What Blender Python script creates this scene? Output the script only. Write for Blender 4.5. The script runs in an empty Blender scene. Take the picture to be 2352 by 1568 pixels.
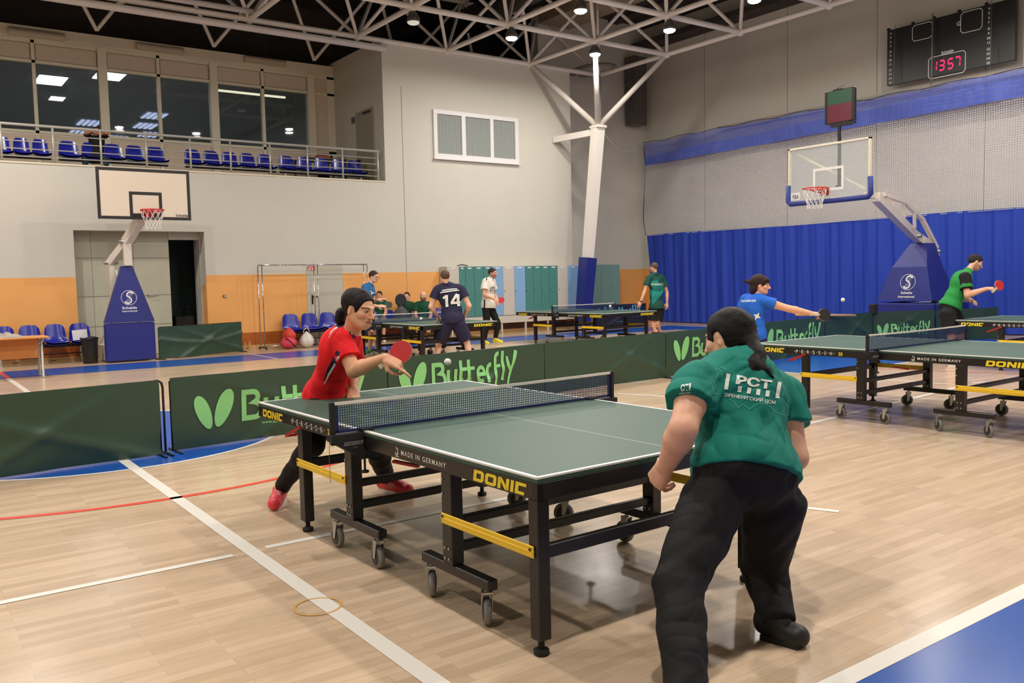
import bpy, math, random
import numpy as np
from mathutils import Vector, Matrix
from mathutils.bvhtree import BVHTree
random.seed(7)
rng = np.random.default_rng(11)
SC = bpy.context.scene
COL = SC.collection
PI = math.pi

# ------------------------------------------------------------------ camera
CAM = (3.8444188648836755, -2.5995688723127275, 1.3977501294482373)
YAW, PITCH, ROLL, FPX = 2.517850867245719, -0.07243640729007084, -0.021679236733659592, 1985.5601618658409
FW = Vector((math.cos(PITCH) * math.cos(YAW), math.cos(PITCH) * math.sin(YAW), math.sin(PITCH)))
_r = Vector((math.sin(YAW), -math.cos(YAW), 0.0))
_u = _r.cross(FW)
RT = math.cos(ROLL) * _r + math.sin(ROLL) * _u
UP = -math.sin(ROLL) * _r + math.cos(ROLL) * _u
cd = bpy.data.cameras.new('camera')
cam = bpy.data.objects.new('camera', cd)
COL.objects.link(cam)
m = Matrix((RT, UP, -FW)).transposed().to_4x4()
m.translation = Vector(CAM)
cam.matrix_world = m
cd.sensor_width = 36.0
cd.lens = FPX / 2352.0 * 36.0
cd.clip_start = 0.05
cd.clip_end = 200
SC.camera = cam

# ------------------------------------------------------------------ world, exposure
w = bpy.data.worlds.new('World')
SC.world = w
w.use_nodes = True
w.node_tree.nodes['Background'].inputs[0].default_value = (0.9, 0.93, 1.0, 1)
w.node_tree.nodes['Background'].inputs[1].default_value = 0.02
SC.view_settings.view_transform = 'Standard'
SC.view_settings.look = 'None'
SC.view_settings.gamma = 1.0
SC.view_settings.use_curve_mapping = False
SC.view_settings.exposure = 0.0
try:
    SC.cycles.max_bounces = 8
    SC.cycles.diffuse_bounces = 4
    SC.cycles.glossy_bounces = 4
    SC.cycles.transparent_max_bounces = 12
    SC.cycles.use_denoising = True
    SC.cycles.sample_clamp_indirect = 6.0
    SC.cycles.caustics_reflective = False
    SC.cycles.caustics_refractive = False
except Exception:
    pass

# ------------------------------------------------------------------ hall lamps (the luminaires under the roof truss)
LAMP_Z = 6.72
LIT = [(-11.93, 8.92), (-12.03, 11.45), (-9.65, 11.5), (-9.62, 8.95)]
for i, X in enumerate((-12.0, -9.66, -7.32, -4.9, -2.5, -0.1, 2.3, 4.7)):
    for j, Y in enumerate((-8.3, -5.9, -3.45, -1.0, 1.45, 3.98, 6.48, 8.88, 11.42, 13.85)):
        if (i < 2 and j > 6) or (i == 0 and j in (5, 6)): continue
        if (j > 5 and (i + j) % 2) or (j <= 5 and (i % 2 or j % 2 == 0)): continue
        LIT.append((X, Y))
LAMP_W = 71.0
lamp_data = bpy.data.lights.new('hall_lamp_light', 'AREA')
lamp_data.shape = 'DISK'
lamp_data.size = 0.24
lamp_data.energy = LAMP_W
lamp_data.color = (1.0, 0.945, 0.87)
lamp_data.spread = math.radians(178)
lamp_near = lamp_data.copy(); lamp_near.energy = LAMP_W * 2.0
for (X, Y) in LIT:
    o = bpy.data.objects.new('hall_lamp_light', lamp_near if Y < 5.5 else lamp_data)
    o.location = (X, Y, LAMP_Z - 0.15)
    COL.objects.link(o)

# ------------------------------------------------------------------ pixel helpers: where a sight line meets a plane of the hall
def ray(x, y):
    return FW * FPX + RT * (x - 1176.0) + UP * (784.0 - y)
def fl(x, y, z=0.0):
    d = ray(x, y); return Vector(CAM) + d * ((z - CAM[2]) / d.z)
def wx(x, y, X):
    d = ray(x, y); return Vector(CAM) + d * ((X - CAM[0]) / d.x)
def wy(x, y, Y):
    d = ray(x, y); return Vector(CAM) + d * ((Y - CAM[1]) / d.y)
def at(x, y, D):
    return Vector(CAM) + ray(x, y) * (D / FPX)
def dep(P):
    return (Vector(P) - Vector(CAM)).dot(FW)

# ------------------------------------------------------------------ materials
def lin(c):
    r = []
    for v in c:
        v /= 255.0
        r.append(v / 12.92 if v <= 0.04045 else ((v + 0.055) / 1.055) ** 2.4)
    return tuple(r) + (1.0,)
MATS = {}
def mat(name, rgb, rough=0.5, metal=0.0, spec=0.5, noise=0.0, nscale=8.0, bump=0.0, bscale=40.0, emit=None, estr=0.0, alpha=1.0, coat=0.0, attr=None, sub=0.0):
    if name in MATS: return MATS[name]
    M = bpy.data.materials.new(name); M.use_nodes = True
    nt = M.node_tree; b = nt.nodes['Principled BSDF']
    c = lin(rgb)
    b.inputs['Base Color'].default_value = c
    b.inputs['Roughness'].default_value = rough
    b.inputs['Metallic'].default_value = metal
    b.inputs['Specular IOR Level'].default_value = spec
    if coat: b.inputs['Coat Weight'].default_value = coat
    if sub:
        b.inputs['Subsurface Weight'].default_value = sub
        b.inputs['Subsurface Radius'].default_value = (0.012, 0.004, 0.002)
        b.inputs['Subsurface Scale'].default_value = 0.5
    tc = nt.nodes.new('ShaderNodeTexCoord')
    src = None
    if attr:
        a = nt.nodes.new('ShaderNodeAttribute'); a.attribute_name = attr; src = a.outputs['Color']
        nt.links.new(src, b.inputs['Base Color'])
    if noise > 0:
        n = nt.nodes.new('ShaderNodeTexNoise'); n.inputs['Scale'].default_value = nscale; n.inputs['Detail'].default_value = 4
        nt.links.new(tc.outputs['Object'], n.inputs['Vector'])
        mr = nt.nodes.new('ShaderNodeMapRange'); mr.inputs['From Min'].default_value = 0.25; mr.inputs['From Max'].default_value = 0.75
        mr.inputs['To Min'].default_value = 1 - noise; mr.inputs['To Max'].default_value = 1 + noise
        nt.links.new(n.outputs['Fac'], mr.inputs['Value'])
        mx = nt.nodes.new('ShaderNodeMix'); mx.data_type = 'RGBA'; mx.blend_type = 'MULTIPLY'; mx.inputs['Factor'].default_value = 1.0
        if src: nt.links.new(src, mx.inputs['A'])
        else: mx.inputs['A'].default_value = c
        nt.links.new(mr.outputs['Result'], mx.inputs['B'])
        nt.links.new(mx.outputs['Result'], b.inputs['Base Color'])
    if bump > 0:
        n = nt.nodes.new('ShaderNodeTexNoise'); n.inputs['Scale'].default_value = bscale; n.inputs['Detail'].default_value = 3
        nt.links.new(tc.outputs['Object'], n.inputs['Vector'])
        bp = nt.nodes.new('ShaderNodeBump'); bp.inputs['Strength'].default_value = bump; bp.inputs['Distance'].default_value = 0.01
        nt.links.new(n.outputs['Fac'], bp.inputs['Height'])
        nt.links.new(bp.outputs['Normal'], b.inputs['Normal'])
    if emit is not None:
        b.inputs['Emission Color'].default_value = lin(emit); b.inputs['Emission Strength'].default_value = estr
    if alpha < 1: b.inputs['Alpha'].default_value = alpha
    MATS[name] = M
    return M

def wood_floor():
    M = bpy.data.materials.new('maple_parquet'); M.use_nodes = True
    nt = M.node_tree; N = nt.nodes; L = nt.links; b = N['Principled BSDF']
    tc = N.new('ShaderNodeTexCoord'); mp = N.new('ShaderNodeMapping')
    mp.inputs['Rotation'].default_value = (0, 0, PI / 2)
    L.new(tc.outputs['Object'], mp.inputs['Vector'])
    br = N.new('ShaderNodeTexBrick'); br.offset = 0.37; br.squash = 1
    br.inputs['Scale'].default_value = 1.0; br.inputs['Brick Width'].default_value = 0.62; br.inputs['Row Height'].default_value = 0.055
    br.inputs['Mortar Size'].default_value = 0.0009; br.inputs['Mortar Smooth'].default_value = 0.4
    br.inputs['Color1'].default_value = lin((184, 158, 130)); br.inputs['Color2'].default_value = lin((204, 178, 151)); br.inputs['Mortar'].default_value = lin((166, 140, 113))
    br.inputs['Bias'].default_value = 0.15
    L.new(mp.outputs['Vector'], br.inputs['Vector'])
    m2 = N.new('ShaderNodeMapping'); m2.inputs['Scale'].default_value = (9, 1.1, 1); L.new(tc.outputs['Object'], m2.inputs['Vector'])
    n = N.new('ShaderNodeTexNoise'); n.inputs['Scale'].default_value = 2.2; n.inputs['Detail'].default_value = 6; n.inputs['Roughness'].default_value = 0.6
    L.new(m2.outputs['Vector'], n.inputs['Vector'])
    mr = N.new('ShaderNodeMapRange'); mr.inputs['From Min'].default_value = 0.3; mr.inputs['From Max'].default_value = 0.7; mr.inputs['To Min'].default_value = 0.9; mr.inputs['To Max'].default_value = 1.06
    L.new(n.outputs['Fac'], mr.inputs['Value'])
    mx = N.new('ShaderNodeMix'); mx.data_type = 'RGBA'; mx.blend_type = 'MULTIPLY'; mx.inputs['Factor'].default_value = 1
    L.new(br.outputs['Color'], mx.inputs['A']); L.new(mr.outputs['Result'], mx.inputs['B'])
    L.new(mx.outputs['Result'], b.inputs['Base Color'])
    b.inputs['Roughness'].default_value = 0.23
    b.inputs['Specular IOR Level'].default_value = 0.35
    n2 = N.new('ShaderNodeTexNoise'); n2.inputs['Scale'].default_value = 1.3; n2.inputs['Detail'].default_value = 3
    L.new(tc.outputs['Object'], n2.inputs['Vector'])
    mr2 = N.new('ShaderNodeMapRange'); mr2.inputs['To Min'].default_value = 0.16; mr2.inputs['To Max'].default_value = 0.3
    L.new(n2.outputs['Fac'], mr2.inputs['Value']); L.new(mr2.outputs['Result'], b.inputs['Roughness'])
    return M

black = mat('black_metal', (26, 22, 22), 0.35, noise=0.15, nscale=6)
black_matte = mat('black_matte', (20, 19, 20), 0.7)
table_green = mat('table_green', (54, 84, 72), 0.45, spec=0.35, noise=0.04, nscale=3)
white_paint = mat('white_paint', (232, 230, 226), 0.45)
yellow = mat('yellow_bar', (236, 196, 36), 0.4, noise=0.05)
yellow_print = mat('yellow_print', (240, 215, 40), 0.45)
white_print = mat('white_print', (225, 225, 220), 0.5)
grey_plastic = mat('grey_plastic', (120, 118, 116), 0.5, noise=0.08)
dark_plastic = mat('dark_plastic', (48, 46, 47), 0.5)
steel = mat('zinc_steel', (190, 188, 184), 0.3, metal=0.9)
chrome = mat('chrome', (200, 200, 202), 0.12, metal=1.0)
red_plastic = mat('red_plastic', (170, 28, 26), 0.4)
navy_fabric = mat('navy_fabric', (24, 34, 88), 0.8)
net_thread = mat('net_thread', (34, 48, 92), 0.8)
tape_white = mat('net_tape', (226, 216, 208), 0.8)
wall_cream = mat('wall_cream', (204, 200, 188), 0.75, noise=0.015, nscale=2, bump=0.03, bscale=60)
wall_orange = mat('wall_orange', (234, 168, 94), 0.6, noise=0.03, nscale=3)
tube_white = mat('truss_white', (228, 221, 212), 0.5)
blue_vinyl = mat('blue_vinyl', (32, 40, 122), 0.45, noise=0.06, nscale=2, bump=0.12, bscale=9)
seat_blue = mat('seat_blue', (28, 36, 150), 0.22, spec=0.6)
barrier_green = mat('barrier_green', (46, 72, 54), 0.42, spec=0.5, noise=0.05, nscale=3, bump=0.06, bscale=120)
print_green = mat('print_green', (136, 208, 132), 0.5)
blue_floor = mat('floor_blue_paint', (26, 82, 170), 0.24, spec=0.3, noise=0.05, nscale=2)
line_white = mat('line_white', (228, 222, 212), 0.3)
line_red = mat('line_red', (222, 78, 60), 0.3)
glass_dark = None

# ------------------------------------------------------------------ mesh builder
class MB:
    def __init__(s): s.v = []; s.f = []
    def add(s, vs, fs):
        n = len(s.v); s.v += [tuple(v) for v in vs]; s.f += [tuple(i + n for i in f) for f in fs]; return s
    def box(s, x0, x1, y0, y1, z0, z1, bev=0.0):
        if bev > 0:
            b = min(bev, abs(x1 - x0) / 2.01, abs(y1 - y0) / 2.01, abs(z1 - z0) / 2.01)
            vs = []
            for sx in (0, 1):
                for sy in (0, 1):
                    for sz in (0, 1):
                        X = (x0, x1)[sx]; Y = (y0, y1)[sy]; Z = (z0, z1)[sz]
                        bx = b if sx == 0 else -b; by = b if sy == 0 else -b; bz = b if sz == 0 else -b
                        vs += [(X, Y + by, Z + bz), (X + bx, Y, Z + bz), (X + bx, Y + by, Z)]
            def I(sx, sy, sz, k): return (sx * 4 + sy * 2 + sz) * 3 + k
            fs = []
            for a in (0, 1):
                q = [I(a, 0, 0, 0), I(a, 1, 0, 0), I(a, 1, 1, 0), I(a, 0, 1, 0)]; fs.append(q if a else q[::-1])
                q = [I(0, a, 0, 1), I(1, a, 0, 1), I(1, a, 1, 1), I(0, a, 1, 1)]; fs.append(q if not a else q[::-1])
                q = [I(0, 0, a, 2), I(1, 0, a, 2), I(1, 1, a, 2), I(0, 1, a, 2)]; fs.append(q if a else q[::-1])
            for a in (0, 1):
                for c in (0, 1):
                    fs.append([I(0, a, c, 1), I(0, a, c, 2), I(1, a, c, 2), I(1, a, c, 1)])
                    fs.append([I(a, 0, c, 0), I(a, 0, c, 2), I(a, 1, c, 2), I(a, 1, c, 0)])
                    fs.append([I(a, c, 0, 0), I(a, c, 0, 1), I(a, c, 1, 1), I(a, c, 1, 0)])
                    for d in (0, 1): fs.append([I(a, c, d, 0), I(a, c, d, 1), I(a, c, d, 2)])
            return s.add(vs, fs)
        vs = [(x, y, z) for x in (x0, x1) for y in (y0, y1) for z in (z0, z1)]
        return s.add(vs, [(0, 1, 3, 2), (4, 6, 7, 5), (0, 4, 5, 1), (2, 3, 7, 6), (0, 2, 6, 4), (1, 5, 7, 3)])
    def frame(s, a, b, up=(0, 0, 1)):
        a = Vector(a); b = Vector(b); d = (b - a).normalized(); up = Vector(up)
        if abs(d.dot(up)) > 0.98: up = Vector((1, 0, 0)) if abs(d.x) < 0.9 else Vector((0, 1, 0))
        sx = d.cross(up).normalized(); sy = sx.cross(d).normalized()
        return a, b, d, sx, sy
    def beam(s, a, b, w, h, up=(0, 0, 1), w2=None, h2=None):
        a, b, d, sx, sy = s.frame(a, b, up); w2 = w if w2 is None else w2; h2 = h if h2 is None else h2
        vs = []
        for p, ww, hh in ((a, w, h), (b, w2, h2)):
            for i, j in ((-1, -1), (1, -1), (1, 1), (-1, 1)): vs.append(p + sx * (i * ww / 2) + sy * (j * hh / 2))
        return s.add(vs, [(3, 2, 1, 0), (4, 5, 6, 7), (0, 1, 5, 4), (1, 2, 6, 5), (2, 3, 7, 6), (3, 0, 4, 7)])
    def tube(s, pts, r, n=10, caps=True, closed=False):
        pts = [Vector(p) for p in pts]; m_ = len(pts); rs = r if isinstance(r, (list, tuple)) else [r] * m_
        base = len(s.v); prev = None; vs = []
        for i, p in enumerate(pts):
            if closed: d = (pts[(i + 1) % m_] - pts[i - 1])
            else: d = pts[min(i + 1, m_ - 1)] - pts[max(i - 1, 0)]
            d.normalize()
            if prev is None:
                up = Vector((0, 0, 1)) if abs(d.z) < 0.95 else Vector((1, 0, 0)); sx = d.cross(up).normalized()
            else:
                sx = (prev - d * prev.dot(d)).normalized()
            prev = sx; sy = d.cross(sx)
            for k in range(n):
                t = 2 * PI * k / n; vs.append(p + (sx * math.cos(t) + sy * math.sin(t)) * rs[i])
        fs = []
        for i in range(m_ if closed else m_ - 1):
            j = (i + 1) % m_
            for k in range(n): fs.append((i * n + k, i * n + (k + 1) % n, j * n + (k + 1) % n, j * n + k))
        if caps and not closed:
            fs.append(tuple(range(n))[::-1]); fs.append(tuple((m_ - 1) * n + k for k in range(n)))
        return s.add(vs, fs)
    def lathe(s, prof, c=(0, 0, 0), n=24, axis='z', caps=True):
        vs = []
        for (r, h) in prof:
            for k in range(n):
                t = 2 * PI * k / n; x, y = r * math.cos(t), r * math.sin(t)
                p = (x, y, h) if axis == 'z' else ((h, x, y) if axis == 'x' else (y, h, x))
                vs.append((p[0] + c[0], p[1] + c[1], p[2] + c[2]))
        fs = []
        for i in range(len(prof) - 1):
            for k in range(n): fs.append((i * n + k, i * n + (k + 1) % n, (i + 1) * n + (k + 1) % n, (i + 1) * n + k))
        if caps:
            fs.append(tuple(range(n))[::-1]); fs.append(tuple((len(prof) - 1) * n + k for k in range(n)))
        return s.add(vs, fs)
    def prism(s, poly, fn, t0, t1):
        "poly of (u,v); fn(u,v,t) -> point"
        n = len(poly)
        vs = [fn(u, v, t0) for u, v in poly] + [fn(u, v, t1) for u, v in poly]
        fs = [tuple(range(n))[::-1], tuple(range(n, 2 * n))] + [(i, (i + 1) % n, n + (i + 1) % n, n + i) for i in range(n)]
        return s.add(vs, fs)
    def sphere(s, c, r, n=12, m_=8, sc=(1, 1, 1)):
        vs = [(c[0], c[1], c[2] - r * sc[2])]; fs = []
        for i in range(1, m_):
            ph = -PI / 2 + PI * i / m_
            for k in range(n):
                t = 2 * PI * k / n
                vs.append((c[0] + r * sc[0] * math.cos(ph) * math.cos(t), c[1] + r * sc[1] * math.cos(ph) * math.sin(t), c[2] + r * sc[2] * math.sin(ph)))
        vs.append((c[0], c[1], c[2] + r * sc[2])); L = len(vs) - 1
        for k in range(n): fs.append((0, 1 + (k + 1) % n, 1 + k)); fs.append((L, L - n + k, L - n + (k + 1) % n))
        for i in range(m_ - 2):
            for k in range(n): fs.append((1 + i * n + k, 1 + i * n + (k + 1) % n, 1 + (i + 1) * n + (k + 1) % n, 1 + (i + 1) * n + k))
        return s.add(vs, fs)
    def build(s, name, material, parent=None, smooth=False, T=None):
        me = bpy.data.meshes.new(name)
        vs = s.v if T is None else [tuple(T @ Vector(v)) for v in s.v]
        me.from_pydata(vs, [], s.f)
        if isinstance(material, (list, tuple)):
            for q in material: me.materials.append(q)
        else: me.materials.append(material)
        if smooth:
            me.polygons.foreach_set('use_smooth', [True] * len(me.polygons))
        me.update()
        o = bpy.data.objects.new(name, me); COL.objects.link(o)
        if parent is not None: o.parent = parent
        return o
def angle_smooth(o, deg=40):
    me = o.data
    me.polygons.foreach_set('use_smooth', [True] * len(me.polygons))
    try: me.set_sharp_from_angle(angle=math.radians(deg))
    except Exception: pass
    return o
def tag(o, label=None, cat=None, group=None, kind=None):
    if label: o['label'] = label
    if cat: o['category'] = cat
    if group: o['group'] = group
    if kind: o['kind'] = kind
    return o
def empty(name, loc=(0, 0, 0), rz=0.0, label=None, cat=None, group=None, kind=None):
    o = bpy.data.objects.new(name, None); COL.objects.link(o); o.location = loc; o.rotation_euler = (0, 0, rz); o.empty_display_size = 0.1
    return tag(o, label, cat, group, kind)
def struct(o): o['kind'] = 'structure'; return o
def copy_tree(o, parent=None):
    c = o.copy(); COL.objects.link(c)
    if parent is not None: c.parent = parent
    for ch in list(o.children): copy_tree(ch, c)
    return c

# ------------------------------------------------------------------ lettering: strokes and font text laid onto any surface
def ribbon(mb, pts, wd, fn, closed=False):
    "flat ribbon of width wd along 2-D points with mitred joins, put in place by fn(u,v)"
    P = [Vector((p[0], p[1])) for p in pts]; n = len(P); L = []; R = []
    for i in range(n):
        a = P[i - 1] if (i > 0 or closed) else None; c = P[(i + 1) % n] if (i < n - 1 or closed) else None
        d1 = (P[i] - a).normalized() if a is not None else None; d2 = (c - P[i]).normalized() if c is not None else None
        if d1 is None: nn = Vector((-d2.y, d2.x)); k = 1
        elif d2 is None: nn = Vector((-d1.y, d1.x)); k = 1
        else:
            t = (d1 + d2)
            if t.length < 1e-6: t = d1
            t.normalize(); nn = Vector((-t.y, t.x)); k = 1 / max(0.45, nn.dot(Vector((-d1.y, d1.x))))
        ww = wd[i] if isinstance(wd, (list, tuple)) else wd
        L.append(P[i] + nn * (ww / 2 * k)); R.append(P[i] - nn * (ww / 2 * k))
    vs = [fn(p.x, p.y) for p in L] + [fn(p.x, p.y) for p in R]
    fs = [(i, (i + 1) % n, n + (i + 1) % n, n + i) for i in range(n if closed else n - 1)]
    mb.add(vs, fs)
def arc(cx, cy, rx, ry, a0, a1, n=8):
    return [(cx + rx * math.cos(math.radians(a0 + (a1 - a0) * i / n)), cy + ry * math.sin(math.radians(a0 + (a1 - a0) * i / n))) for i in range(n + 1)]
def donic(mb, fn, slant=0.12):
    "the blocky table maker's word, unit height, about 4.3 wide"
    g = lambda u, v: fn(u + slant * v, v); w_ = 0.27; x = 0.0
    def ring(x0, x1):
        c = 0.1; a, b_ = x0 + w_ / 2, x1 - w_ / 2; lo, hi = w_ / 2, 1 - w_ / 2
        ribbon(mb, [(a, lo), (b_ - c, lo), (b_, lo + c), (b_, hi - c), (b_ - c, hi), (a, hi)], w_, g, True)
    ring(0, 0.95)
    a, b_ = 1.07 + w_ / 2, 2.07 - w_ / 2; lo, hi = w_ / 2, 1 - w_ / 2; c = 0.08
    ribbon(mb, [(a + c, lo), (b_ - c, lo), (b_, lo + c), (b_, hi - c), (b_ - c, hi), (a + c, hi), (a, hi - c), (a, lo + c)], w_, g, True)
    mb.add([g(*p) for p in ((2.2, 0), (2.46, 0), (2.46, 1), (2.2, 1))], [(0, 1, 2, 3)])
    mb.add([g(*p) for p in ((2.9, 0), (3.16, 0), (3.16, 1), (2.9, 1))], [(0, 1, 2, 3)])
    mb.add([g(*p) for p in ((2.2, 1), (2.5, 1), (3.16, 0), (2.86, 0))], [(0, 3, 2, 1)])
    mb.add([g(*p) for p in ((3.29, 0), (3.55, 0), (3.55, 1), (3.29, 1))], [(0, 1, 2, 3)])
    ribbon(mb, [(4.55, hi), (3.68 + w_ / 2, hi), (3.68 + w_ / 2, lo), (4.45, lo)], w_, g)
def split_pts(p, w_, closed=False, step=0.12):
    P = []; W2 = []; n = len(p)
    for i in range(n if closed else n - 1):
        a, b = Vector(p[i]), Vector(p[(i + 1) % n]); wa = w_[i] if isinstance(w_, (list, tuple)) else w_; wb = w_[(i + 1) % n] if isinstance(w_, (list, tuple)) else w_
        m_ = max(1, int((b - a).length / step))
        for k in range(m_): P.append(tuple(a.lerp(b, k / m_))); W2.append(wa + (wb - wa) * k / m_)
    if not closed: P.append(tuple(p[-1])); W2.append(w_[-1] if isinstance(w_, (list, tuple)) else w_)
    return P, W2
def butterfly(mb, fn, wings=True):
    "rounded maker's word and the two-wing mark, cap height 1, about 5.9 wide"
    if wings:
        for cx, cy, rx, ry, tl in ((-1.32, 0.42, 0.24, 0.56, 22), (-0.62, 0.5, 0.27, 0.62, -24)):
            t = math.radians(tl); pts = []
            for i in range(22):
                a = 2 * PI * i / 22; u, v = rx * math.cos(a) * (1 + 0.12 * math.sin(a)), ry * math.sin(a)
                pts.append((cx + u * math.cos(t) - v * math.sin(t), cy + u * math.sin(t) + v * math.cos(t)))
            vs = [fn(cx, cy)] + [fn(cx + (p[0] - cx) * k / 5, cy + (p[1] - cy) * k / 5) for k in range(1, 6) for p in pts]
            mb.add(vs, [(0, 1 + i, 1 + (i + 1) % 22) for i in range(22)] + [(1 + k * 22 + i, 23 + k * 22 + i, 23 + k * 22 + (i + 1) % 22, 1 + k * 22 + (i + 1) % 22) for k in range(4) for i in range(22)])
    W_ = 0.17
    def R(p, w=W_, c=False):
        P, W2 = split_pts(p, w, c); ribbon(mb, P, W2, fn, c)
    R([(0.09, 0.09)] + [(0.09, 0.91)] + arc(0.42, 0.74, 0.17, 0.17, 90, -90, 6) + arc(0.5, 0.33, 0.2, 0.24, 90, -90, 6), W_, True)
    x = 0.88; R([(x, 0.68), (x, 0.25)] + arc(x + 0.2, 0.25, 0.2, 0.17, 180, 360, 6) + [(x + 0.4, 0.68)])
    for x in (1.56, 2.0):
        R([(x, 0.98), (x, 0.25)] + arc(x + 0.17, 0.25, 0.17, 0.17, 180, 290, 4)); R([(x, 0.64), (x + 0.34, 0.64)], 0.13)
    x = 2.46; R([(x + 0.04, 0.37), (x + 0.44, 0.37)] + arc(x + 0.24, 0.37, 0.21, 0.27, 0, 300, 14), 0.15)
    x = 3.08; R([(x, 0.02), (x, 0.42)] + arc(x + 0.2, 0.5, 0.2, 0.2, 180, 80, 5), 0.16)
    x = 3.55; R([(x - 0.04, -0.1), (x, 0.1), (x, 0.8)] + arc(x + 0.18, 0.9, 0.18, 0.2, 180, 80, 5), 0.16); R([(x, 0.6), (x + 0.3, 0.62)], 0.12)
    x = 4.0; R([(x, 1.18), (x - 0.03, 0.8), (x + 0.03, 0.4), (x - 0.02, 0.02)], 0.17)
    x = 4.3; R([(x - 0.06, 0.95), (x + 0.02, 0.6), (x + 0.16, 0.42)], [0.12, 0.17, 0.14]); R([(x + 0.5, 1.15), (x + 0.38, 0.8), (x + 0.18, 0.35), (x + 0.02, -0.15)], [0.22, 0.17, 0.15, 0.1])
def font_tris(text, bold=0.0, extra=0.0):
    cu = bpy.data.curves.new('t', 'FONT'); cu.body = text; cu.size = 1.0; cu.offset = bold; cu.space_character = 1.0 + extra
    cu.resolution_u = 3
    o = bpy.data.objects.new('t', cu); COL.objects.link(o)
    bpy.context.view_layer.update()
    dg = bpy.context.evaluated_depsgraph_get(); me = bpy.data.meshes.new_from_object(o.evaluated_get(dg))
    vs = [(v.co.x, v.co.y) for v in me.vertices]; fs = [tuple(p.vertices) for p in me.polygons]
    bpy.data.objects.remove(o); bpy.data.curves.remove(cu); bpy.data.meshes.remove(me)
    return vs, fs
_fc = {}
def text(mb, s_, fn, h, x0=0.0, y0=0.0, width=None, bold=0.0, extra=0.0, center=False):
    "text of cap height h (font units scaled), squeezed to width, through fn(u,v)"
    k = (s_, bold, extra)
    if k not in _fc: _fc[k] = font_tris(s_, bold, extra)
    vs, fs = _fc[k]
    if not vs: return
    xs = [v[0] for v in vs]; mn, mx = min(xs), max(xs); sc = h / 0.729
    sx = (width / (mx - mn)) if width else sc
    ox = x0 - (mx - mn) * sx / 2 if center else x0
    mb.add([fn(ox + (v[0] - mn) * sx, y0 + v[1] * sc) for v in vs], fs)
# ================================================================== FLOOR
XL, YR, XREC = -14.607, 16.6, -15.6
floor = struct(MB().box(-19, 8, -18, 18, -0.2, 0).build('floor', wood_floor()))
def painted(name, mb, m_): o = mb.build(name, m_, floor); return o
def flat(mb, x0, x1, y0, y1, z=0.0012): mb.add([(x0, y0, z), (x1, y0, z), (x1, y1, z), (x0, y1, z)], [(0, 1, 2, 3)])
mb = MB()
ox0, ox1, oy0, oy1, ix0, ix1, iy0, iy1 = -13.15, 3.6, -18, 15.05, -11.8, 2.2, -16, 13.9
flat(mb, ox0, ix0, oy0, oy1); flat(mb, ix1, ox1, oy0, oy1); flat(mb, ix0, ix1, iy1, oy1); flat(mb, ix0, ix1, oy0, iy0)
CX, CY = -4.9, -1.13
def disk(mb, r, z): mb.add([(CX + r * math.cos(2 * PI * k / 72), CY + r * math.sin(2 * PI * k / 72), z) for k in range(72)], [tuple(range(72))])
disk(mb, 1.68, 0.0012)
flat(mb, -7.3, -3.27, 7.6, 13.9)
painted('blue_court_area', mb, blue_floor)
def line(mb, pts, w_, z=0.0022, closed=False): ribbon(mb, pts, w_, lambda u, v: (u, v, z), closed)
mb = MB()
line(mb, [(-11.8, CY), (2.12, CY)], 0.078)
line(mb, [(2.16, -16), (2.16, 13.9)], 0.08, 0.0021)
line(mb, arc(CX, CY, 1.7, 1.7, 0, 360, 72)[:-1], 0.045, 0.002, True)
for a, b in (((-0.585, -9), (-0.575, -1.23)), ((-0.595, -1.05), (-0.6, 1.9)), ((-0.85, 2.9), (-1.36, 7.85)), ((-1.37, 7.85), (-3.3, 7.62)), ((-1.41, 8.09), (-1.37, 8.35)),
             ((0.76, 1.76), (0.92, 1.83)), ((-3.75, 4.41), (-2.85, 4.79)), ((-4.9, 4.55), (-4.3, 5.5))):
    line(mb, [a, b], 0.05)
line(mb, [(-1.95, 5.4), (-0.75, 6.82), (0.2, 8.2)], 0.04)
line(mb, [(-3.27, 13.9), (-3.27, 7.6), (-7.3, 7.6), (-7.3, 13.9)], 0.045)
line(mb, [(-4.6, 3.3), (-3.75, 4.41)], 0.04)
line(mb, [(-13.43, 3.25), (-11.8, 3.25)], 0.04)
for k in range(7): line(mb, [(-9.3 + 0.28 * k, 3.05), (-9.14 + 0.28 * k, 3.05)], 0.05)
line(mb, [(-13.1, 10.6), (-11.3, 10.6)], 0.03)
painted('white_court_line', mb, line_white)
mb = MB()
line(mb, arc(CX, CY, 2.86, 2.86, -44, 42, 30), 0.055); line(mb, arc(CX, CY, 2.86, 2.86, 47, 140, 30), 0.05)
line(mb, [(-13.15, CY), (-11.8, CY)], 0.078)
line(mb, [(-13.16, -9), (-13.16, 14)], 0.03)
line(mb, [(-3.3, 8.75), (-1.3, 9.5), (0.6, 10.4)], 0.035); line(mb, [(-9.9, 11.9), (-9.3, 13.4)], 0.03)
painted('red_court_line', mb, line_red)
mb = MB(); c = fl(730, 1393)
ribbon(mb, [(c.x + 0.1 * math.cos(t), c.y + 0.1 * math.sin(t)) for t in [2 * PI * k / 32 for k in range(32)]], 0.012, lambda u, v: (u, v, 0.0024), True)
painted('floor_socket_ring', mb, mat('brass_ring', (206, 160, 92), 0.3))

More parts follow.
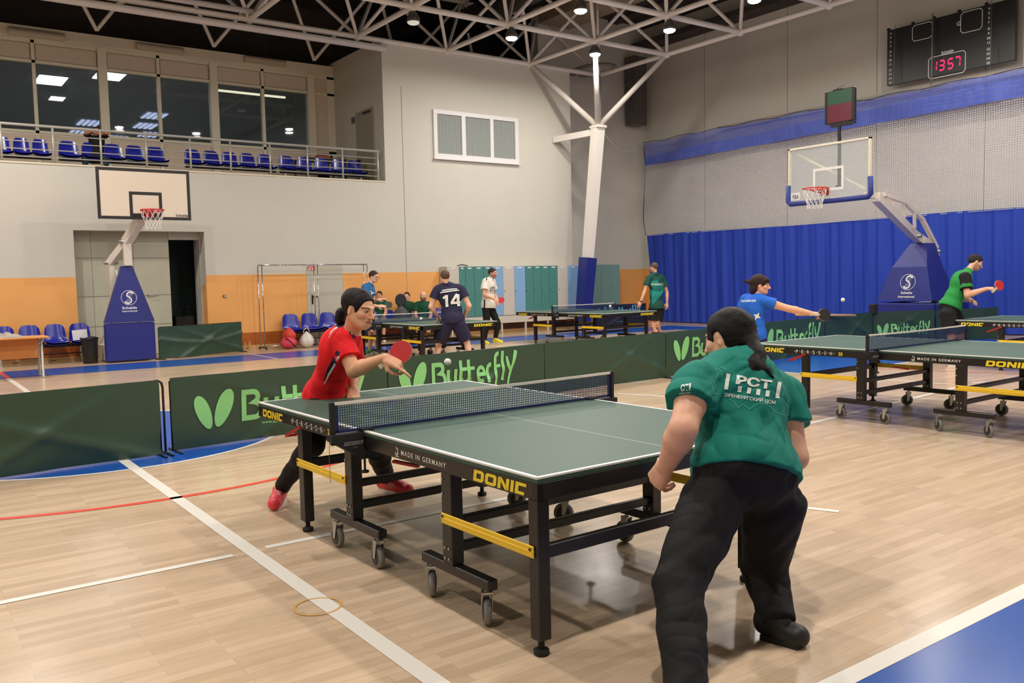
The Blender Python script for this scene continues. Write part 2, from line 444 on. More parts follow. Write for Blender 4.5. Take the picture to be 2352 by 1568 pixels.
# ================================================================== WALLS
Z1 = 1.61
wl = MB()
TB = 0.3
for y0, y1, z0, z1 in ((-14, 0.364, 0, 3.73), (0.364, 2.83, 2.51, 3.73), (2.83, 12.8, 0, 3.73), (7.1, 12.8, 3.73, 7.0)):
    wl.box(XL - TB, XL, y0, y1, z0, z1)
wl.box(XREC, XL - TB, 12.5, 12.8, 0, 7.0)
wall_left = struct(wl.build('wall_left', wall_cream))
mb = MB()
for y0, y1 in ((-14, 0.364), (2.83, 5.04), (5.92, 8.62)): mb.box(XL - 0.001, XL + 0.004, y0, y1, 0, Z1)
mb.box(XL - 0.28, XL - 0.002, 2.826, 2.8305, 0, Z1 - 0.2)
mb.build('orange_dado', wall_orange, wall_left)
mb = MB()
for y in (7.58, 3.0 + 8.2): mb.box(XL, XL + 0.0055, y, y + 0.012, 0.4, 6.0 if y < 8 else 1.7)
mb.build('panel_seam', mat('seam', (150, 138, 118), 0.8), wall_left)
rc = MB().box(XREC - 0.3, XREC, 12.5, 17, 0, 9.0)
wall_recess = struct(rc.build('wall_recess', wall_cream)); MB().box(XREC - 0.001, XREC + 0.004, 12.8, YR, 0, Z1).build('orange_dado', wall_orange, wall_recess)
wall_right = struct(MB().box(XREC, 8, YR, YR + 0.3, 0, 8.9).build('wall_right', wall_cream))
MB().box(XREC, 8, YR - 0.004, YR + 0.001, 0, Z1).build('orange_dado', wall_orange, wall_right)
mb = MB()
for x in (-13.2, -10.4, -7.9, -5.4): mb.box(x, x + 0.012, YR - 0.006, YR, Z1, 8.2)
mb.build('panel_seam', mat('seam', (150, 138, 118), 0.8), wall_right)
struct(MB().box(-19, 8, -18.3, -18, 0, 8.9).build('wall_front', wall_cream))
struct(MB().box(7.7, 8, -18, 17, 0, 8.9).build('wall_side', wall_cream))
dark_roof = mat('dark_roof', (62, 54, 48), 0.9, noise=0.3, nscale=1.5)
rf = MB().box(-19, 8, -18, 17, 8.95, 9.2)
for k in range(34):
    y = -17.5 + k * 1.02
    rf.box(-19, 8, y, y + 0.35, 8.86, 8.96)
struct(rf.build('ceiling', dark_roof))
struct(MB().box(-19.3, -19, -18, 17, 6.8, 9).box(-19.3, -19, 7.95, 17, 3, 6.8).build('wall_void', dark_roof))
struct(MB().box(-18.9, XL - 0.31, 7.25, 12.5, 6.6, 6.7).build('ceiling_rear', dark_roof))
# beige sloped underside of the roof near the corner
struct(MB().box(-15.6, 8, 16.0, 16.6, 8.2, 8.35).build('trim_1', dark_roof))
# wooden skirting along the back wall
wood_skirt = mat('skirting_wood', (170, 92, 40), 0.3, noise=0.2, nscale=4)
wood_dark = mat('skirting_dark_wood', (88, 50, 34), 0.5, noise=0.2, nscale=4)
beige_skirt = mat('skirting_beige', (196, 158, 104), 0.5)
mb = MB()
for y0, y1 in ((-14, 0.36), (2.84, 5.03), (5.93, 8.6)): mb.box(XL + 0.004, XL + 0.02, y0, y1, 0.09, 0.36)
bb = struct(mb.build('baseboard_left', wood_skirt))
mb = MB()
for y0, y1 in ((-14, 0.36), (2.84, 5.03), (5.93, 12.8)): mb.box(XL + 0.004, XL + 0.09, y0, y1, 0, 0.09)
mb.build('skirting_ledge', beige_skirt, bb)
mb = MB()
for k in range(14): y = -3.9 + k * 0.62; mb.box(XL + 0.088, XL + 0.093, y, y + 0.12, 0.03, 0.042)
mb.build('vent_slot', black_matte, bb)
MB().box(XL + 0.004, XL + 0.03, 8.6, 12.8, 0.09, 0.27).build('dark_panel', wood_dark, bb)

# ---- big recessed double door
dg = mat('door_grey', (186, 184, 164), 0.5, noise=0.02)
d1 = struct(MB().box(-15.02, -14.98, 0.3, 2.2, 0, 2.52).build('door_1', dg))
mb = MB()
for z in (0.62, 1.22, 1.98): mb.box(-14.981, -14.976, 0.36, 2.2, z, z + 0.01)
for y in (0.72, 1.5): mb.box(-14.981, -14.976, y, y + 0.008, 0, 2.5)
mb.build('panel_joint', mat('joint', (132, 130, 118), 0.7), d1)
mb = MB(); mb.tube([(-14.98, 1.74, 1.22), (-14.92, 1.76, 1.22), (-14.92, 1.92, 1.225), (-14.98, 1.94, 1.225)], 0.012, 8); mb.build('door_handle', steel, d1, True)
struct(MB().box(-15.1, -14.95, 2.2, 2.83, 2.36, 2.52).box(-15.3, -14.9, 2.8, 2.83, 0, 2.5).build('trim_2', wall_cream))
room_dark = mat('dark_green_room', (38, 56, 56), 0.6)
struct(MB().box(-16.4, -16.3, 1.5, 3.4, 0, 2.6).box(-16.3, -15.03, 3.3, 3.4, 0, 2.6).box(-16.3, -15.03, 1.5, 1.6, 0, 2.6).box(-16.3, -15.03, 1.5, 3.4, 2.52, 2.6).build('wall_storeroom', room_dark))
cart = MB().box(-15.9, -15.3, 2.35, 2.75, 0.05, 0.75, 0.02).tube([(-15.35, 2.45, 0.75), (-15.3, 2.46, 0.95), (-15.3, 2.62, 0.95), (-15.35, 2.64, 0.75)], 0.015, 8)
tag(cart.build('storage_cart', black_matte), 'black cart with a bent handle standing in the dark doorway behind the left hoop', 'cart')
# ---- small door with sign
d2 = struct(MB().box(XL - 0.02, XL + 0.012, 5.04, 5.91, 0.07, 1.79, 0.004).build('door_2', mat('door_pale', (190, 184, 166), 0.5, noise=0.02)))
mb = MB().box(XL + 0.012, XL + 0.025, 5.14, 5.175, 0.92, 1.13, 0.006).tube([(XL + 0.02, 5.16, 1.09), (XL + 0.06, 5.16, 1.09), (XL + 0.06, 5.29, 1.09)], 0.011, 8)
mb.build('door_handle', black_matte, d2, True)
mb = MB().box(XL + 0.012, XL + 0.016, 5.07, 5.24, 1.68, 1.78); s_ = mb.build('door_sign', mat('sign_red', (196, 40, 34), 0.5), d2)
mb = MB(); 
for y in (5.085, 5.165): mb.box(XL + 0.016, XL + 0.0175, y, y + 0.055, 1.69, 1.72)
for z in (1.735, 1.752): mb.box(XL + 0.016, XL + 0.0175, 5.09, 5.22, z, z + 0.008)
mb.build('sign_print', white_print, s_)
mb = MB().box(XL + 0.004, XL + 0.03, 3.16, 3.215, 1.13, 1.19, 0.004); sw = mb.build('wall_switch', mat('switch_grey', (92, 84, 78), 0.5)); tag(sw, 'small grey switch plate on the orange wall right of the big doorway', 'switch')
MB().box(XL + 0.03, XL + 0.036, 3.175, 3.2, 1.145, 1.175).build('rocker', white_print, sw)

# ---- window in the back wall with vertical blinds
wf = mat('window_white', (226, 224, 224), 0.4)
y0, y1, z0, z1 = 8.43, 10.99, 4.385, 5.555
mb = MB()
for a in ((y0, y1, z0, z0 + 0.11), (y0, y1, z1 - 0.1, z1), (y0, y0 + 0.1, z0 + 0.11, z1 - 0.1), (y1 - 0.11, y1, z0 + 0.11, z1 - 0.1), (9.24, 9.35, z0 + 0.11, z1 - 0.1), (10.1, 10.2, z0 + 0.11, z1 - 0.1)):
    mb.box(XL, XL + 0.06, a[0], a[1], a[2], a[3])
win = struct(mb.build('window_1', wf))
MB().box(XL, XL + 0.09, y0 - 0.02, y1 + 0.03, z0 - 0.03, z0).build('window_sill', wf, win)
MB().box(XL + 0.004, XL + 0.008, y0 + 0.1, y1 - 0.1, z0 + 0.1, z1 - 0.1).build('dark_backing_sheet', mat('blind_gap', (70, 66, 60), 0.8), win)  # flat dark sheet standing in for the unlit room behind the blinds
mb = MB(); yy = y0 + 0.12
while yy < y1 - 0.18:
    if not (9.2 < yy < 9.35 or 10.06 < yy < 10.2): mb.box(XL + 0.012, XL + 0.016, yy, yy + 0.058, z0 + 0.1, z1 - 0.1)
    yy += 0.068
mb.build('vertical_blind', mat('blind_grey', (122, 128, 118), 0.8, noise=0.05, nscale=12), win)
gl = bpy.data.materials.new('window_glass'); gl.use_nodes = True
b_ = gl.node_tree.nodes['Principled BSDF']; b_.inputs['Base Color'].default_value = (0.7, 0.75, 0.75, 1); b_.inputs['Roughness'].default_value = 0.03; b_.inputs['Alpha'].default_value = 0.16; b_.inputs['Specular IOR Level'].default_value = 0.7
MB().box(XL + 0.03, XL + 0.034, y0 + 0.09, y1 - 0.09, z0 + 0.09, z1 - 0.09).build('glass_pane', gl, win)

# ================================================================== BALCONY
XB = -17.3
cream2 = mat('balcony_cream', (226, 216, 192), 0.6, noise=0.02)
panel2 = mat('balcony_panel', (214, 196, 176), 0.7, noise=0.04, nscale=20)
mb = MB().box(XB, XL - TB, -14, 7.1, 3.5, 3.7).box(XL - 0.32, XL + 0.015, -14, 7.1, 3.73, 3.76)
struct(mb.build('floor_balcony', cream2))
sw_ = struct(MB().box(XB - 0.5, XL - 0.305, 7.098, 7.25, 3.5, 7.06).build('wall_balcony_side', wall_cream))
mb = MB().box(XB - 0.15, XB, -14, 7.1, 6.66, 6.96).box(XB - 0.15, XB, -14, 7.1, 3.7, 3.86)
for y in (-8.3, -5.9, -3.35, -0.93, 1.48, 3.92, 6.37): mb.box(XB - 0.15, XB + 0.05, y, y + 0.18, 3.7, 6.7)
for y in (-6.9, -4.6, -2.2, 0.18, 2.72, 5.17): mb.box(XB - 0.1, XB + 0.02, y, y + 0.07, 3.7, 6.7)
for z in (4.72, 6.2, 6.62): mb.box(XB - 0.1, XB + 0.02, -14, 7.1, z, z + 0.06)
mb.box(XB - 0.1, XB + 0.02, 6.9, 7.1, 3.7, 6.7)
bw = struct(mb.build('window_2', cream2))
MB().box(XB - 0.06, XB - 0.02, -14, 7.1, 6.25, 6.64).box(XB - 0.06, XB - 0.02, -14, 7.1, 3.8, 4.73).box(XB - 0.06, XB - 0.02, 6.5, 6.95, 3.8, 6.25).build('solid_panel', panel2, bw)
mb = MB()
for y0_, y1_ in ((-0.75, 0.18), (0.25, 1.48), (1.66, 2.72), (2.79, 3.92), (4.1, 5.17), (5.24, 6.37)):
    for q in ((y0_ + .01, y1_ - .01, 6.27, 6.275), (y0_ + .01, y1_ - .01, 6.6, 6.605), (y0_ + .01, y0_ + .018, 6.27, 6.6), (y1_ - .018, y1_ - .01, 6.27, 6.6)):
        mb.box(XB - 0.02, XB - 0.014, *q)
mb.build('panel_gasket', black_matte, bw)
gd = bpy.data.materials.new('dark_glass'); gd.use_nodes = True
b_ = gd.node_tree.nodes['Principled BSDF']; b_.inputs['Base Color'].default_value = (0.03, 0.035, 0.035, 1); b_.inputs['Roughness'].default_value = 0.02; b_.inputs['Alpha'].default_value = 0.4; b_.inputs['Specular IOR Level'].default_value = 0.9
MB().box(XB - 0.05, XB - 0.04, -14, 6.4, 4.76, 6.22).build('glass_pane', gd, bw)
# lit room behind the glass
rm = mat('inner_room', (150, 152, 150), 0.8)
struct(MB().box(-36, XB - 0.2, -16, 7.9, 3.3, 3.5).box(-36, -35.8, -16, 7.9, 3.5, 6.6).box(-36, XB - 0.2, 7.75, 7.9, 3.5, 6.6).box(-36, XB - 0.2, -16.2, -16, 3.5, 6.6).box(-36, XB - 0.2, -16, 7.9, 6.6, 6.75).build('wall_inner_room', rm))
panel_e = mat('panel_light', (240, 244, 255), 0.5, emit=(235, 242, 255), estr=5.0)
def ceil_light(px_, py_, L_, W_, lbl, em=panel_e, name='glass_light', z=6.58):
    p = fl(px_, py_, z)
    o = MB().box(-L_ / 2, L_ / 2, -W_ / 2, W_ / 2, -0.02, 0.0).build(name, em); o.location = p
    MB().box(-L_ / 2 - .02, L_ / 2 + .02, -W_ / 2 - .02, W_ / 2 + .02, 0.0, 0.02).build('lamp_frame', cream2, o)
    tag(o, lbl, 'lamp', 'lamps behind the balcony glass'); return o
ceil_light(117, 184, 1.0, 0.62, 'large square panel lamp lit behind the second balcony pane from the left')
ceil_light(252, 173, 0.95, 0.62, 'large square panel lamp lit beside the wide post behind the balcony glass')
ceil_light(131, 226, 0.5, 0.34, 'round bright lamp below the large panel lamp behind the balcony glass')
strip_refl = mat('strip_reflection', (220, 232, 255), 0.5, emit=(200, 215, 255), estr=1.6)  # reflections of striped lamps in the glass, built as glowing bars
for px_, py_, l in ((355, 266, 'striped reflection as glowing bars behind glass, highest one near the third post'), (335, 289, 'striped reflection as glowing bars behind glass, middle one near the third post'), (344, 309, 'striped reflection as glowing bars low behind glass under the small white box'), (205, 282, 'striped reflection as glowing bars behind glass just left of the wide post'), (188, 300, 'striped reflection as glowing bars low behind glass left of the seated person'), (268, 317, 'striped reflection as glowing bars low behind glass right of the seated person')):
    p = fl(px_, py_, 6.58); mb = MB()
    for k in range(4): mb.box(-0.5, 0.5, -0.3 + k * 0.16, -0.2 + k * 0.16, -0.02, 0)
    o = mb.build('glass_light', strip_refl); o.location = p; tag(o, l, 'lamp', 'lamps behind the balcony glass'); o.location.x = max(o.location.x, -34.5)
for k, (a, b) in enumerate((((498, 207), (600, 218)), ((607, 219), (655, 224)))):
    p, q = wx(*a, -18.6), wx(*b, -18.6); o = MB().tube([p, q], 0.03, 8).build('tube_light', mat('tube_light', (250, 250, 225), 0.5, emit=(250, 248, 215), estr=2.2)); tag(o, ('long' if k == 0 else 'short') + ' glowing tube lamp behind the right balcony panes', 'lamp', 'lamps behind the balcony glass')
for (x, y) in ((-21, 2), (-27, 4), (-27, -4)):  # added fill lights that brighten the room behind the glass
    ld = bpy.data.lights.new('inner_room_fill', 'AREA'); ld.size = 1.0; ld.energy = 130; ld.color = (0.9, 0.95, 1.0)
    lo = bpy.data.objects.new('inner_room_fill', ld); lo.location = (x, y, 6.5); COL.objects.link(lo)
# long grey fittings on the beam
for k, (a, b, l) in enumerate((((18, 68), (148, 90), 'leftmost'), ((312, 103), (420, 122), 'middle'), ((561, 133), (654, 149), 'rightmost'))):
    p, q = wx(*a, XB + 0.02), wx(*b, XB + 0.02)
    mb = MB(); zc = (p.z + q.z) / 2
    mb.tube([(XB + 0.04, p.y, zc), (XB + 0.04, q.y, zc)], 0.085, 12)
    o = mb.build('batten_lamp', mat('batten_grey', (188, 176, 156), 0.5), smooth=False)
    tag(o, 'long grey unlit batten fitting on the beam above the balcony glass, %s of three' % l, 'lamp', 'batten fittings above the balcony')
    MB().box(XB + 0.0, XB + 0.03, p.y + 0.1, q.y - 0.1, zc - 0.06, zc + 0.06).build('mounting_plate', cream2, o)
# door in the balcony side wall
p, q = wy(820, 270, 7.098), wy(862, 345, 7.098)
d3 = struct(MB().box(min(p.x, q.x), max(p.x, q.x), 7.06, 7.1, 3.7, p.z + 0.1).build('door_3', mat('door_olive', (150, 146, 124), 0.5)))
MB().box(p.x + 0.1, p.x + 0.16, 7.02, 7.06, 4.15, 4.4).box(p.x + 0.04, p.x + 0.22, 7.0, 7.04, 4.36, 4.4).build('door_handle', black_matte, d3)
MB().box(q.x - 0.5, q.x - 0.1, 7.03, 7.06, p.z + 0.0, p.z + 0.05).build('door_closer', dark_plastic, d3)
o = MB().box(p.x - 0.3, p.x - 0.12, 7.085, 7.1, 5.35, 5.5).build('wall_sign', mat('sign_grey', (96, 96, 88), 0.6)); tag(o, 'small grey sign plate left of the balcony side door', 'sign')
# railing
rl_y = [-8.2, -7.35, -6.5, -5.6, -4.75, -3.9, -3.0, -2.4, -1.6, -0.74, 0.12, 0.95, 1.79, 2.65, 3.48, 4.34, 5.2, 6.05, 6.95]
rail_m = mat('rail_grey', (186, 182, 172), 0.35, metal=0.3)
rail = empty('balcony_railing', (-14.68, 0, 3.73), 0, 'grey metal balcony railing with a round top rail and four thin bars', 'railing')
for y in rl_y:
    o = MB().tube([(0, 0, 0.02), (0, 0, 0.71)], 0.022, 10).lathe([(0.05, 0.02), (0.05, 0.035)], n=12).build('post', rail_m, rail, True); o.location = (0, y, 0)
mb = MB().tube([(0, -9, 0.72), (0, 6.99, 0.72)], 0.028, 12); mb.build('handrail', rail_m, rail, True)
for z in (0.14, 0.28, 0.42, 0.56): MB().tube([(0, -9, z), (0, 6.95, z)], 0.011, 8).build('bar', rail_m, rail, True)

# ================================================================== seats (plastic shells on a beam)
def seat_shell(parent, w_=0.38, h=0.33, d=0.34, mat_=seat_blue):
    "bucket seat: local origin at beam top centre, faces +x"
    mb = MB(); prof = [(d * 0.55, -0.04), (d * 0.55, 0.0), (d * 0.3, 0.005), (0, -0.012), (-d * 0.3, -0.01), (-d * 0.42, 0.03), (-d * 0.48, 0.12), (-d * 0.55, h * 0.75), (-d * 0.6, h)]
    n = 8; t = 0.008
    for side in (0, 1):
        base = []
        for i, (x, z) in enumerate(prof):
            wl_ = w_ / 2 * (1.0 if i < 6 else 1.0 - 0.07 * (i - 5)); row = []
            for k in range(n + 1):
                u = -1 + 2 * k / n; zz = z + 0.03 * abs(u) ** 3 * (1 if i < 5 else 0) ; xx = x + 0.035 * abs(u) ** 3 * (1 if i >= 5 else 0)
                if i == len(prof) - 1: zz -= 0.05 * abs(u) ** 6
                row.append((xx - t * side * (1 if i >= 5 else 0), u * wl_, zz - t * side * (1 if i < 6 else 0)))
            base += row
        fs = [(i * (n + 1) + k, i * (n + 1) + k + 1, (i + 1) * (n + 1) + k + 1, (i + 1) * (n + 1) + k) for i in range(len(prof) - 1) for k in range(n)]
        mb.add(base, fs)
    return mb.build('seat_shell', mat_, parent, True)
def seat_row(name, loc, rz, n, pitch, zseat, lbl, group=None, legs=True, skip=()):
    r = empty(name, loc, rz, lbl, 'bench seating', group)
    for k in range(n):
        if k in skip: continue
        s_ = seat_shell(r, pitch * 0.93); s_.location = (0, (k - (n - 1) / 2) * pitch, zseat)
    L_ = n * pitch / 2
    MB().box(-0.03, 0.05, -L_, L_, zseat - 0.09, zseat - 0.03, 0.005).build('beam', black_matte, r)
    if legs:
        MB().box(-0.1, -0.08, -L_, L_, zseat * 0.42, zseat * 0.42 + 0.02).build('stretcher', black_matte, r)
        for s in (-1, 1):
            MB().box(-0.02, 0.02, s * (L_ - 0.12) - 0.02, s * (L_ - 0.12) + 0.02, 0.02, zseat - 0.08).box(-0.18, 0.2, s * (L_ - 0.12) - 0.02, s * (L_ - 0.12) + 0.02, 0.0, 0.025).build('leg', rail_m, r)
    return r
S1 = seat_row('seat_row', (-14.25, 5.2, 0), 0, 4, 0.437, 0.40, 'blue plastic seats on a beam before the pale door, behind the woman in red', None)
S2 = seat_row('seat_row', (-14.2, -0.3, 0), 0, 4, 0.42, 0.40, 'blue plastic seats on a beam beside the black bin, behind the desk', None)
o = MB().box(-0.006, 0.0, -0.13, 0.13, 0, 0.19).build('paper_sheet', white_paint); o.location = (-14.27, 0.33, 0.42); o.rotation_euler = (0.06, -0.1, 0); tag(o, 'white paper sheet leaning on the blue seat beside the black bin', 'paper')
S3 = seat_row('seat_row', (-14.2, 7.35, 0), 0, 5, 0.44, 0.40, 'dark seats on a beam under the three seated spectators', None)
gb = 3.72
for y, n, l in ((-1.6, 4, 'blue balcony seats at the far left end of the railing'), (0.05, 4, 'blue balcony seats around the person with raised arms'), (1.4 + .6, 3, 'three blue balcony seats right of the person with raised arms'), (4.0, 5, 'five blue balcony seats in the middle of the railing, left of the desk'), (6.0, 5, 'five blue balcony seats at the right end of the railing')):
    pass
def balc(px0, px1, n, l, X=-15.25, z=4.06):
    a, b = wx(px0, 370, X).y, wx(px1, 370, X).y
    return seat_row('seat_row', (X, (a + b) / 2, gb), 0, n, (b - a) / n, 0.27, l, 'blue seat rows on the balcony')
balc(-60, 118, 4, 'blue balcony seats at the far left end of the railing')
balc(135, 385, 5, 'blue balcony seats around the person with raised arms')
balc(425, 632, 5, 'five blue balcony seats in the middle of the railing')
balc(642, 838, 5, 'five blue balcony seats at the right end of the railing, before the desk')
# desk on the balcony
p = wx(735, 360, -16.3)
dk = empty('balcony_desk', (p.x, p.y, 3.72), 0, 'small dark table on the balcony beside the side door', 'table')
MB().box(-0.4, 0.4, -0.55, 0.55, 0.66, 0.69, 0.005).build('tabletop', mat('desk_dark', (112, 84, 66), 0.5), dk)
for a in (-0.36, 0.36):
    for b in (-0.5, 0.5): o = MB().box(-0.02, 0.02, -0.02, 0.02, 0, 0.66).build('leg', dark_plastic, dk); o.location = (a, b, 0)
o = MB().box(-0.1, 0.1, -0.14, 0.14, 0, 0.1, 0.01).build('red_box', red_plastic); o.location = (p.x, p.y + 0.05, 4.41); tag(o, 'red box lying on the small dark balcony table', 'box')
o = MB().lathe([(0.03, 0), (0.03, 0.15), (0.012, 0.19), (0.012, 0.22)], n=12).build('bottle', black_matte); o.location = (p.x, p.y + 0.3, 4.41); tag(o, 'slim black bottle standing right of the red box on the balcony', 'bottle')
# ================================================================== ROOF TRUSS
Xs = [-17.05, -14.58, -12.0, -9.66, -7.32, -4.9, -2.5, -0.1, 2.3]
Ys = [-8.3, -5.9, -3.45, -1.0, 1.45, 3.98, 6.48, 8.88, 11.42, 13.85]
ZL, ZU = 7.0, 8.7
def low(i, j): return Vector((Xs[i], Ys[j], ZL))
def upn(i, j): return Vector(((Xs[i] + Xs[i + 1]) / 2, (Ys[j] + Ys[j + 1]) / 2, ZU))
bars = []
nx, ny = len(Xs), len(Ys)
for i in range(nx):
    for j in range(ny):
        if i > 0:
            if j + 1 < ny: bars.append((low(i, j), low(i, j + 1), 0.062))
            if i + 1 < nx: bars.append((low(i, j), low(i + 1, j), 0.058))
        for a in (-1, 0):
            for b in (-1, 0):
                if 0 <= i + a < nx - 1 and 0 <= j + b < ny - 1: bars.append((low(i, j), upn(i + a, j + b), 0.042))
for i in range(nx - 1):
    for j in range(ny - 1):
        if j + 1 < ny - 1: bars.append((upn(i, j), upn(i, j + 1), 0.055))
        if i + 1 < nx - 1: bars.append((upn(i, j), upn(i + 1, j), 0.055))
def seen(P):
    d = dep(P)
    if d < 0.3: return None
    v = P - Vector(CAM); return (1176 + FPX * v.dot(RT) / d, 784 - FPX * v.dot(UP) / d, d)
def clipseen(a, b):
    n = 0
    for k in range(9):
        s_ = seen(a.lerp(b, k / 8))
        if s_ and -20 < s_[0] < 2372 and -20 < s_[1] < 1588: n += 1
    return n
truss = empty('roof_truss', (-6, 3, ZL), 0, 'white tubular space frame under the dark roof', 'truss', kind='structure')
off = -Vector(truss.location)
scored = []
for a, b, r in bars:
    n = clipseen(a, b)
    if n: scored.append((-(n * r * (b - a).length / dep((a + b) / 2)), a, b, r))
scored.sort(key=lambda t: t[0])
rest = MB()
for k, (_, a, b, r) in enumerate(scored):
    if k < 98: MB().tube([a + off, b + off], r, 10, False).build('truss_tube', tube_white, truss, True)
    else: rest.tube([a + off, b + off], r, 8, False)
if rest.v: tag(rest.build('small_truss_tubes', tube_white, truss, True), kind='stuff')
for i in range(1, 6):
    for j in range(3, ny):
        P = low(i, j); s_ = seen(P)
        if s_ and -20 < s_[0] < 2372 and -20 < s_[1] < 400:
            MB().sphere(P + off, 0.095, 12, 8).build('node_joint', tube_white, truss, True)
o = MB().tube([Vector((-14.5, -8, ZL - 0.2)) + off, Vector((-14.5, 7.15, ZL - 0.2)) + off], 0.075, 12).build('edge_pipe', tube_white, truss, True)
o = MB().tube([Vector((-14.42, -8, ZL + 0.12)) + off, Vector((-14.42, 4.0, ZL + 0.12)) + off], 0.06, 12).build('edge_pipe', tube_white, truss, True)

# ---- leaning corner column with its tree of struts
tp = Vector((-13.33, 12.67, 5.29)); bs = Vector((-13.6, 12.25, 0))
colm = empty('corner_column', bs, 0, 'white leaning steel column in the far corner branching into roof struts', 'column')
MB().beam(Vector((0, 0, 0)), tp - bs, 0.2, 0.2, up=(1, 0, 0), w2=0.3, h2=0.22).build('shaft', tube_white, colm)
for tgt in ((-14.58, 11.42, 7), (-12.0, 11.42, 7), (-12.0, 13.85, 7), (-14.58, 13.85, 7)):
    MB().tube([tp - bs, Vector(tgt) - bs], [0.075, 0.06], 12).build('strut', tube_white, colm, True)
MB().box(-0.16, 0.16, -0.16, 0.16, -0.03, 0.03).build('cap_plate', tube_white, colm).location = tp - bs
MB().beam(tp - bs - Vector((0, 0, 0.12)), Vector((-14.6, 12.2, 5.1)) - bs, 0.1, 0.16).build('wall_bracket', tube_white, colm)
pd = MB(); u0 = (tp - bs) * 0.02; u1 = (tp - bs) * 0.36
pd.beam(u0, u1, 0.3, 0.3, up=(1, 0, 0), w2=0.34, h2=0.34)
o = pd.build('column_pad', blue_vinyl); o.location = bs; tag(o, 'dark blue protective pad wrapped round the foot of the leaning column', 'pad')
cb = MB(); a = tp + Vector((0.1, 0, -0.02)); b = Vector((-15.2, 16.2, 5.45)); pts = []
for k in range(15):
    t = k / 14; P = a.lerp(b, t); P.z -= 0.55 * math.sin(PI * t) * (1 - 0.3 * t); pts.append(P)
tag(cb.tube(pts, 0.01, 6).build('hanging_cable', white_print, smooth=True), 'thin white cable sagging from the column top to the blue net', 'cable')

# ---- ducts in the roof void
duct_m = mat('duct_dark', (52, 48, 46), 0.5, noise=0.2); duct_b = mat('duct_beige', (150, 132, 108), 0.7)
mb = MB(); mb.tube([(-18.9, 10.2, 8.2), (7.6, 10.2, 8.2)], 0.3, 16); tag(mb.build('air_duct', duct_m, smooth=True), 'dark round air duct running under the roof above the truss', 'duct')
mb = MB().tube([(-12.6, 9.0, 8.8), (-12.6, 9.0, 8.3), (-12.3, 9.2, 8.1), (-10, 9.4, 8.1)], 0.13, 12); tag(mb.build('bent_duct', black, smooth=True), 'black bent duct elbow hanging between the truss tubes', 'duct')
mb = MB().box(-15.3, -9, 12.3, 13.4, 8.35, 8.75); tag(mb.build('flat_duct', duct_b), 'wide beige flat duct above the corner of the truss', 'duct')
mb = MB().box(-15.5, -15.1, 15.7, 16.2, 5.9, 7.9); tag(mb.build('wall_duct', mat('galvanised', (104, 98, 94), 0.4, metal=0.5, noise=0.2)), 'grey metal duct box hanging in the far corner below the roof', 'duct')
mb = MB().tube([(-14.9 + 0.75 * math.cos(t), 13.9 + 0.5 * math.sin(t), 7.2) for t in [2 * PI * k / 24 for k in range(24)]], 0.05, 8, closed=True); tag(mb.build('duct_ring', mat('ring_grey', (140, 134, 126), 0.6), smooth=True), 'pale oval duct rim above the column top', 'duct')

# ---- hall lamps
lens = mat('lamp_lens', (255, 252, 244), 0.4, emit=(255, 246, 230), estr=90)
lens_off_glow = mat('lamp_lens_off_glow', (150, 146, 138), 0.3, emit=(255, 246, 230), estr=0.5)  # switched-off lens, its dim sheen put in as a faint glow
house = mat('lamp_housing', (70, 66, 62), 0.4)
def lamp(loc, lensm, lbl, grp='hall lamps under the truss'):
    r = empty('hall_lamp', loc, 0, lbl, 'lamp', grp)
    MB().lathe([(0.05, 0.2), (0.09, 0.14), (0.135, 0.05), (0.14, -0.02)], n=20).build('housing', house, r, True)
    MB().lathe([(0.0005, -0.07), (0.09, -0.065), (0.12, -0.045), (0.125, -0.02)], n=20).build('lens', lensm, r, True)
    MB().tube([(0, 0, 0.2), (0, 0, 0.28)], 0.015, 8).build('hanger', steel, r, True)
    return r
names = ['lit lamp hanging left of the column, from the second truss node', 'lit lamp hanging right above the column top', 'lit lamp hanging right of the column under the truss', 'lit lamp at the top edge of the photo above the column']
for k, (X, Y) in enumerate(LIT):
    if k < 4: lamp((X, Y, LAMP_Z), lens, names[k])
    else: lamp((X, Y, LAMP_Z), lens, 'lit hall lamp under the truss, outside the view')
lamp((-12.03, 6.5, LAMP_Z), lens_off_glow, 'unlit round hall lamp under the truss left of the three lit ones')
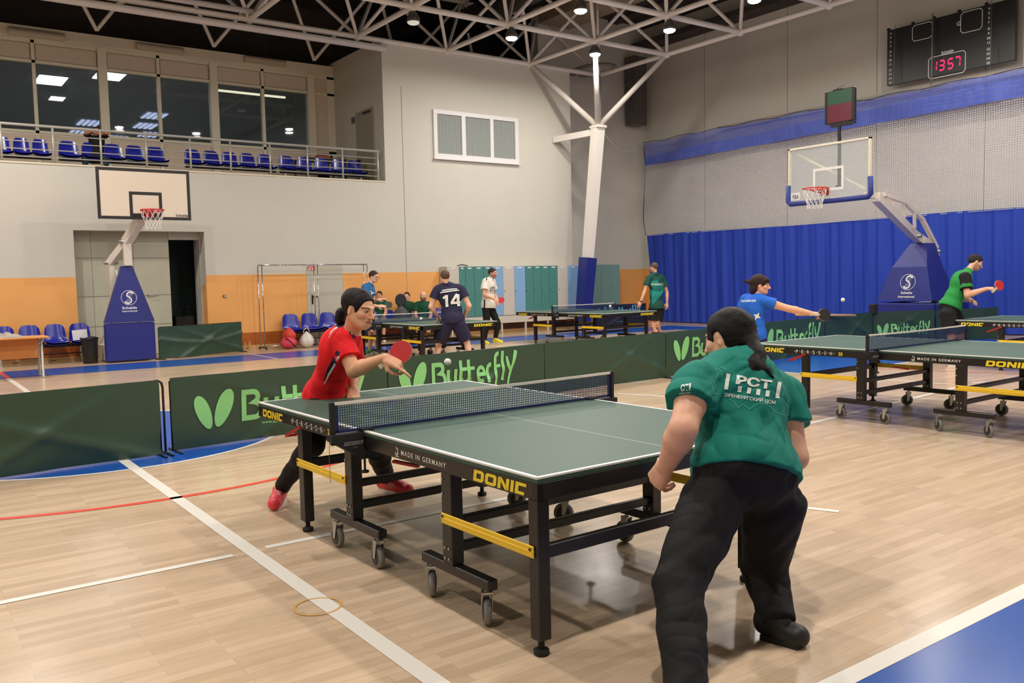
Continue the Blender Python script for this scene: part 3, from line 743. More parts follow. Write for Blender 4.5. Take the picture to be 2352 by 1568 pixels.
# ================================================================== TABLE TENNIS TABLES
H = 0.676; HL, HW = 1.37, 0.7625
def bolts(mb, pts, axis='y', r=0.006, d=0.004):
    for p in pts:
        mb.lathe([(r, -d), (r * 0.6, d)], c=p, n=8, axis=axis)
def make_table(lbl, grp=None):
    t = empty('table_tennis_table', (0, 0, 0), 0, lbl, 'table', grp)
    for s in (-1, 1):
        x0, x1 = (0.004, HL) if s > 0 else (-HL, -0.004)
        tp = MB().box(x0, x1, -HW, HW, H - 0.022, H, 0.001).build('tabletop', table_green, t)
        lm = MB(); z = H + 0.0006
        def q(a, b, c, d): lm.add([(a, c, z), (b, c, z), (b, d, z), (a, d, z)], [(0, 1, 2, 3)])
        q(x0, x1, -HW, -HW + 0.02); q(x0, x1, HW - 0.02, HW); q(x0, x1, -0.0015, 0.0015)
        xe = HL if s > 0 else -HL; q(min(xe, xe - s * 0.02), max(xe, xe - s * 0.02), -HW, HW)
        # white edge of the board
        for y in (-HW - 0.0006, HW + 0.0006): lm.add([(x0, y, H - 0.006), (x1, y, H - 0.006), (x1, y, H), (x0, y, H)], [(0, 1, 2, 3)])
        lm.add([(xe + s * 0.0006, -HW, H - 0.006), (xe + s * 0.0006, HW, H - 0.006), (xe + s * 0.0006, HW, H), (xe + s * 0.0006, -HW, H)], [(0, 1, 2, 3)])
        lm.build('line_marking', white_paint, tp)
        zb, zt = 0.59, H - 0.0225
        MB().box(x0, x1, -HW, -HW + 0.03, zb, zt, 0.002).box(x0, x1, HW - 0.03, HW, zb, zt, 0.002).box(min(xe, xe - s * 0.03), max(xe, xe - s * 0.03), -HW, HW, zb, zt, 0.002).box(x0 if s > 0 else x1 - 0.03, x0 + 0.03 if s > 0 else x1, -HW, HW, zb + 0.02, zt, 0.002).build('apron', black, t)
    NY, FY = -HW + 0.03, 0.47
    legx = {1: (1.31, 1.367, 0.715, 0.79), -1: (-0.79, -0.725, -0.2, -0.125)}
    for s in (1, -1):
        a0, a1, b0, b1 = legx[s]
        for y in (NY, FY):
            l = MB().box(a0, a1, y - 0.028, y + 0.028, 0.06, 0.59, 0.003).build('outer_leg', black, t)
            MB().lathe([(0.013, 0.02), (0.013, 0.06)], ((a0 + a1) / 2, y, 0), 10).lathe([(0.026, 0), (0.03, 0.006), (0.03, 0.02), (0.016, 0.027)], ((a0 + a1) / 2, y, 0), 16).build('levelling_foot', black_matte, l, True)
            l = MB().box(b0, b1, y - 0.03, y + 0.03, 0.2, 0.59, 0.003).build('inner_leg', black, t)
            bm = MB(); xb = (b0 + b1) / 2
            bolts(bm, [(xb + dx, y - 0.031, z) for dx in (-0.015, 0.015) for z in (0.225, 0.27)] + [(b0 + 0.012, y - 0.031, z) for z in (0.5, 0.56)])
            bm.build('bolt', steel, l)
            c = (0.5265, 1.037) if s > 0 else (-0.406, 0.127)
            f = MB().box(c[0], c[1], y - 0.024, y + 0.024, 0.157, 0.2, 0.003)
            f = f.build('foot_bar', black, t)
            for k, xx in enumerate((c[0] + 0.045, c[1] - 0.045)):
                cs = empty('caster', (xx, y, 0)); cs.parent = t; tag(cs)
                rz = {(1, -1): (-0.6, -0.52), (-1, -1): (0.02, -0.08), (1, 1): (0.05, -0.3), (-1, 1): (0.9, 0.75)}[(s, -1 if y < 0 else 1)][k]; cs.rotation_euler = (0, 0, rz)
                MB().lathe([(0.012, -0.015), (0.05, -0.015), (0.057, -0.009), (0.058, 0.0), (0.057, 0.009), (0.05, 0.015), (0.012, 0.015)], (-0.015, 0, 0.058), 24, 'y').build('caster_wheel', grey_plastic, cs, True)
                MB().lathe([(0.04, -0.0155), (0.034, -0.017), (0.006, -0.018)], (-0.015, 0, 0.058), 20, 'y').lathe([(0.006, 0.018), (0.034, 0.017), (0.04, 0.0155)], (-0.015, 0, 0.058), 20, 'y').build('wheel_hub', dark_plastic, cs, True)
                fk = MB()
                for sy in (-0.021, 0.021): fk.prism([(-0.024, 0.05), (-0.006, 0.05), (0.02, 0.14), (-0.022, 0.14)], lambda u, v, t_, sy=sy: (u, sy + t_, v), -0.0015, 0.0015)
                fk.box(-0.024, 0.022, -0.021, 0.021, 0.138, 0.144).lathe([(0.011, 0.144), (0.011, 0.158)], n=10)
                fk.build('caster_fork', steel, cs)
        MB().box((a0 + a1) / 2 - 0.015, (a0 + a1) / 2 + 0.015, NY + 0.028, FY - 0.028, 0.362, 0.412, 0.003).build('cross_beam', black, t)
        MB().box((b0 + b1) / 2 - 0.015, (b0 + b1) / 2 + 0.015, NY + 0.03, FY - 0.03, 0.245, 0.285, 0.003).build('cross_beam', black, t)
        MB().box((b0 + b1) / 2 - 0.02, (b0 + b1) / 2 + 0.02, NY + 0.03, FY - 0.03, 0.36, 0.395, 0.003).build('cross_beam', black, t)
        for y in (NY - 0.034, FY + 0.032):
            xa, xb = (b0 + 0.005, a1 - 0.02) if s > 0 else (a0 - 0.005, b0 + 0.01)
            g = MB().box(xa, xb, y - 0.003, y + 0.003, 0.373, 0.418, 0.002).box(xa, xb, y - 0.005, y + 0.004, 0.392, 0.399, 0.001).build('guard_bar', yellow, t)
            bm = MB(); bolts(bm, [(xa + 0.015, y - 0.005, 0.405), (xb - 0.015, y - 0.005, 0.405)]); bm.build('bolt', dark_plastic, g)
    # red release handles
    for y in (-HW + 0.02,):
        mb = MB(); P0 = Vector((-0.74, y - 0.02, 0.6)); P1 = Vector((-0.93, y - 0.03, 0.525)); 
        for dy in (0, 0.06): mb.beam(P0 + Vector((0, dy, 0)), P1 + Vector((0, dy, 0)), 0.008, 0.016)
        mb.beam(P1, P1 + Vector((0, 0.06, 0)), 0.02, 0.01); mb.beam(P0, P0 + Vector((0, 0.06, 0)), 0.02, 0.01)
        mb.build('release_handle', red_plastic, t)
    MB().beam((0.09, -HW + 0.12, 0.52), (0.2, -HW + 0.2, 0.5), 0.03, 0.012).build('lock_lever', red_plastic, t)
    # lettering on the near long sides (and mirrored on the far side), the end
    yb = -HW - 0.0012
    F = lambda u, v: (u, yb, v)
    def word(fn): mb = MB(); donic(mb, fn); mb.build('maker_lettering', yellow_print, t)
    word(lambda u, v: F(0.96 + u * 0.0745, 0.597 + v * 0.046)); word(lambda u, v: F(-1.295 + u * 0.066, 0.598 + v * 0.045))
    G = lambda u, v: (-u, HW + 0.0012, v)
    word(lambda u, v: G(0.96 + u * 0.0745, 0.597 + v * 0.046)); word(lambda u, v: G(-1.3 + u * 0.0715, 0.597 + v * 0.046))
    E_ = lambda u, v: (HL + 0.0012, u, v)
    word(lambda u, v: E_(0.27 + u * 0.085, 0.598 + v * 0.044)); mb = MB()
    text(mb, '25', lambda u, v: F(u, v), 0.03, -0.385, 0.606, width=0.045, bold=0.03); 
    mb.build('number_lettering', yellow_print, t)
    mb = MB(); x = -0.868; 
    for ch in 'PERSSON':
        text(mb, ch, F, 0.034, x + 0.018, 0.604, width=0.024, bold=0.0); x += 0.0625
        mb.add([F(x - 0.003 + a, 0.618 + b) for a, b in ((0, 0), (0.007, 0), (0.007, 0.007), (0, 0.007))], [(0, 1, 2, 3)])
    mb.add([F(-0.868 + a, 0.618 + b) for a, b in ((0, 0), (0.007, 0), (0.007, 0.007), (0, 0.007))], [(0, 1, 2, 3)])
    mb.build('white_lettering', white_print, t); mb = MB()
    text(mb, 'MADE IN GERMANY', F, 0.023, 0.385, 0.612, width=0.375, bold=0.012, extra=0.3); mb.build('white_lettering', white_print, t); mb = MB()
    # small cup-shaped crest left of it
    ribbon(mb, arc(0.345, 0.618, 0.014, 0.012, 180, 360, 8), 0.004, F); ribbon(mb, arc(0.345, 0.618, 0.007, 0.006, 180, 360, 6), 0.003, F); ribbon(mb, [(0.327, 0.6), (0.365, 0.6)], 0.003, F); ribbon(mb, [(0.345, 0.606), (0.345, 0.6)], 0.004, F); ribbon(mb, [(0.353, 0.618), (0.357, 0.632), (0.35, 0.641)], 0.005, F); ribbon(mb, [(0.343, 0.63), (0.34, 0.645)], 0.004, F)
    tag(mb.build('crest_print', white_print, t))
    return t
def make_net(lbl, grp=None):
    n = empty('table_tennis_net', (0, 0, 0), 0, lbl, 'net', grp)
    hw = HW + 0.1525; zt = H + 0.15
    for s in (-1, 1):
        MB().box(-0.012, 0.012, s * hw - 0.012, s * hw + 0.012, H - 0.055, zt + 0.004, 0.004).build('post', black_matte, n)
        c = MB()
        fn = lambda u, v, t_: (t_, s * u, v)
        c.prism([(hw + 0.018, H - 0.005), (hw + 0.018, H - 0.035), (HW + 0.045, H - 0.115), (HW - 0.02, H - 0.115), (HW - 0.02, H - 0.1), (HW + 0.004, H - 0.09), (HW + 0.004, H - 0.005)], fn, -0.03, 0.03)
        c.prism([(HW + 0.01, H - 0.005), (HW + 0.01, H + 0.012), (HW - 0.055, H + 0.01), (HW - 0.055, H + 0.002)], fn, -0.028, 0.028)
        c.lathe([(0.006, H - 0.2), (0.006, H - 0.1)], (0, s * (HW - 0.012), 0), 8); c.lathe([(0.02, H - 0.21), (0.02, H - 0.2)], (0, s * (HW - 0.012), 0), 10)
        cl = c.build('clamp', black_matte, n)
        if s < 0:
            mb = MB(); F = lambda u, v: (0.0305, u, v) 
            F2 = lambda u, v: (0.031, -hw + 0.04 + u, H - 0.06 + v)
            mb.add([F2(0.0, 0), F2(0.1, 0), F2(0.107, 0.018), F2(0.007, 0.018)], [(0, 1, 2, 3)]); text(mb, '10/10', F2, 0.008, 0.05, -0.016)
            mb.build('plate', grey_plastic, cl)
            m2 = MB(); text(m2, 'START LINE', lambda u, v: (0.0315, -hw + 0.04 + u, H - 0.06 + v), 0.011, 0.01, 0.0035, width=0.088, bold=0.01); m2.build('plate_print', black_matte, cl)
    nt_ = MB(); sag = lambda y: -0.006 * (1 - (y / hw) ** 2)
    ys = np.arange(-hw + 0.03, hw - 0.029, 0.0125); t = 0.0013
    for y in ys:
        z1 = zt - 0.012 + sag(y); nt_.add([(-t, y - t, H + 0.012), (t, y - t, H + 0.012), (t, y + t, H + 0.012), (-t, y + t, H + 0.012), (-t, y - t, z1), (t, y - t, z1), (t, y + t, z1), (-t, y + t, z1)], [(0, 1, 5, 4), (1, 2, 6, 5), (2, 3, 7, 6), (3, 0, 4, 7)])
    z = H + 0.022
    while z < zt - 0.016:
        nt_.box(-t, t, -hw + 0.02, hw - 0.02, z - t, z + t); z += 0.0125
    tag(nt_.build('netting', net_thread, n), kind='stuff')
    MB().box(-0.0018, 0.0018, -hw + 0.012, -hw + 0.032, H + 0.004, zt - 0.01).box(-0.0018, 0.0018, hw - 0.032, hw - 0.012, H + 0.004, zt - 0.01).box(-0.0018, 0.0018, -hw + 0.012, hw - 0.012, H + 0.001, H + 0.014).build('hem_band', navy_fabric, n)
    tb = MB(); N_ = 40
    vs = []
    for k in range(N_ + 1):
        y = -hw + 0.012 + (2 * hw - 0.024) * k / N_; w_ = 0.002 * math.sin(k * 1.3) 
        for dx, dz in ((-0.003, -0.013), (0.003, -0.013), (0.003, 0.001), (-0.003, 0.001)): vs.append((dx + w_, y, zt + dz + sag(y)))
    tb.add(vs, [(k * 4 + a, k * 4 + (a + 1) % 4, k * 4 + 4 + (a + 1) % 4, k * 4 + 4 + a) for k in range(N_) for a in range(4)])
    tb.build('top_tape', tape_white, n)
    return n
t0 = make_table('nearest green table with black frame, between the woman in red and the woman in green')
n0 = make_net('dark blue net with white tape across the nearest table')
TT = [(0, 0, 0.0218, None, None), (-0.603, 5.445, 0.018, 'green table on casters at the right, behind the woman in green', 'net on the table right of the woman in green'),
      (-10.224, 9.444, 0.0504, 'green table in front of the man in the teal shirt and the lockers', 'net on the far table before the lockers'),
      (-9.805, 5.149, 0.0227, 'green table that the man with number 14 is playing at', 'net on the table of the man with number 14'),
      (-1.078, 10.484, 0.0233, 'far right green table in front of the man in the green vest', 'net on the far right table by the man in the green vest')]
for k, (x, y, a, l, l2) in enumerate(TT):
    t = t0 if k == 0 else copy_tree(t0); n = n0 if k == 0 else copy_tree(n0)
    for o, L_ in ((t, l), (n, l2)):
        o.location = (x, y, 0); o.rotation_euler = (0, 0, a)
        if L_: o['label'] = L_
# key chain hanging from the near net post
MB_ = MB(); p = Matrix.Rotation(0.0218, 4, 'Z') @ Vector((-0.02, -HW - 0.16, 0.66))
MB_.tube([p, p + Vector((-0.004, -0.004, -0.1)), p + Vector((0.002, -0.004, -0.22))], 0.0015, 6)
MB_.build('dangling_cord', grey_plastic, n0, T=n0.matrix_basis.inverted())

# ---- balls
def ball(loc, lbl):
    o = MB().sphere((0, 0, 0), 0.02, 20, 12).build('table_tennis_ball', mat('ball_white', (236, 232, 222), 0.35), smooth=True); o.location = loc
    tag(o, lbl, 'ball'); return o
ball(at(1028, 831, 4.85), 'white ball in the air right of the red paddle').scale = (1, 1, 1)
ball(at(1936, 688.5, 8.6), 'white ball in the air before the blue curtain, right of the black paddle')
ball(at(1401.5, 702.5, 14.5), 'white ball in the air over the far table before the lockers')
ball(at(967, 731, 13.5), 'small white ball over the table of the man with number 14')

# ================================================================== BARRIERS (surrounds)
BH = 0.628
def barrier(a, b, lbl, logo=None, mat_=barrier_green, pm=print_green, feet=True, sag=0.0, seed=1, seen_side=1, lshift=0.0, post=None, www=False):
    "cloth panel hung on a wire frame from floor point a to b; the print faces the camera side"
    a = Vector((a[0], a[1], 0)); b = Vector((b[0], b[1], 0)); L_ = (b - a).length
    d = (b - a) / L_; ang = math.atan2(d.y, d.x)
    r = empty('court_barrier', a, ang, lbl, 'barrier', 'green court barriers' if mat_ is barrier_green else None)
    rr = random.Random(seed); ph = [rr.uniform(0, 6) for _ in range(6)]
    def disp(u, v):   # u 0..L, v 0..BH ; offset along local y (towards the camera = negative)
        s_ = u / L_; t_ = 1 - v / BH; e = 4 * s_ * (1 - s_)
        k = 0.035 * t_ * t_ * math.sin(2.1 * u + ph[0]) * e
        x = (u - L_ * (0.1 + 0.5 * 0) ); 
        f1 = math.exp(-((u * 0.33 + v * 0.9 - 0.75 - 0.1 * math.sin(ph[1])) / 0.05) ** 2) * 0.018 * min(1, t_ * 2)
        f2 = math.exp(-(((L_ - u) * 0.42 + v * 0.8 - 0.6) / 0.045) ** 2) * 0.02 * min(1, t_ * 2)
        f3 = 0.006 * math.sin(9 * u + 5 * v + ph[2]) * t_ + 0.004 * math.sin(17 * u - 8 * v + ph[3]) * t_
        sg = sag * math.exp(-((v - 0.28 - 0.45 * (s_ - 0.5) ** 2) / 0.05) ** 2)
        return -(k + f1 + f2 + f3 + sg) 
    NU, NV = 150, 30; vs = []
    for i in range(NU + 1):
        for j in range(NV + 1):
            u = L_ * i / NU; v = 0.012 + (BH - 0.012) * j / NV
            scal = 0.003 * abs(math.sin(u * 18)) * (1 if j == NV else 0)
            vs.append((u, disp(u, v), v - scal - sag * 0.6 * 4 * (i / NU) * (1 - i / NU) * (j / NV)))
    n1 = len(vs); vs += [(x, y + 0.004, z) for x, y, z in vs]
    q = lambda i, j: i * (NV + 1) + j
    fs = []
    for i in range(NU):
        for j in range(NV):
            fs.append((q(i, j), q(i + 1, j), q(i + 1, j + 1), q(i, j + 1))); fs.append((n1 + q(i, j + 1), n1 + q(i + 1, j + 1), n1 + q(i + 1, j), n1 + q(i, j)))
    cl = MB().add(vs, fs).build('cloth_panel', mat_, r, True)
    fr = MB(); rr_ = 0.008
    for u in (0.0, L_): fr.tube([(u, 0.012, 0.01), (u, 0.012, BH - 0.03), (u + (0.03 if u == 0 else -0.03), 0.012, BH - 0.004)], rr_, 8)
    fr.tube([(0.03, 0.012, BH - 0.006), (L_ - 0.03, 0.012, BH - 0.006)], 0.006, 8)
    fr.build('wire_frame', black, r, True)
    if feet:
        for u in (0.02, L_ - 0.02): o = MB().tube([(u, -0.16, 0.009), (u, 0.16, 0.009)], 0.009, 8).build('foot', black, r, True)
    if logo:
        w_, x0, y0 = logo; sc = w_ / 6.6; pr = MB()
        def F(u, v):
            U = x0 + 1.6 * sc + u * sc + lshift; V = y0 + v * sc * 1.1; U = min(max(U, 0.0), L_); return (U, disp(U, V) - 0.0065, V)
        butterfly(pr, F)
        if www: text(pr, 'www.butterfly.tt', lambda u, v: (x0 + 0.6 + u, disp(min(L_, x0 + 0.6 + u), 0.14 + v) - 0.004, 0.14 + v), 0.03)
        pr.build('printed_logo', pm, cl)
    return r
barrier((-3.35, -3.15), (-3.62, -0.83), 'green barrier at the left edge, nearest of the row', seed=3, sag=0.0)
barrier((-3.70, -0.72), (-3.87, 1.40), 'green barrier with wing mark behind the woman in red', logo=(1.7, 0.2, 0.185), seed=5, www=True)
barrier((-3.875, 1.415), (-4.235, 3.68), 'green barrier with wing mark right of the flying ball', logo=(1.72, 0.14, 0.25), seed=8)
barrier((-4.24, 3.69), (-4.46, 5.95), 'plain dark green barrier behind the near net end', seed=9)
barrier((-4.46, 5.965), (-4.68, 8.1), 'green barrier with wing mark left of the woman in green', logo=(1.7, 0.16, 0.24), seed=12)
barrier((-4.80, 8.2), (-5.1, 10.5), 'green barrier with wing mark behind the woman in blue', logo=(2.0, 0.2, 0.16), seed=14)
barrier((-5.1, 10.52), (-5.35, 12.38), 'plain dark green barrier right of the black paddle', seed=15)
barrier((-5.35, 12.4), (-4.88, 13.7), 'green barrier with wing mark before the right hoop base', logo=(1.22, 0.08, 0.19), seed=18)
barrier((-4.86, 13.73), (-4.4, 15.2), 'dark green barrier end behind the man in the green vest', seed=19)
barrier((-13.45, 1.55), (-14.1, 3.36), 'plain green barrier standing right of the left hoop base', seed=21, sag=0.02)
barrier((-13.9, 12.9), (-13.75, 14.75), 'dark blue barrier with light blue print behind the far table by the corner', logo=(1.55, 0.15, 0.3), mat_=mat('barrier_navy', (26, 32, 54), 0.5), pm=mat('print_blue', (90, 170, 220), 0.5), seed=23, www=True)
# bent black post end between the two nearest barriers
c = fl(395, 1040); mb = MB(); z = 0.0
P = [Vector((-3.66, -0.79, 0.0)), Vector((-3.66, -0.79, 0.56)), Vector((-3.655, -0.8, 0.6)), Vector((-3.64, -0.83, 0.622)), Vector((-3.625, -0.86, 0.622))]
mb.tube(P, 0.01, 8); mb.tube([(-3.5, -0.77, 0.011), (-3.82, -0.81, 0.011)], 0.011, 8)
tag(mb.build('barrier_end_post', black, smooth=True), 'bent black post with a foot closing the gap between the two nearest barriers', 'post')
# ================================================================== BASKETBALL HOOPS
def logo_S(mb, F):
    ribbon(mb, arc(0, 0, 1, 1, 0, 360, 32)[:-1], 0.06, F, True)
    ribbon(mb, arc(0.18, 0.36, 0.42, 0.4, 20, 200, 10) + arc(-0.12, -0.36, 0.42, 0.42, 60, -160, 12), [0.26] * 5 + [0.2] * 14 + [0.26] * 5, F)
    for c in ((0.16, 0.3), (-0.1, -0.38)): ribbon(mb, [(c[0] + .15 * math.cos(t), c[1] + .15 * math.sin(t)) for t in [2 * PI * k / 16 for k in range(16)]], 0.04, F, True)
def rim_and_net(parent, c, d, seed=0, col=(206, 44, 32)):
    "c: ring centre (local), d: unit vector from the board to the ring centre"
    rm_ = mat('rim_%d' % col[1], col, 0.4); R_ = 0.2
    mb = MB().tube([c + Vector((R_ * math.cos(t), R_ * math.sin(t), 0)) for t in [2 * PI * k / 28 for k in range(28)]], 0.011, 8, closed=True)
    e = c - d * (R_ + 0.0); side = Vector((-d.y, d.x, 0)); mb.beam(c - d * (R_ + 0.1), c - d * (R_ - 0.02), 0.16, 0.05); mb.box
    for s in (-1, 1): mb.beam(c - d * (R_ + 0.1) + side * 0.07 * s - Vector((0, 0, 0.06)), c - d * 0.08 + side * 0.185 * s, 0.02, 0.02)
    mb.beam(c - d * (R_ + 0.1) - Vector((0, 0, 0.05)), c - d * (R_ + 0.07) - Vector((0, 0, 0.05)), 0.15, 0.12)
    rim = mb.build('rim', rm_, parent, True)
    nt_ = MB(); lv = [(0.2, 0), (0.185, -0.09), (0.15, -0.18), (0.125, -0.27), (0.13, -0.35)]
    for k in range(12):
        for s in (-1, 1):
            pts = []
            for i, (r, z) in enumerate(lv):
                t = 2 * PI * (k + s * 0.5 * (i % 2) ) / 12; t = 2 * PI * (k + s * 0.5 * i) / 12
                pts.append(c + Vector((r * math.cos(t), r * math.sin(t), z)))
            nt_.tube(pts, 0.004, 5, False)
    tag(nt_.build('hoop_net', mat('hoop_net_white', (232, 226, 218), 0.8), parent, True))
hoop_white = mat('hoop_white_paint', (218, 208, 196), 0.45)
# ---- left hoop (faces +x); origin on the floor under the pad front centre
hl = empty('basketball_hoop', (-13.45, 1.05, 0), 0, 'left basketball hoop with white board and blue padded base before the doorway', 'basketball hoop')
MB().box(-0.12, 0.0, -0.44, 0.44, 0.02, 0.73, 0.02).build('base_pad', blue_vinyl, hl)
MB().box(-1.0, -0.12, -0.42, 0.42, 0.03, 0.32, 0.01).beam((-0.95, -0.38, 0.32), (-0.2, -0.2, 0.9), 0.05, 0.05).beam((-0.95, 0.38, 0.32), (-0.2, 0.2, 0.9), 0.05, 0.05).build('base_frame', hoop_white, hl)
mb = MB().add([(0.0, -0.435, 0.74), (0.0, 0.445, 0.74), (-0.06, 0.11, 1.79), (-0.06, -0.08, 1.79), (-0.14, -0.435, 0.74), (-0.14, 0.445, 0.74), (-0.2, 0.11, 1.79), (-0.2, -0.08, 1.79)], [(0, 1, 2, 3), (5, 4, 7, 6), (4, 0, 3, 7), (1, 5, 6, 2), (3, 2, 6, 7), (4, 5, 1, 0)])
tower = mb.build('tower_pad', blue_vinyl, hl)
mb = MB(); F = lambda u, v: (0.004 - 0.06 * ((1.2 + v) - 0.74) / 1.05, u + 0.01, 1.2 + v)
logo_S(mb, lambda u, v: F(u * 0.135, v * 0.135)); text(mb, 'Schelde', F, 0.045, 0, -0.21, width=0.26, bold=0.03, center=True); text(mb, 'International', F, 0.033, 0, -0.265, width=0.26, bold=0.02, center=True)
mb.build('printed_logo', white_print, tower)
fr = MB().box(-0.1, 0.0, -0.04, 0.1, 1.79, 2.2, 0.01)
A = lambda px_, py_, X=-13.5: wx(px_, py_, X) - Vector((-13.45, 1.05, 0))
fr.beam((-0.35, -0.2, 1.8), (-0.35, -0.2, 1.2), 0.09, 0.09)
fr.build('mast', hoop_white, hl)
MB().beam((-0.4, -0.2, 1.86), (-0.07, 0.03, 2.24), 0.14, 0.12).beam((-0.07, 0.03, 2.24), (0.3, 0.2, 2.62), 0.15, 0.15).beam((0.3, 0.2, 2.6), (0.46, 0.24, 2.72), 0.12, 0.12).build('arm', hoop_white, hl)
MB().tube([(-0.06, -0.1, 2.24), (-0.06, 0.17, 2.24)], 0.035, 10).build('hinge', steel, hl, True); MB().tube([(-0.38, -0.32, 1.86), (-0.38, -0.08, 1.86)], 0.035, 10).build('hinge', steel, hl, True)
MB().tube([(-0.3, -0.13, 1.72), (-0.14, -0.1, 1.4)], 0.02, 8).build('gas_strut', hoop_white, hl, True)
bx = 0.5; y0, y1, z0, z1 = -0.535, 1.06, 2.625, 3.525
bd = MB().box(bx - 0.03, bx, y0, y1, z0, z1, 0.003).build('backboard', mat('board_white', (222, 208, 190), 0.45), hl)
mb = MB(); F = lambda u, v: (bx + 0.0015, u, v); c = 0.02
ribbon(mb, [(y0 + c, z0 + c), (y1 - c, z0 + c), (y1 - c, z1 - c), (y0 + c, z1 - c)], 0.056, F, True); ribbon(mb, [(0.02, 2.7), (0.53, 2.7), (0.53, 3.09), (0.02, 3.09)], 0.056, F, True)
text(mb, 'Schelde', F, 0.05, 0.79, 2.685, width=0.22, bold=0.02); ribbon(mb, [(0.82, 2.67), (1.0, 2.67)], 0.006, F)
mb.build('board_marking', mat('board_black', (30, 22, 28), 0.5), bd)
mb = MB(); 
ribbon(mb, [(y0, z0), (y1, z0), (y1, z1), (y0, z1)], 0.012, lambda u, v: (bx + 0.001, u, v), True); mb.build('board_rim', hoop_white, bd)
rim_and_net(hl, Vector((bx + 0.3, 0.31, 2.77)), Vector((1, 0, 0)), col=(196, 30, 34))

# ---- right hoop (faces -y)
hr = empty('basketball_hoop', (-5.6, 13.9, 0), 0, 'right basketball hoop with glass board, blue padded base and shot clock before the curtain', 'basketball hoop')
MB().box(-0.6, 0.58, 0.0, 0.14, 0.02, 0.745, 0.03).box(0.44, 0.59, 0.14, 1.4, 0.02, 0.745, 0.03).box(-0.6, -0.46, 0.14, 1.4, 0.02, 0.745, 0.03).build('base_pad', blue_vinyl, hr)
MB().box(-0.42, 0.42, 0.14, 1.6, 0.05, 0.72, 0.01).build('base_frame', hoop_white, hr)
z0_, z1_, zm = 0.79, 1.93, 1.46
def ringp(z, y, x0, x1, dp): return [(x0, y, z), (x1, y, z), (x1, y + dp, z), (x0, y + dp, z)]
vs = ringp(z0_, 0.0, -0.6, 0.56, 1.0) + ringp(zm, 0.14, -0.36, 0.37, 0.6) + ringp(z1_, 0.36, -0.1, 0.24, 0.32)
fs = [(i, (i + 1) % 4, 4 + (i + 1) % 4, 4 + i) for i in range(4)] + [(4 + i, 4 + (i + 1) % 4, 8 + (i + 1) % 4, 8 + i) for i in range(4)] + [(8, 9, 10, 11), (3, 2, 1, 0)]
tower = MB().add(vs, fs).build('tower_pad', blue_vinyl, hr)
mb = MB(); F = lambda u, v: (u + 0.02, -0.006 + 0.14 * ((1.16 + v) - z0_) / (zm - z0_), 1.16 + v)
logo_S(mb, lambda u, v: F(u * 0.155, v * 0.155)); text(mb, 'Schelde', F, 0.05, 0, -0.235, width=0.24, bold=0.03, center=True); text(mb, 'International', F, 0.045, 0, -0.31, width=0.34, bold=0.025, center=True)
mb.build('printed_logo', white_print, tower)
O = Vector(hr.location)
B0 = Vector((-5.25, 10.8, 0))
def R(px_, py_, Y): return wy(px_, py_, Y) - O
MB().box(-0.02, 0.16, 0.42, 0.6, 1.9, 2.03, 0.01).beam(R(2147, 580, 14.9), R(2150, 700, 14.9), 0.15, 0.12).beam(R(2143, 600, 14.85), R(2154, 700, 15.2), 0.12, 0.06).build('mast', hoop_white, hr)
a0, a1, a2 = R(2012, 452, 11.1), R(2100, 540, 14.1), R(2148, 574, 14.9)
MB().beam(R(2012, 450, 11.0), R(1985, 447, 10.86), 0.14, 0.1).beam(a0, a1, 0.13, 0.16).beam(a1, a2, 0.13, 0.16).beam(R(2030, 446, 11.4), R(2075, 462, 12.9), 0.07, 0.07).beam(R(2075, 462, 12.9), R(2118, 503, 14.2), 0.07, 0.07).beam(R(2118, 503, 14.2), R(2152, 570, 14.9), 0.07, 0.08).beam(R(2075, 465, 12.9), R(2077, 500, 13.0), 0.05, 0.05).beam(R(2100, 487, 13.6), R(2101, 523, 13.7), 0.06, 0.06).beam(R(2050, 452, 12.1), R(2051, 476, 12.1), 0.05, 0.05).build('arm', hoop_white, hr)
MB().tube([R(2086, 541, 14.1), R(2116, 541, 14.1)], 0.04, 10).build('hinge', steel, hr, True); MB().tube([R(2128, 577, 14.85), R(2160, 577, 14.85)], 0.04, 10).build('hinge', steel, hr, True)
MB().tube([R(2154, 620, 14.8), R(2158, 621, 14.75), R(2158, 632, 14.75), R(2154, 633, 14.8)], 0.01, 6).build('grab_handle', hoop_white, hr)
x0, x1, z0, z1, by = -0.465, 1.15, 2.64, 3.625, -3.1; XC = 0.35
g2 = bpy.data.materials.new('board_glass'); g2.use_nodes = True
b_ = g2.node_tree.nodes['Principled BSDF']; b_.inputs['Base Color'].default_value = (0.75, 0.85, 0.82, 1); b_.inputs['Roughness'].default_value = 0.03; b_.inputs['Alpha'].default_value = 0.13; b_.inputs['Specular IOR Level'].default_value = 0.6
bd = MB().box(x0 + 0.03, x1 - 0.03, by, by + 0.012, z0 + 0.03, z1 - 0.03).build('backboard', g2, hr)
f = MB()
for q in ((x0, x1, z1 - 0.035, z1), (x0, x1, z0, z0 + 0.035), (x0, x0 + 0.035, z0, z1), (x1 - 0.035, x1, z0, z1)): f.box(q[0], q[1], by - 0.015, by + 0.045, q[2], q[3], 0.003)
f.beam((x0 + 0.12, by + 0.1, z1 - 0.1), (x1 - 0.25, by + 0.25, z0 + 0.16), 0.03, 0.03)
f.build('board_frame', mat('frame_cream', (224, 214, 192), 0.4), bd)
mb = MB(); ribbon(mb, [(XC - 0.28, z0 + 0.19), (XC + 0.28, z0 + 0.19), (XC + 0.28, z0 + 0.55), (XC - 0.28, z0 + 0.55)], 0.045, lambda u, v: (u, by - 0.002, v), True)
st = [(x0 + 0.05, z0 + 0.06), (x0 + 0.24, z0 + 0.06), (x0 + 0.24, z0 + 0.19), (x0 + 0.05, z0 + 0.19)]
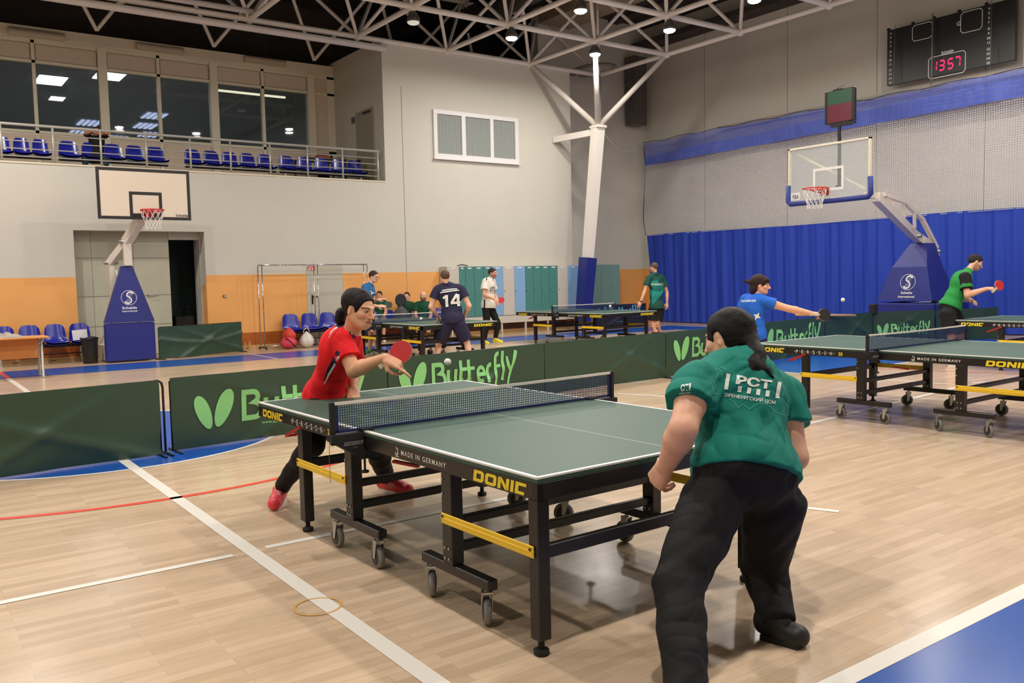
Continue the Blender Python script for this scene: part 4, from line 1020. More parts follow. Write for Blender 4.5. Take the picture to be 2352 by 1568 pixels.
mb.add([(u, by - 0.002, v) for u, v in st], [(0, 1, 2, 3)]); mb.build('board_marking', white_print, bd)
mb = MB(); text(mb, 'FIBA', lambda u, v: (u, by - 0.004, v), 0.08, x0 + 0.09, z0 + 0.08, width=0.13, bold=0.01); mb.build('sticker_print', mat('print_navy', (30, 36, 90), 0.5), bd)
MB().tube([(x0, by, z0 + 0.33), (x0 - 0.005, by, z0 + 0.04), (x0 + 0.04, by, z0 - 0.005), (XC, by, z0 - 0.01), (x1 - 0.04, by, z0 - 0.005), (x1 + 0.005, by, z0 + 0.04), (x1, by, z0 + 0.33)], 0.045, 12).build('board_padding', mat('pad_navy', (40, 56, 128), 0.6), bd, True)
rim_and_net(hr, Vector((XC - 0.06, by - 0.3, 2.84)), Vector((0, -1, 0)), col=(206, 60, 34))
# shot clock mast and box
sc = empty('shot_clock', (-5.1, 10.9, 2.86), 0, 'black shot clock with green and dark red face on a mast above the glass board', 'shot clock')
MB().tube([(0, 0, 0), (0, 0, 1.08)], 0.03, 12).box(-0.05, 0.05, -0.04, 0.04, -0.02, 0.03).build('mast', black, sc)
MB().box(-0.28, 0.29, -0.02, 0.05, 1.1, 1.66, 0.005).box(-0.16, 0.2, -0.03, 0.08, 1.04, 1.1).box(0.12, 0.32, -0.08, 0.0, 1.04, 1.08).build('housing', black, sc)
MB().box(-0.22, 0.25, -0.024, -0.02, 1.42, 1.645).build('green_face', mat('clock_green', (36, 76, 54), 0.3), sc)
MB().box(-0.22, 0.25, -0.024, -0.02, 1.115, 1.42).build('red_face', mat('clock_red', (88, 26, 40), 0.3, emit=(88, 10, 24), estr=0.25), sc)
MB().tube([(-0.1, 0, 1.66), (-0.02, 0, 1.7), (0.08, 0, 1.72), (0.09, 0, 1.69)], 0.007, 6).box(-0.12, 0.05, -0.02, 0.02, 1.66, 1.675).build('antenna', black, sc)

# ================================================================== SCOREBOARD
sb = empty('scoreboard', (-7.46, YR - 0.31, 5.62), 0, 'large black wall scoreboard reading 13 57 in red digits', 'scoreboard')
SW, SH = 2.78, 1.24
MB().box(0, SW, 0, 0.12, 0, SH, 0.004).build('housing', mat('score_black', (22, 20, 20), 0.35, noise=0.2, nscale=2), sb)
mb = MB(); F = lambda u, v: (u, -0.003, v)
def flush(n='white_marking'):
    global mb
    mb.build(n, white_print, sb); mb = MB()
def PX(px_, py_):  # scoreboard face coordinates of a photo point
    p = wy(px_, py_, YR - 0.31); return p.x + 7.46, p.z - 5.62
def rr(p0, p1):
    (u0, v0), (u1, v1) = p0, p1; c = 0.05
    ribbon(mb, [(u0 + c, v0), (u1 - c, v0), (u1, v0 + c), (u1, v1 - c), (u1 - c, v1), (u0 + c, v1), (u0, v1 - c), (u0, v0 + c)], 0.014, F, True); flush('display_outline')
a = PX(2096, 63); b = PX(2141, 86); rr((a[0], b[1] + 0.01), (b[0], a[1] + 0.03))
a = PX(2207, 38); b = PX(2256, 60); rr((a[0], b[1] - 0.05), (b[0], a[1] + 0.07))
a = PX(2133, 140); b = PX(2217, 165); rr((a[0], b[1] - 0.0), (b[0], a[1] + 0.06))
nums = ['4', '5', '6', '7', '8', '9', '10', '11', '12', '13', '14', '15']
for col_, pts in ((0, ((2046, 77), (2047, 189))), (1, ((2272, 19), (2272, 144)))):
    a, b = PX(*pts[0]), PX(*pts[1])
    for k, s_ in enumerate(nums):
        kk = k + (0.35 if k > 3 else 0) + (0.35 if k > 7 else 0); v = a[1] + (b[1] - a[1]) * kk / 11.7
        text(mb, s_, F, 0.052, a[0], v - 0.026, bold=0.03, center=True); flush('player_number')
c = PX(2202, 54); text(mb, 'G', F, 0.09, c[0], c[1] - 0.045, bold=0.02, center=True)
c = PX(2143, 68); ribbon(mb, [(c[0] - 0.02, c[1] - 0.04), (c[0] - 0.02, c[1] + 0.04)], 0.012, F); ribbon(mb, [(c[0] - 0.02, c[1]), (c[0] + 0.02, c[1])], 0.012, F)
c = PX(2162, 121); text(mb, 'Schelde', F, 0.055, c[0], c[1] - 0.03, width=0.27, bold=0.02); ribbon(mb, [(c[0], c[1] - 0.045), (c[0] + 0.24, c[1] - 0.045)], 0.008, F)
mb.build('white_marking', white_print, sb)
SEG = {'1': 'bc', '3': 'abgcd', '5': 'afgcd', '7': 'abc'}
def digit(ch, u0, v0, w_, h):
    mb = MB(); s_ = 0.12; g = lambda u, v: (u0 + u * w_ + s_ * (v) * w_, -0.004, v0 + v * h)
    L_ = {'a': [(0.1, 1), (0.9, 1)], 'b': [(1, 0.93), (1, 0.57)], 'c': [(1, 0.43), (1, 0.07)], 'd': [(0.1, 0), (0.9, 0)], 'e': [(0, 0.43), (0, 0.07)], 'f': [(0, 0.93), (0, 0.57)], 'g': [(0.1, 0.5), (0.9, 0.5)]}
    for q in SEG[ch]: ribbon(mb, L_[q], 0.2 if q in 'bcef' else 0.16, g)
    mb.build('lit_digit', mat('digit_red', (255, 30, 90), 0.5, emit=(255, 24, 84), estr=2.2), sb)
for ch, px_, py_ in (('1', 2140, 163), ('3', 2157, 161), ('5', 2177, 157), ('7', 2193, 153)):
    c = PX(px_, py_); digit(ch, c[0], c[1] - 0.01, 0.105, 0.2)
mb = MB()
for px_ in (2040, 2096, 2144, 2202, 2264): u, v = PX(px_, 60); mb.box(u - 0.03, u + 0.03, 0, 0.05, SH, SH + 0.05)
mb.build('hanger_lug', black, sb)
for px_, top in ((2060, 70), (2147, 45), (2282, 10)):
    u, v = PX(px_, top); o = MB().tube([(u, -0.08, SH + 0.05 if px_ != 2147 else SH + 0.1), (u + 0.05, -0.2, -0.15 if px_ != 2147 else -0.22)], 0.006 if px_ != 2147 else 0.013, 8).build('guard_wire', grey_plastic, sb, True)

# ================================================================== CURTAIN AND NETS
cx0 = -15.25; CYc = YR - 0.3
mb = MB(); NU, NV = 900, 14; vs = []
X1 = 7.4
for i in range(NU + 1):
    x = cx0 + (X1 - cx0) * i / NU
    for j in range(NV + 1):
        t = j / NV; z = 0.02 + 2.6 * t + 0.02 * math.sin(x * 0.8) * t - 0.0
        if i == 0: pass
        a = 0.028 * math.sin(x * 17 + 1.5 * math.sin(x * 2.3)) + 0.02 * math.sin(x * 7.3 + 2 * math.sin(x * 1.1 + 2 * t)) + 0.012 * math.sin(x * 31 + 3 * t)
        sh = (1 - t) * 0.35 * math.exp(-i / 12.0) * 0
        vs.append((x + 0.3 * (1 - t) * math.exp(-(x - cx0) * 2.0), CYc + a * (0.75 + 0.5 * (1 - t)), z))
fs = [(i * (NV + 1) + j, (i + 1) * (NV + 1) + j, (i + 1) * (NV + 1) + j + 1, i * (NV + 1) + j + 1) for i in range(NU) for j in range(NV)]
cur_m = mat('curtain_blue', (38, 66, 172), 0.6, spec=0.3)
tag(mb.add(vs, fs).build('divider_curtain', cur_m, smooth=True), 'long royal blue curtain hanging in folds along the right wall', 'curtain')
thr = mat('net_blue_grey', (208, 206, 222), 0.8); thb = mat('net_blue', (92, 112, 212), 0.8)
def netting(x0, x1, z0f, z1f, step, t, Y, m_, lbl, wav=0.0, seed=0):
    mb = MB(); x = x0
    def yy(x, z): return Y + wav * math.sin(x * 1.7 + seed) + wav * 0.5 * math.sin(z * 5 + x * 4)
    while x < x1:
        za, zb = z0f(x), z1f(x)
        pts = [(x + 0.25 * wav * math.sin(z_ * 9 + x), z_) for z_ in np.linspace(za, zb, 5)]
        for k in range(4):
            (xa, z_a), (xb, z_b) = pts[k], pts[k + 1]
            mb.add([(xa - t, yy(xa, z_a), z_a), (xa + t, yy(xa, z_a), z_a), (xb + t, yy(xb, z_b), z_b), (xb - t, yy(xb, z_b), z_b)], [(0, 1, 2, 3)])
        x += step
    k = 0
    hmax = max(z1f(xx) - z0f(xx) for xx in (x0, (x0 + x1) / 2, x1)); n = int(hmax / step)
    for k in range(n + 1):
        xs_ = np.linspace(x0, x1, 60)
        for a, b in zip(xs_[:-1], xs_[1:]):
            za = z0f(a) + (z1f(a) - z0f(a)) * k / n; zb = z0f(b) + (z1f(b) - z0f(b)) * k / n
            mb.add([(a, yy(a, za) - 0.001, za - t), (b, yy(b, zb) - 0.001, zb - t), (b, yy(b, zb) - 0.001, zb + t), (a, yy(a, za) - 0.001, za + t)], [(0, 1, 2, 3)])
    return tag(mb.build('safety_net', m_), lbl, 'net', kind='stuff')
top = lambda x: 5.36 + 0.03 * abs(math.sin(x * 2.4))
low1 = lambda x: 4.72 + 0.012 * (x + 15)
netting(-15.3, 7.3, lambda x: 2.61, low1, 0.05, 0.0035, CYc - 0.02, thr, 'fine grey blue netting above the royal blue curtain', 0.03)
netting(-15.3, 7.3, low1, top, 0.03, 0.005, CYc - 0.05, thb, 'denser blue band of gathered netting under the scoreboard', 0.05, 1)
netting(-15.25, 7.3, lambda x: low1(x) + 0.01, lambda x: low1(x) + 0.42 + 0.01 * x, 0.026, 0.0045, CYc - 0.09, thb, 'folded lower edge of the gathered blue netting', 0.05, 2)
mb = MB()
mb.tube([(x, CYc - 0.07, 5.37 + 0.05 * abs(math.sin(x * 2.4))) for x in np.linspace(-15.3, 7.3, 260)], 0.009, 6)
tag(mb.build('net_top_rope', mat('rope_blue', (48, 58, 120), 0.8), smooth=True), 'dark blue looped rope carrying the top of the net', 'rope')
mb = MB().box(-12.5, 7.4, CYc + 0.02, CYc + 0.07, 5.41, 5.47)
tag(mb.build('curtain_rail', mat('rail_beige', (160, 150, 136), 0.5)), 'beige rail below the scoreboard that holds the blue net', 'rail')
mb = MB().tube([(-15.32, CYc - 0.03, 5.36), (-15.25, CYc - 0.03, 4.75), (-15.34, CYc - 0.03, 3.6), (-15.36, CYc - 0.03, 3.1), (-15.27, CYc - 0.03, 2.62)], 0.012, 6)
tag(mb.build('net_side_rope', mat('rope_blue', (48, 58, 120), 0.8), smooth=True), 'dark rope down the left edge of the net', 'rope')

# ================================================================== LOCKERS
teal = mat('locker_teal', (74, 132, 124), 0.5, noise=0.03, nscale=3); sky = mat('locker_sky', (132, 172, 208), 0.5, noise=0.03, nscale=3); lw = mat('locker_white', (200, 192, 180), 0.5, noise=0.02); lt = mat('locker_pale_teal', (122, 158, 150), 0.5, noise=0.03, nscale=3)
edges = [8.46, 8.81, 8.99, 9.25, 9.53, 9.8, 10.13, 10.49, 10.84, 11.11, 11.37, 11.64, 11.92, 12.28, 12.64]
cols = ['w', 't', 't', 't', 't', 's', 'w', 's', 't', 't', 't', 't', 'w', 's', 'w']
edges.append(13.02)
LX = XL + 0.36
def locker(X, ya, yb, z0, z1, m_, lbl, grp, depth=0.34, tagp=True):
    r = empty('locker', (X, ya, 0), 0, lbl, 'locker', grp)
    w_ = yb - ya
    MB().box(-depth, -0.02, 0, w_, z0, z1, 0.003).build('body', lw, r)
    d = MB().box(-0.02, 0.0, 0.004, w_ - 0.004, z0 + 0.01, z1 - 0.01, 0.003).build('door', m_, r)
    MB().box(0.0, 0.012, 0.03, 0.05, 1.07, 1.1).build('lock', steel, d)
    if tagp: MB().box(0.0, 0.003, w_ * 0.3, w_ * 0.7, z1 - 0.065, z1 - 0.035).build('name_card', white_print, d)
    return r
nm = {'w': 'white', 't': 'teal', 's': 'sky blue'}
for k, c_ in enumerate(cols):
    locker(LX, edges[k] + 0.05, edges[k + 1] + 0.05, 0.46, 1.73, {'w': lw, 't': teal, 's': sky}[c_], 'tall %s locker door, number %d of the long row from its left end' % (nm[c_], k + 1), 'row of lockers on the back wall')
o = MB().box(-0.34, 0.0, 0, 4.56, 0.27, 0.455, 0.003).build('locker_plinth', lw); o.location = (LX, 8.51, 0); tag(o, 'long white plinth with slim legs carrying the row of lockers', 'plinth')
for y in (0.1, 1.6, 2.36, 3.1, 4.4): MB().box(-0.05, -0.01, y, y + 0.04, 0, 0.27).build('leg', lw, o)
for k in range(3):
    locker(-15.2, 14.0 + 0.37 * k, 14.37 + 0.37 * k, 0.3, 1.76, lt, 'pale teal locker in the corner niche, %s of three' % ('left', 'middle', 'right')[k], 'pale teal lockers in the corner', tagp=False)
o = MB().box(-0.33, 0, 0, 1.11, 0.0, 0.3).build('locker_plinth', lw); o.location = (-15.2, 14.0, 0); tag(o, 'white plinth under the three pale teal lockers', 'plinth')
o = MB().tube([(0, 0, 0), (0.02, 0.12, 0.03), (0, 0.3, 0.0)], 0.015, 6).build('rolled_strap', dark_plastic); o.location = (LX - 0.15, 8.9, 1.745); tag(o, 'dark strap lying on top of the leftmost lockers', 'strap')

# ================================================================== small things
# chrome garment / poster rack
rk = empty('chrome_rack', (-14.28, 5.1, 0), 0, 'wide chrome tube rack standing in front of the pale door', 'rack')
ya, yb = -1.28, 1.28
for y in (ya, ya + 0.09, -0.02, 0.07, yb - 0.09, yb): MB().tube([(0, y, 0.05), (0, y, 1.79)], 0.011, 8).build('upright', chrome, rk, True)
MB().tube([(0, ya, 1.8), (0, yb, 1.8)], 0.014, 8).tube([(0, ya, 0.06), (0, yb, 0.06)], 0.01, 8).build('top_rail', chrome, rk, True)
for y in (ya + 0.045, 0.02, yb - 0.045): MB().box(-0.2, 0.22, y - 0.015, y + 0.015, 0.03, 0.055).sphere((-0.19, y, 0.025), 0.024, 10, 6).sphere((0.21, y, 0.025), 0.024, 10, 6).build('foot', dark_plastic, rk)
# bags
def sack(name, loc, sx, sy, sz, m_, lbl, tie=True, seed=0, parent=None):
    rr_ = random.Random(seed); mb = MB(); n, m2 = 22, 14; vs = []
    for i in range(m2 + 1):
        t = i / m2; r = (math.sin(PI * min(1, t * 1.02 + 0.02)) ** 0.55) * (1 - 0.35 * t) if t < 1 else 0.02
        for k in range(n):
            a = 2 * PI * k / n; w_ = 1 + 0.07 * math.sin(5 * a + 3 * t + seed) + 0.05 * math.sin(9 * a + 7 * t)
            vs.append((sx * r * w_ * math.cos(a), sy * r * w_ * math.sin(a), sz * t))
    fs = [(i * n + k, i * n + (k + 1) % n, (i + 1) * n + (k + 1) % n, (i + 1) * n + k) for i in range(m2) for k in range(n)] + [tuple(range(n))[::-1], tuple(m2 * n + k for k in range(n))]
    o = mb.add(vs, fs).build(name, m_, parent, True); o.location = loc
    if lbl: tag(o, lbl, 'bag')
    return o
b1 = sack('sports_bag', (-14.0, 4.32, 0), 0.2, 0.2, 0.3, mat('bag_pink', (214, 66, 92), 0.6), 'pink and red sports bag lying left of the white carrier bag')
o = sack('top_pouch', (-0.05, 0.05, 0.16), 0.17, 0.17, 0.3, mat('bag_red', (206, 62, 44), 0.6), None, seed=3, parent=b1)
MB().tube([(0.1, -0.1, 0.25), (0.18, 0.0, 0.15), (0.15, 0.12, 0.02)], 0.012, 6).build('strap', black_matte, b1, True)
b2 = sack('carrier_bag', (-13.95, 4.72, 0), 0.17, 0.18, 0.36, mat('bag_white', (222, 216, 208), 0.35, sub=0.0), 'knotted white plastic carrier bag beside the pink sports bag', seed=5)
MB().tube([(0, -0.07, 0.33), (0, -0.05, 0.41), (0, 0.03, 0.43), (0, 0.07, 0.34)], 0.01, 6).build('handle', mat('bag_white', (222, 216, 208), 0.35), b2, True)
for k, y in enumerate((3.52, 3.62)):
    o = MB().lathe([(0.028, 0), (0.03, 0.02), (0.027, 0.07), (0.03, 0.13), (0.012, 0.17), (0.012, 0.19)], n=14).build('water_bottle', mat('bottle_clear', (214, 170, 110), 0.1, alpha=0.45), smooth=True)
    MB().lathe([(0.013, 0.19), (0.013, 0.205)], n=12).build('cap', mat('cap_pink', (200, 110, 120), 0.5), o); o.location = (-14.4, y, 0); tag(o, ('left' if k == 0 else 'right') + ' of two small clear bottles on the floor by the orange wall', 'bottle')
# bin
p = fl(206, 833); mb = MB(); n = 28; vs = []; prof = [(0.115, 0), (0.125, 0.01), (0.135, 0.25), (0.15, 0.45), (0.165, 0.475), (0.155, 0.48), (0.13, 0.3), (0.11, 0.02)]
for r, z in prof:
    for k in range(n):
        a = 2 * PI * k / n; vs.append((r * math.cos(a), r * math.sin(a) * 1.0, z + (0.012 * math.sin(3 * a) if z > 0.44 else 0)))
fs = [(i * n + k, i * n + (k + 1) % n, (i + 1) * n + (k + 1) % n, (i + 1) * n + k) for i in range(len(prof) - 1) for k in range(n)] + [tuple(range(n))[::-1], tuple((len(prof) - 1) * n + k for k in range(n))]
o = mb.add(vs, fs).build('waste_bin', mat('bin_black', (30, 28, 26), 0.45), smooth=True); o.location = (p.x + 0.1, p.y, 0); tag(o, 'black round waste bin between the blue seats and the left hoop base', 'bin')
# desk at the left edge
c0 = fl(100, 866); dx = c0.x
dk = empty('wooden_desk', (dx, c0.y, 0), 0, 'light wooden desk with a grey tube leg at the left edge of the hall', 'desk')
wood_d = mat('desk_wood', (214, 148, 84), 0.4, noise=0.12, nscale=4)
MB().box(-0.45, 0.1, -1.7, 0.1, 0.625, 0.65, 0.004).build('tabletop', wood_d, dk)
MB().box(-0.22, -0.2, -1.65, -0.03, 0.3, 0.62).build('modesty_panel', mat('desk_panel', (196, 126, 66), 0.45, noise=0.12, nscale=4), dk)
for y in (-1.6, 0.0): o = MB().lathe([(0.03, 0), (0.03, 0.02), (0.018, 0.022), (0.018, 0.62)], (0, y, 0), 14).build('leg', rail_m, dk, True)
o = MB().lathe([(0.03, 0), (0.03, 0.02), (0.018, 0.022), (0.018, 0.62)], (-0.38, 0, 0), 14).build('leg', rail_m, dk, True)
mb = MB(); n, m2 = 30, 16; vs = []
for i in range(n + 1):
    for j in range(m2 + 1):
        u, v = i / n, j / m2; e = (math.sin(PI * u) * math.sin(PI * v)) ** 0.5
        vs.append((-0.02 - 0.36 * v, 0.58 * (u - 0.5), e * (0.06 + 0.02 * math.sin(9 * u + 4 * v) + 0.014 * math.sin(21 * u - 9 * v)) * (1.3 - 0.6 * u)))
fs = [(i * (m2 + 1) + j, (i + 1) * (m2 + 1) + j, (i + 1) * (m2 + 1) + j + 1, i * (m2 + 1) + j + 1) for i in range(n) for j in range(m2)]
o = mb.add(vs, fs).build('folded_jacket', mat('jacket_grey', (168, 158, 150), 0.8, noise=0.35, nscale=6), smooth=True); o.location = (dx, c0.y - 0.5, 0.652); tag(o, 'crumpled grey jacket lying on the light wooden desk', 'jacket')
# rucksack between the spectators
o = sack('rucksack', (-13.95, 7.05, 0.42), 0.2, 0.22, 0.42, mat('rucksack_grey', (70, 68, 72), 0.7, noise=0.3, nscale=5), 'grey rucksack standing on the seat between the boy and the seated woman', seed=8)
o2 = MB().lathe([(0.001, -0.02), (0.13, -0.02), (0.15, 0), (0.13, 0.02), (0.001, 0.02)], n=24, axis='x').build('round_case', mat('case_dark', (34, 36, 34), 0.6)); o2.location = (-13.95, 7.05, 0.96); tag(o2, 'dark round padded disc above the grey rucksack', 'case')
# thin wooden rod and socket behind the woman in blue
a, b = wy(1835, 724, 13.2), wy(1965, 722, 13.2)
RD = dep((-5.0, 10.0, 0.65)) - 0.1
tag(MB().tube([at(1829, 723, RD), at(1964, 724.5, RD + 1.0)], 0.022, 8).build('wooden_rod', mat('rod_wood', (206, 160, 104), 0.5), smooth=True), 'thin wooden rod seen behind the black paddle of the woman in blue', 'rod')
c = at(2006, 709, dep((-5.35, 12.4, 0.7))); o = MB().box(-0.06, 0.06, -0.06, 0.06, -0.1, 0.09, 0.01).build('black_box', black_matte); o.location = c; tag(o, 'small black box on the barrier left of the right hoop base', 'box')
# ================================================================== ORGANIC SURFACES: blended distance field, meshed with surface nets
class SDF:
    "list of rounded cones and ellipsoids, smoothly blended in order"
    def __init__(s, k=0.02): s.p = []; s.k = k
    def cone(s, a, b, ra, rb, k=None, op=1): s.p.append(('c', np.array(a, float), np.array(b, float), float(ra), float(rb), s.k if k is None else k, op)); return s
    def flat(s, a, b, ra, rb, k=None):
        a, b = np.array(a, float), np.array(b, float); n = (b - a) / np.linalg.norm(b - a)
        s.p.append(('f', a, b, float(ra), float(rb), s.k if k is None else k, 1)); return s
    def ell(s, c, rad, R=None, k=None, op=1):
        R = np.eye(3) if R is None else np.array(R, float)
        s.p.append(('e', np.array(c, float), R, np.array(rad, float), None, s.k if k is None else k, op)); return s
    def chain(s, pts, rad, k=None):
        for i in range(len(pts) - 1): s.cone(pts[i], pts[i + 1], rad[i], rad[i + 1], k)
        return s
def _dist(pr, X):
    if pr[0] == 'f':
        d = _dist(('c',) + pr[1:], X); a, b = pr[1], pr[2]; n = (b - a) / np.linalg.norm(b - a)
        return np.maximum(d, (X - b) @ n)
    if pr[0] == 'c':
        a, b, ra, rb = pr[1:5]; ba = b - a; l2 = float(ba @ ba)
        if l2 < 1e-10: return np.linalg.norm(X - a, axis=-1) - max(ra, rb)
        h = np.clip(((X - a) @ ba) / l2, 0, 1)
        return np.linalg.norm(X - a - h[..., None] * ba, axis=-1) - (ra + (rb - ra) * h)
    c, R, rad = pr[1:4]; q = (X - c) @ R.T
    k0 = np.linalg.norm(q / rad, axis=-1); k1 = np.linalg.norm(q / (rad * rad), axis=-1)
    return k0 * (k0 - 1.0) / np.maximum(k1, 1e-9)
def _blend(d, e, k, op):
    if op > 0:
        h = np.clip(0.5 + 0.5 * (d - e) / k, 0, 1); return d * (1 - h) + e * h - k * h * (1 - h)
    e = -e; h = np.clip(0.5 - 0.5 * (d - e) / k, 0, 1); return d * (1 - h) + e * h + k * h * (1 - h)
def mesh_sdf(S, vox, cuts=(), disp=None, B=8):
    "cuts: (point, normal) half spaces whose outer side is removed; disp(X)->added distance"
    lo = np.full(3, 1e9); hi = -lo
    for p in S.p:
        if p[6] < 0: continue
        if p[0] in 'cf':
            for q, r in ((p[1], p[3]), (p[2], p[4])): lo = np.minimum(lo, q - r); hi = np.maximum(hi, q + r)
        else:
            r = p[3].max(); lo = np.minimum(lo, p[1] - r); hi = np.maximum(hi, p[1] + r)
    lo -= 4 * vox + 0.02; hi += 4 * vox + 0.02; bs = B * vox; nb = np.ceil((hi - lo) / bs).astype(int)
    I = np.stack(np.meshgrid(*[np.arange(n) for n in nb], indexing='ij'), -1).reshape(-1, 3)
    C = lo + (I + 0.5) * bs; hd = bs * 0.87
    D = np.stack([_dist(p, C) for p in S.p], 1)
    pos = np.array([p[6] > 0 for p in S.p]); dm = D[:, pos].min(1)
    slack = 0.055 + S.k * 2
    keep = np.abs(dm) < hd + slack
    I = I[keep]; C = C[keep]; D = D[keep]; dm = dm[keep]
    g = np.arange(B + 1); G = np.stack(np.meshgrid(g, g, g, indexing='ij'), -1).reshape(-1, 3) * vox
    nB = len(I); V = np.full((nB, (B + 1) ** 3), 1.0); CH = 400
    for s0 in range(0, nB, CH):
        s1 = min(nB, s0 + CH); X = (lo + I[s0:s1, None] * bs) + G[None]
        v = np.full(X.shape[:2], 1.0)
        for j, p in enumerate(S.p):
            rel = D[s0:s1, j] < (np.maximum(dm[s0:s1], -hd) + 2 * hd + 3 * p[5] + 0.01)
            if p[6] < 0: rel = D[s0:s1, j] < 2 * hd + 0.03
            if rel.any(): v[rel] = _blend(v[rel], _dist(p, X[rel]), p[5], p[6])
        if disp is not None: v = v + disp(X)
        for (P, N_) in cuts:
            N_ = np.array(N_, float); N_ /= np.linalg.norm(N_); v = np.maximum(v, (X - np.array(P, float)) @ N_)
        V[s0:s1] = v
    V = V.reshape(nB, B + 1, B + 1, B + 1)
    act = (V.min((1, 2, 3)) < 0) & (V.max((1, 2, 3)) > 0); V = V[act]; I = I[act]
    c8 = [(a, b, c) for a in (0, 1) for b in (0, 1) for c in (0, 1)]
    cor = np.stack([V[:, a:a + B, b:b + B, c:c + B] for a, b, c in c8], -1)
    sg = cor < 0; mix = sg.any(-1) & ~sg.all(-1)
    bi, x, y, z = np.nonzero(mix); cv = cor[bi, x, y, z]
    base = I[bi] * B + np.stack([x, y, z], 1)
    P = np.zeros((len(bi), 3)); cnt = np.zeros(len(bi))
    for ia, A in enumerate(c8):
        for ax in range(3):
            if A[ax] == 0:
                Bc = list(A); Bc[ax] = 1; ib = c8.index(tuple(Bc)); va, vb = cv[:, ia], cv[:, ib]; m_ = (va < 0) != (vb < 0)
                t = np.where(m_, va / np.where(va == vb, 1, va - vb), 0); q = np.array(A, float)[None].repeat(len(bi), 0); q[:, ax] += t
                P[m_] += q[m_]; cnt[m_] += 1
    P = lo + (base + P / np.maximum(cnt, 1)[:, None]) * vox
    big = (nb.max() + 2) * B + 8
    key = (base[:, 0] * big + base[:, 1]) * big + base[:, 2]; order = np.argsort(key); sk = key[order]
    def look(b):
        k = (b[:, 0] * big + b[:, 1]) * big + b[:, 2]; i = np.searchsorted(sk, k); i = np.clip(i, 0, len(sk) - 1); ok = sk[i] == k; return order[i], ok
    F = []
    for ax in range(3):
        e = [0, 0, 0]; e[ax] = 1; va = cv[:, 0]; vb = cv[:, c8.index(tuple(e))]; m_ = (va < 0) != (vb < 0); b = base[m_]; fl_ = va[m_] < 0
        o1 = [0, 0, 0]; o1[(ax + 1) % 3] = 1; o2 = [0, 0, 0]; o2[(ax + 2) % 3] = 1; o1 = np.array(o1); o2 = np.array(o2)
        q = [look(b), look(b - o1), look(b - o1 - o2), look(b - o2)]; ok = q[0][1] & q[1][1] & q[2][1] & q[3][1]
        Q = np.stack([w_[0] for w_ in q], 1)[ok]; fl_ = fl_[ok]; Q[~fl_] = Q[~fl_][:, ::-1]; F.append(Q)
    F = np.concatenate(F)
    return P, F
def sdf_obj(name, S, vox, material, parent=None, cuts=(), disp=None, color=None, relax=1):
    P, F = mesh_sdf(S, vox, cuts, disp)
    E_ = np.concatenate([F[:, [0, 1]], F[:, [1, 2]], F[:, [2, 3]], F[:, [3, 0]]])
    for _ in range(relax):
        A = np.zeros_like(P); n = np.zeros(len(P))
        for a, b in ((0, 1), (1, 0)):
            for c_ in range(3): A[:, c_] += np.bincount(E_[:, a], weights=P[E_[:, b], c_], minlength=len(P))
            n += np.bincount(E_[:, a], minlength=len(P))
        P = P * 0.5 + 0.5 * A / np.maximum(n, 1)[:, None]
    me = bpy.data.meshes.new(name); me.vertices.add(len(P)); me.vertices.foreach_set('co', P.astype(np.float32).ravel())
    me.loops.add(F.size); me.loops.foreach_set('vertex_index', F.astype(np.int32).ravel())
    me.polygons.add(len(F)); me.polygons.foreach_set('loop_start', np.arange(0, F.size, 4, dtype=np.int32))
    me.update(calc_edges=True)
    me.polygons.foreach_set('use_smooth', np.ones(len(F), bool))
    me.materials.append(material)
    if color is not None:
        ca = me.color_attributes.new('Col', 'FLOAT_COLOR', 'POINT'); c = np.ones((len(P), 4), np.float32); c[:, :3] = color(P); ca.data.foreach_set('color', c.ravel())
    o = bpy.data.objects.new(name, me); COL.objects.link(o)
    if parent is not None: o.parent = parent
    return o
def bvh_of(o):
    return BVHTree.FromPolygons([v.co[:] for v in o.data.vertices], [p.vertices[:] for p in o.data.polygons])
def wrap_fn(bvh, O, U, Vv, N_, off=0.003):
    "projects (u,v) along -N onto a mesh"
    O, U, Vv, N_ = Vector(O), Vector(U).normalized(), Vector(Vv).normalized(), Vector(N_).normalized()
    def f(u, v):
        P = O + U * u + Vv * v + N_ * 0.5; h = bvh.ray_cast(P, -N_, 1.2)
        return (h[0] + N_ * off) if h[0] is not None else (O + U * u + Vv * v)
    return f
def dense(mb, maxlen):
    "split long faces so that wrapped print follows the cloth"
    return mb
V3 = lambda p: np.array(p, float)
def nrm(v): v = V3(v); return v / max(1e-9, np.linalg.norm(v))
SKIN = lambda rgb: np.array(lin(rgb)[:3])

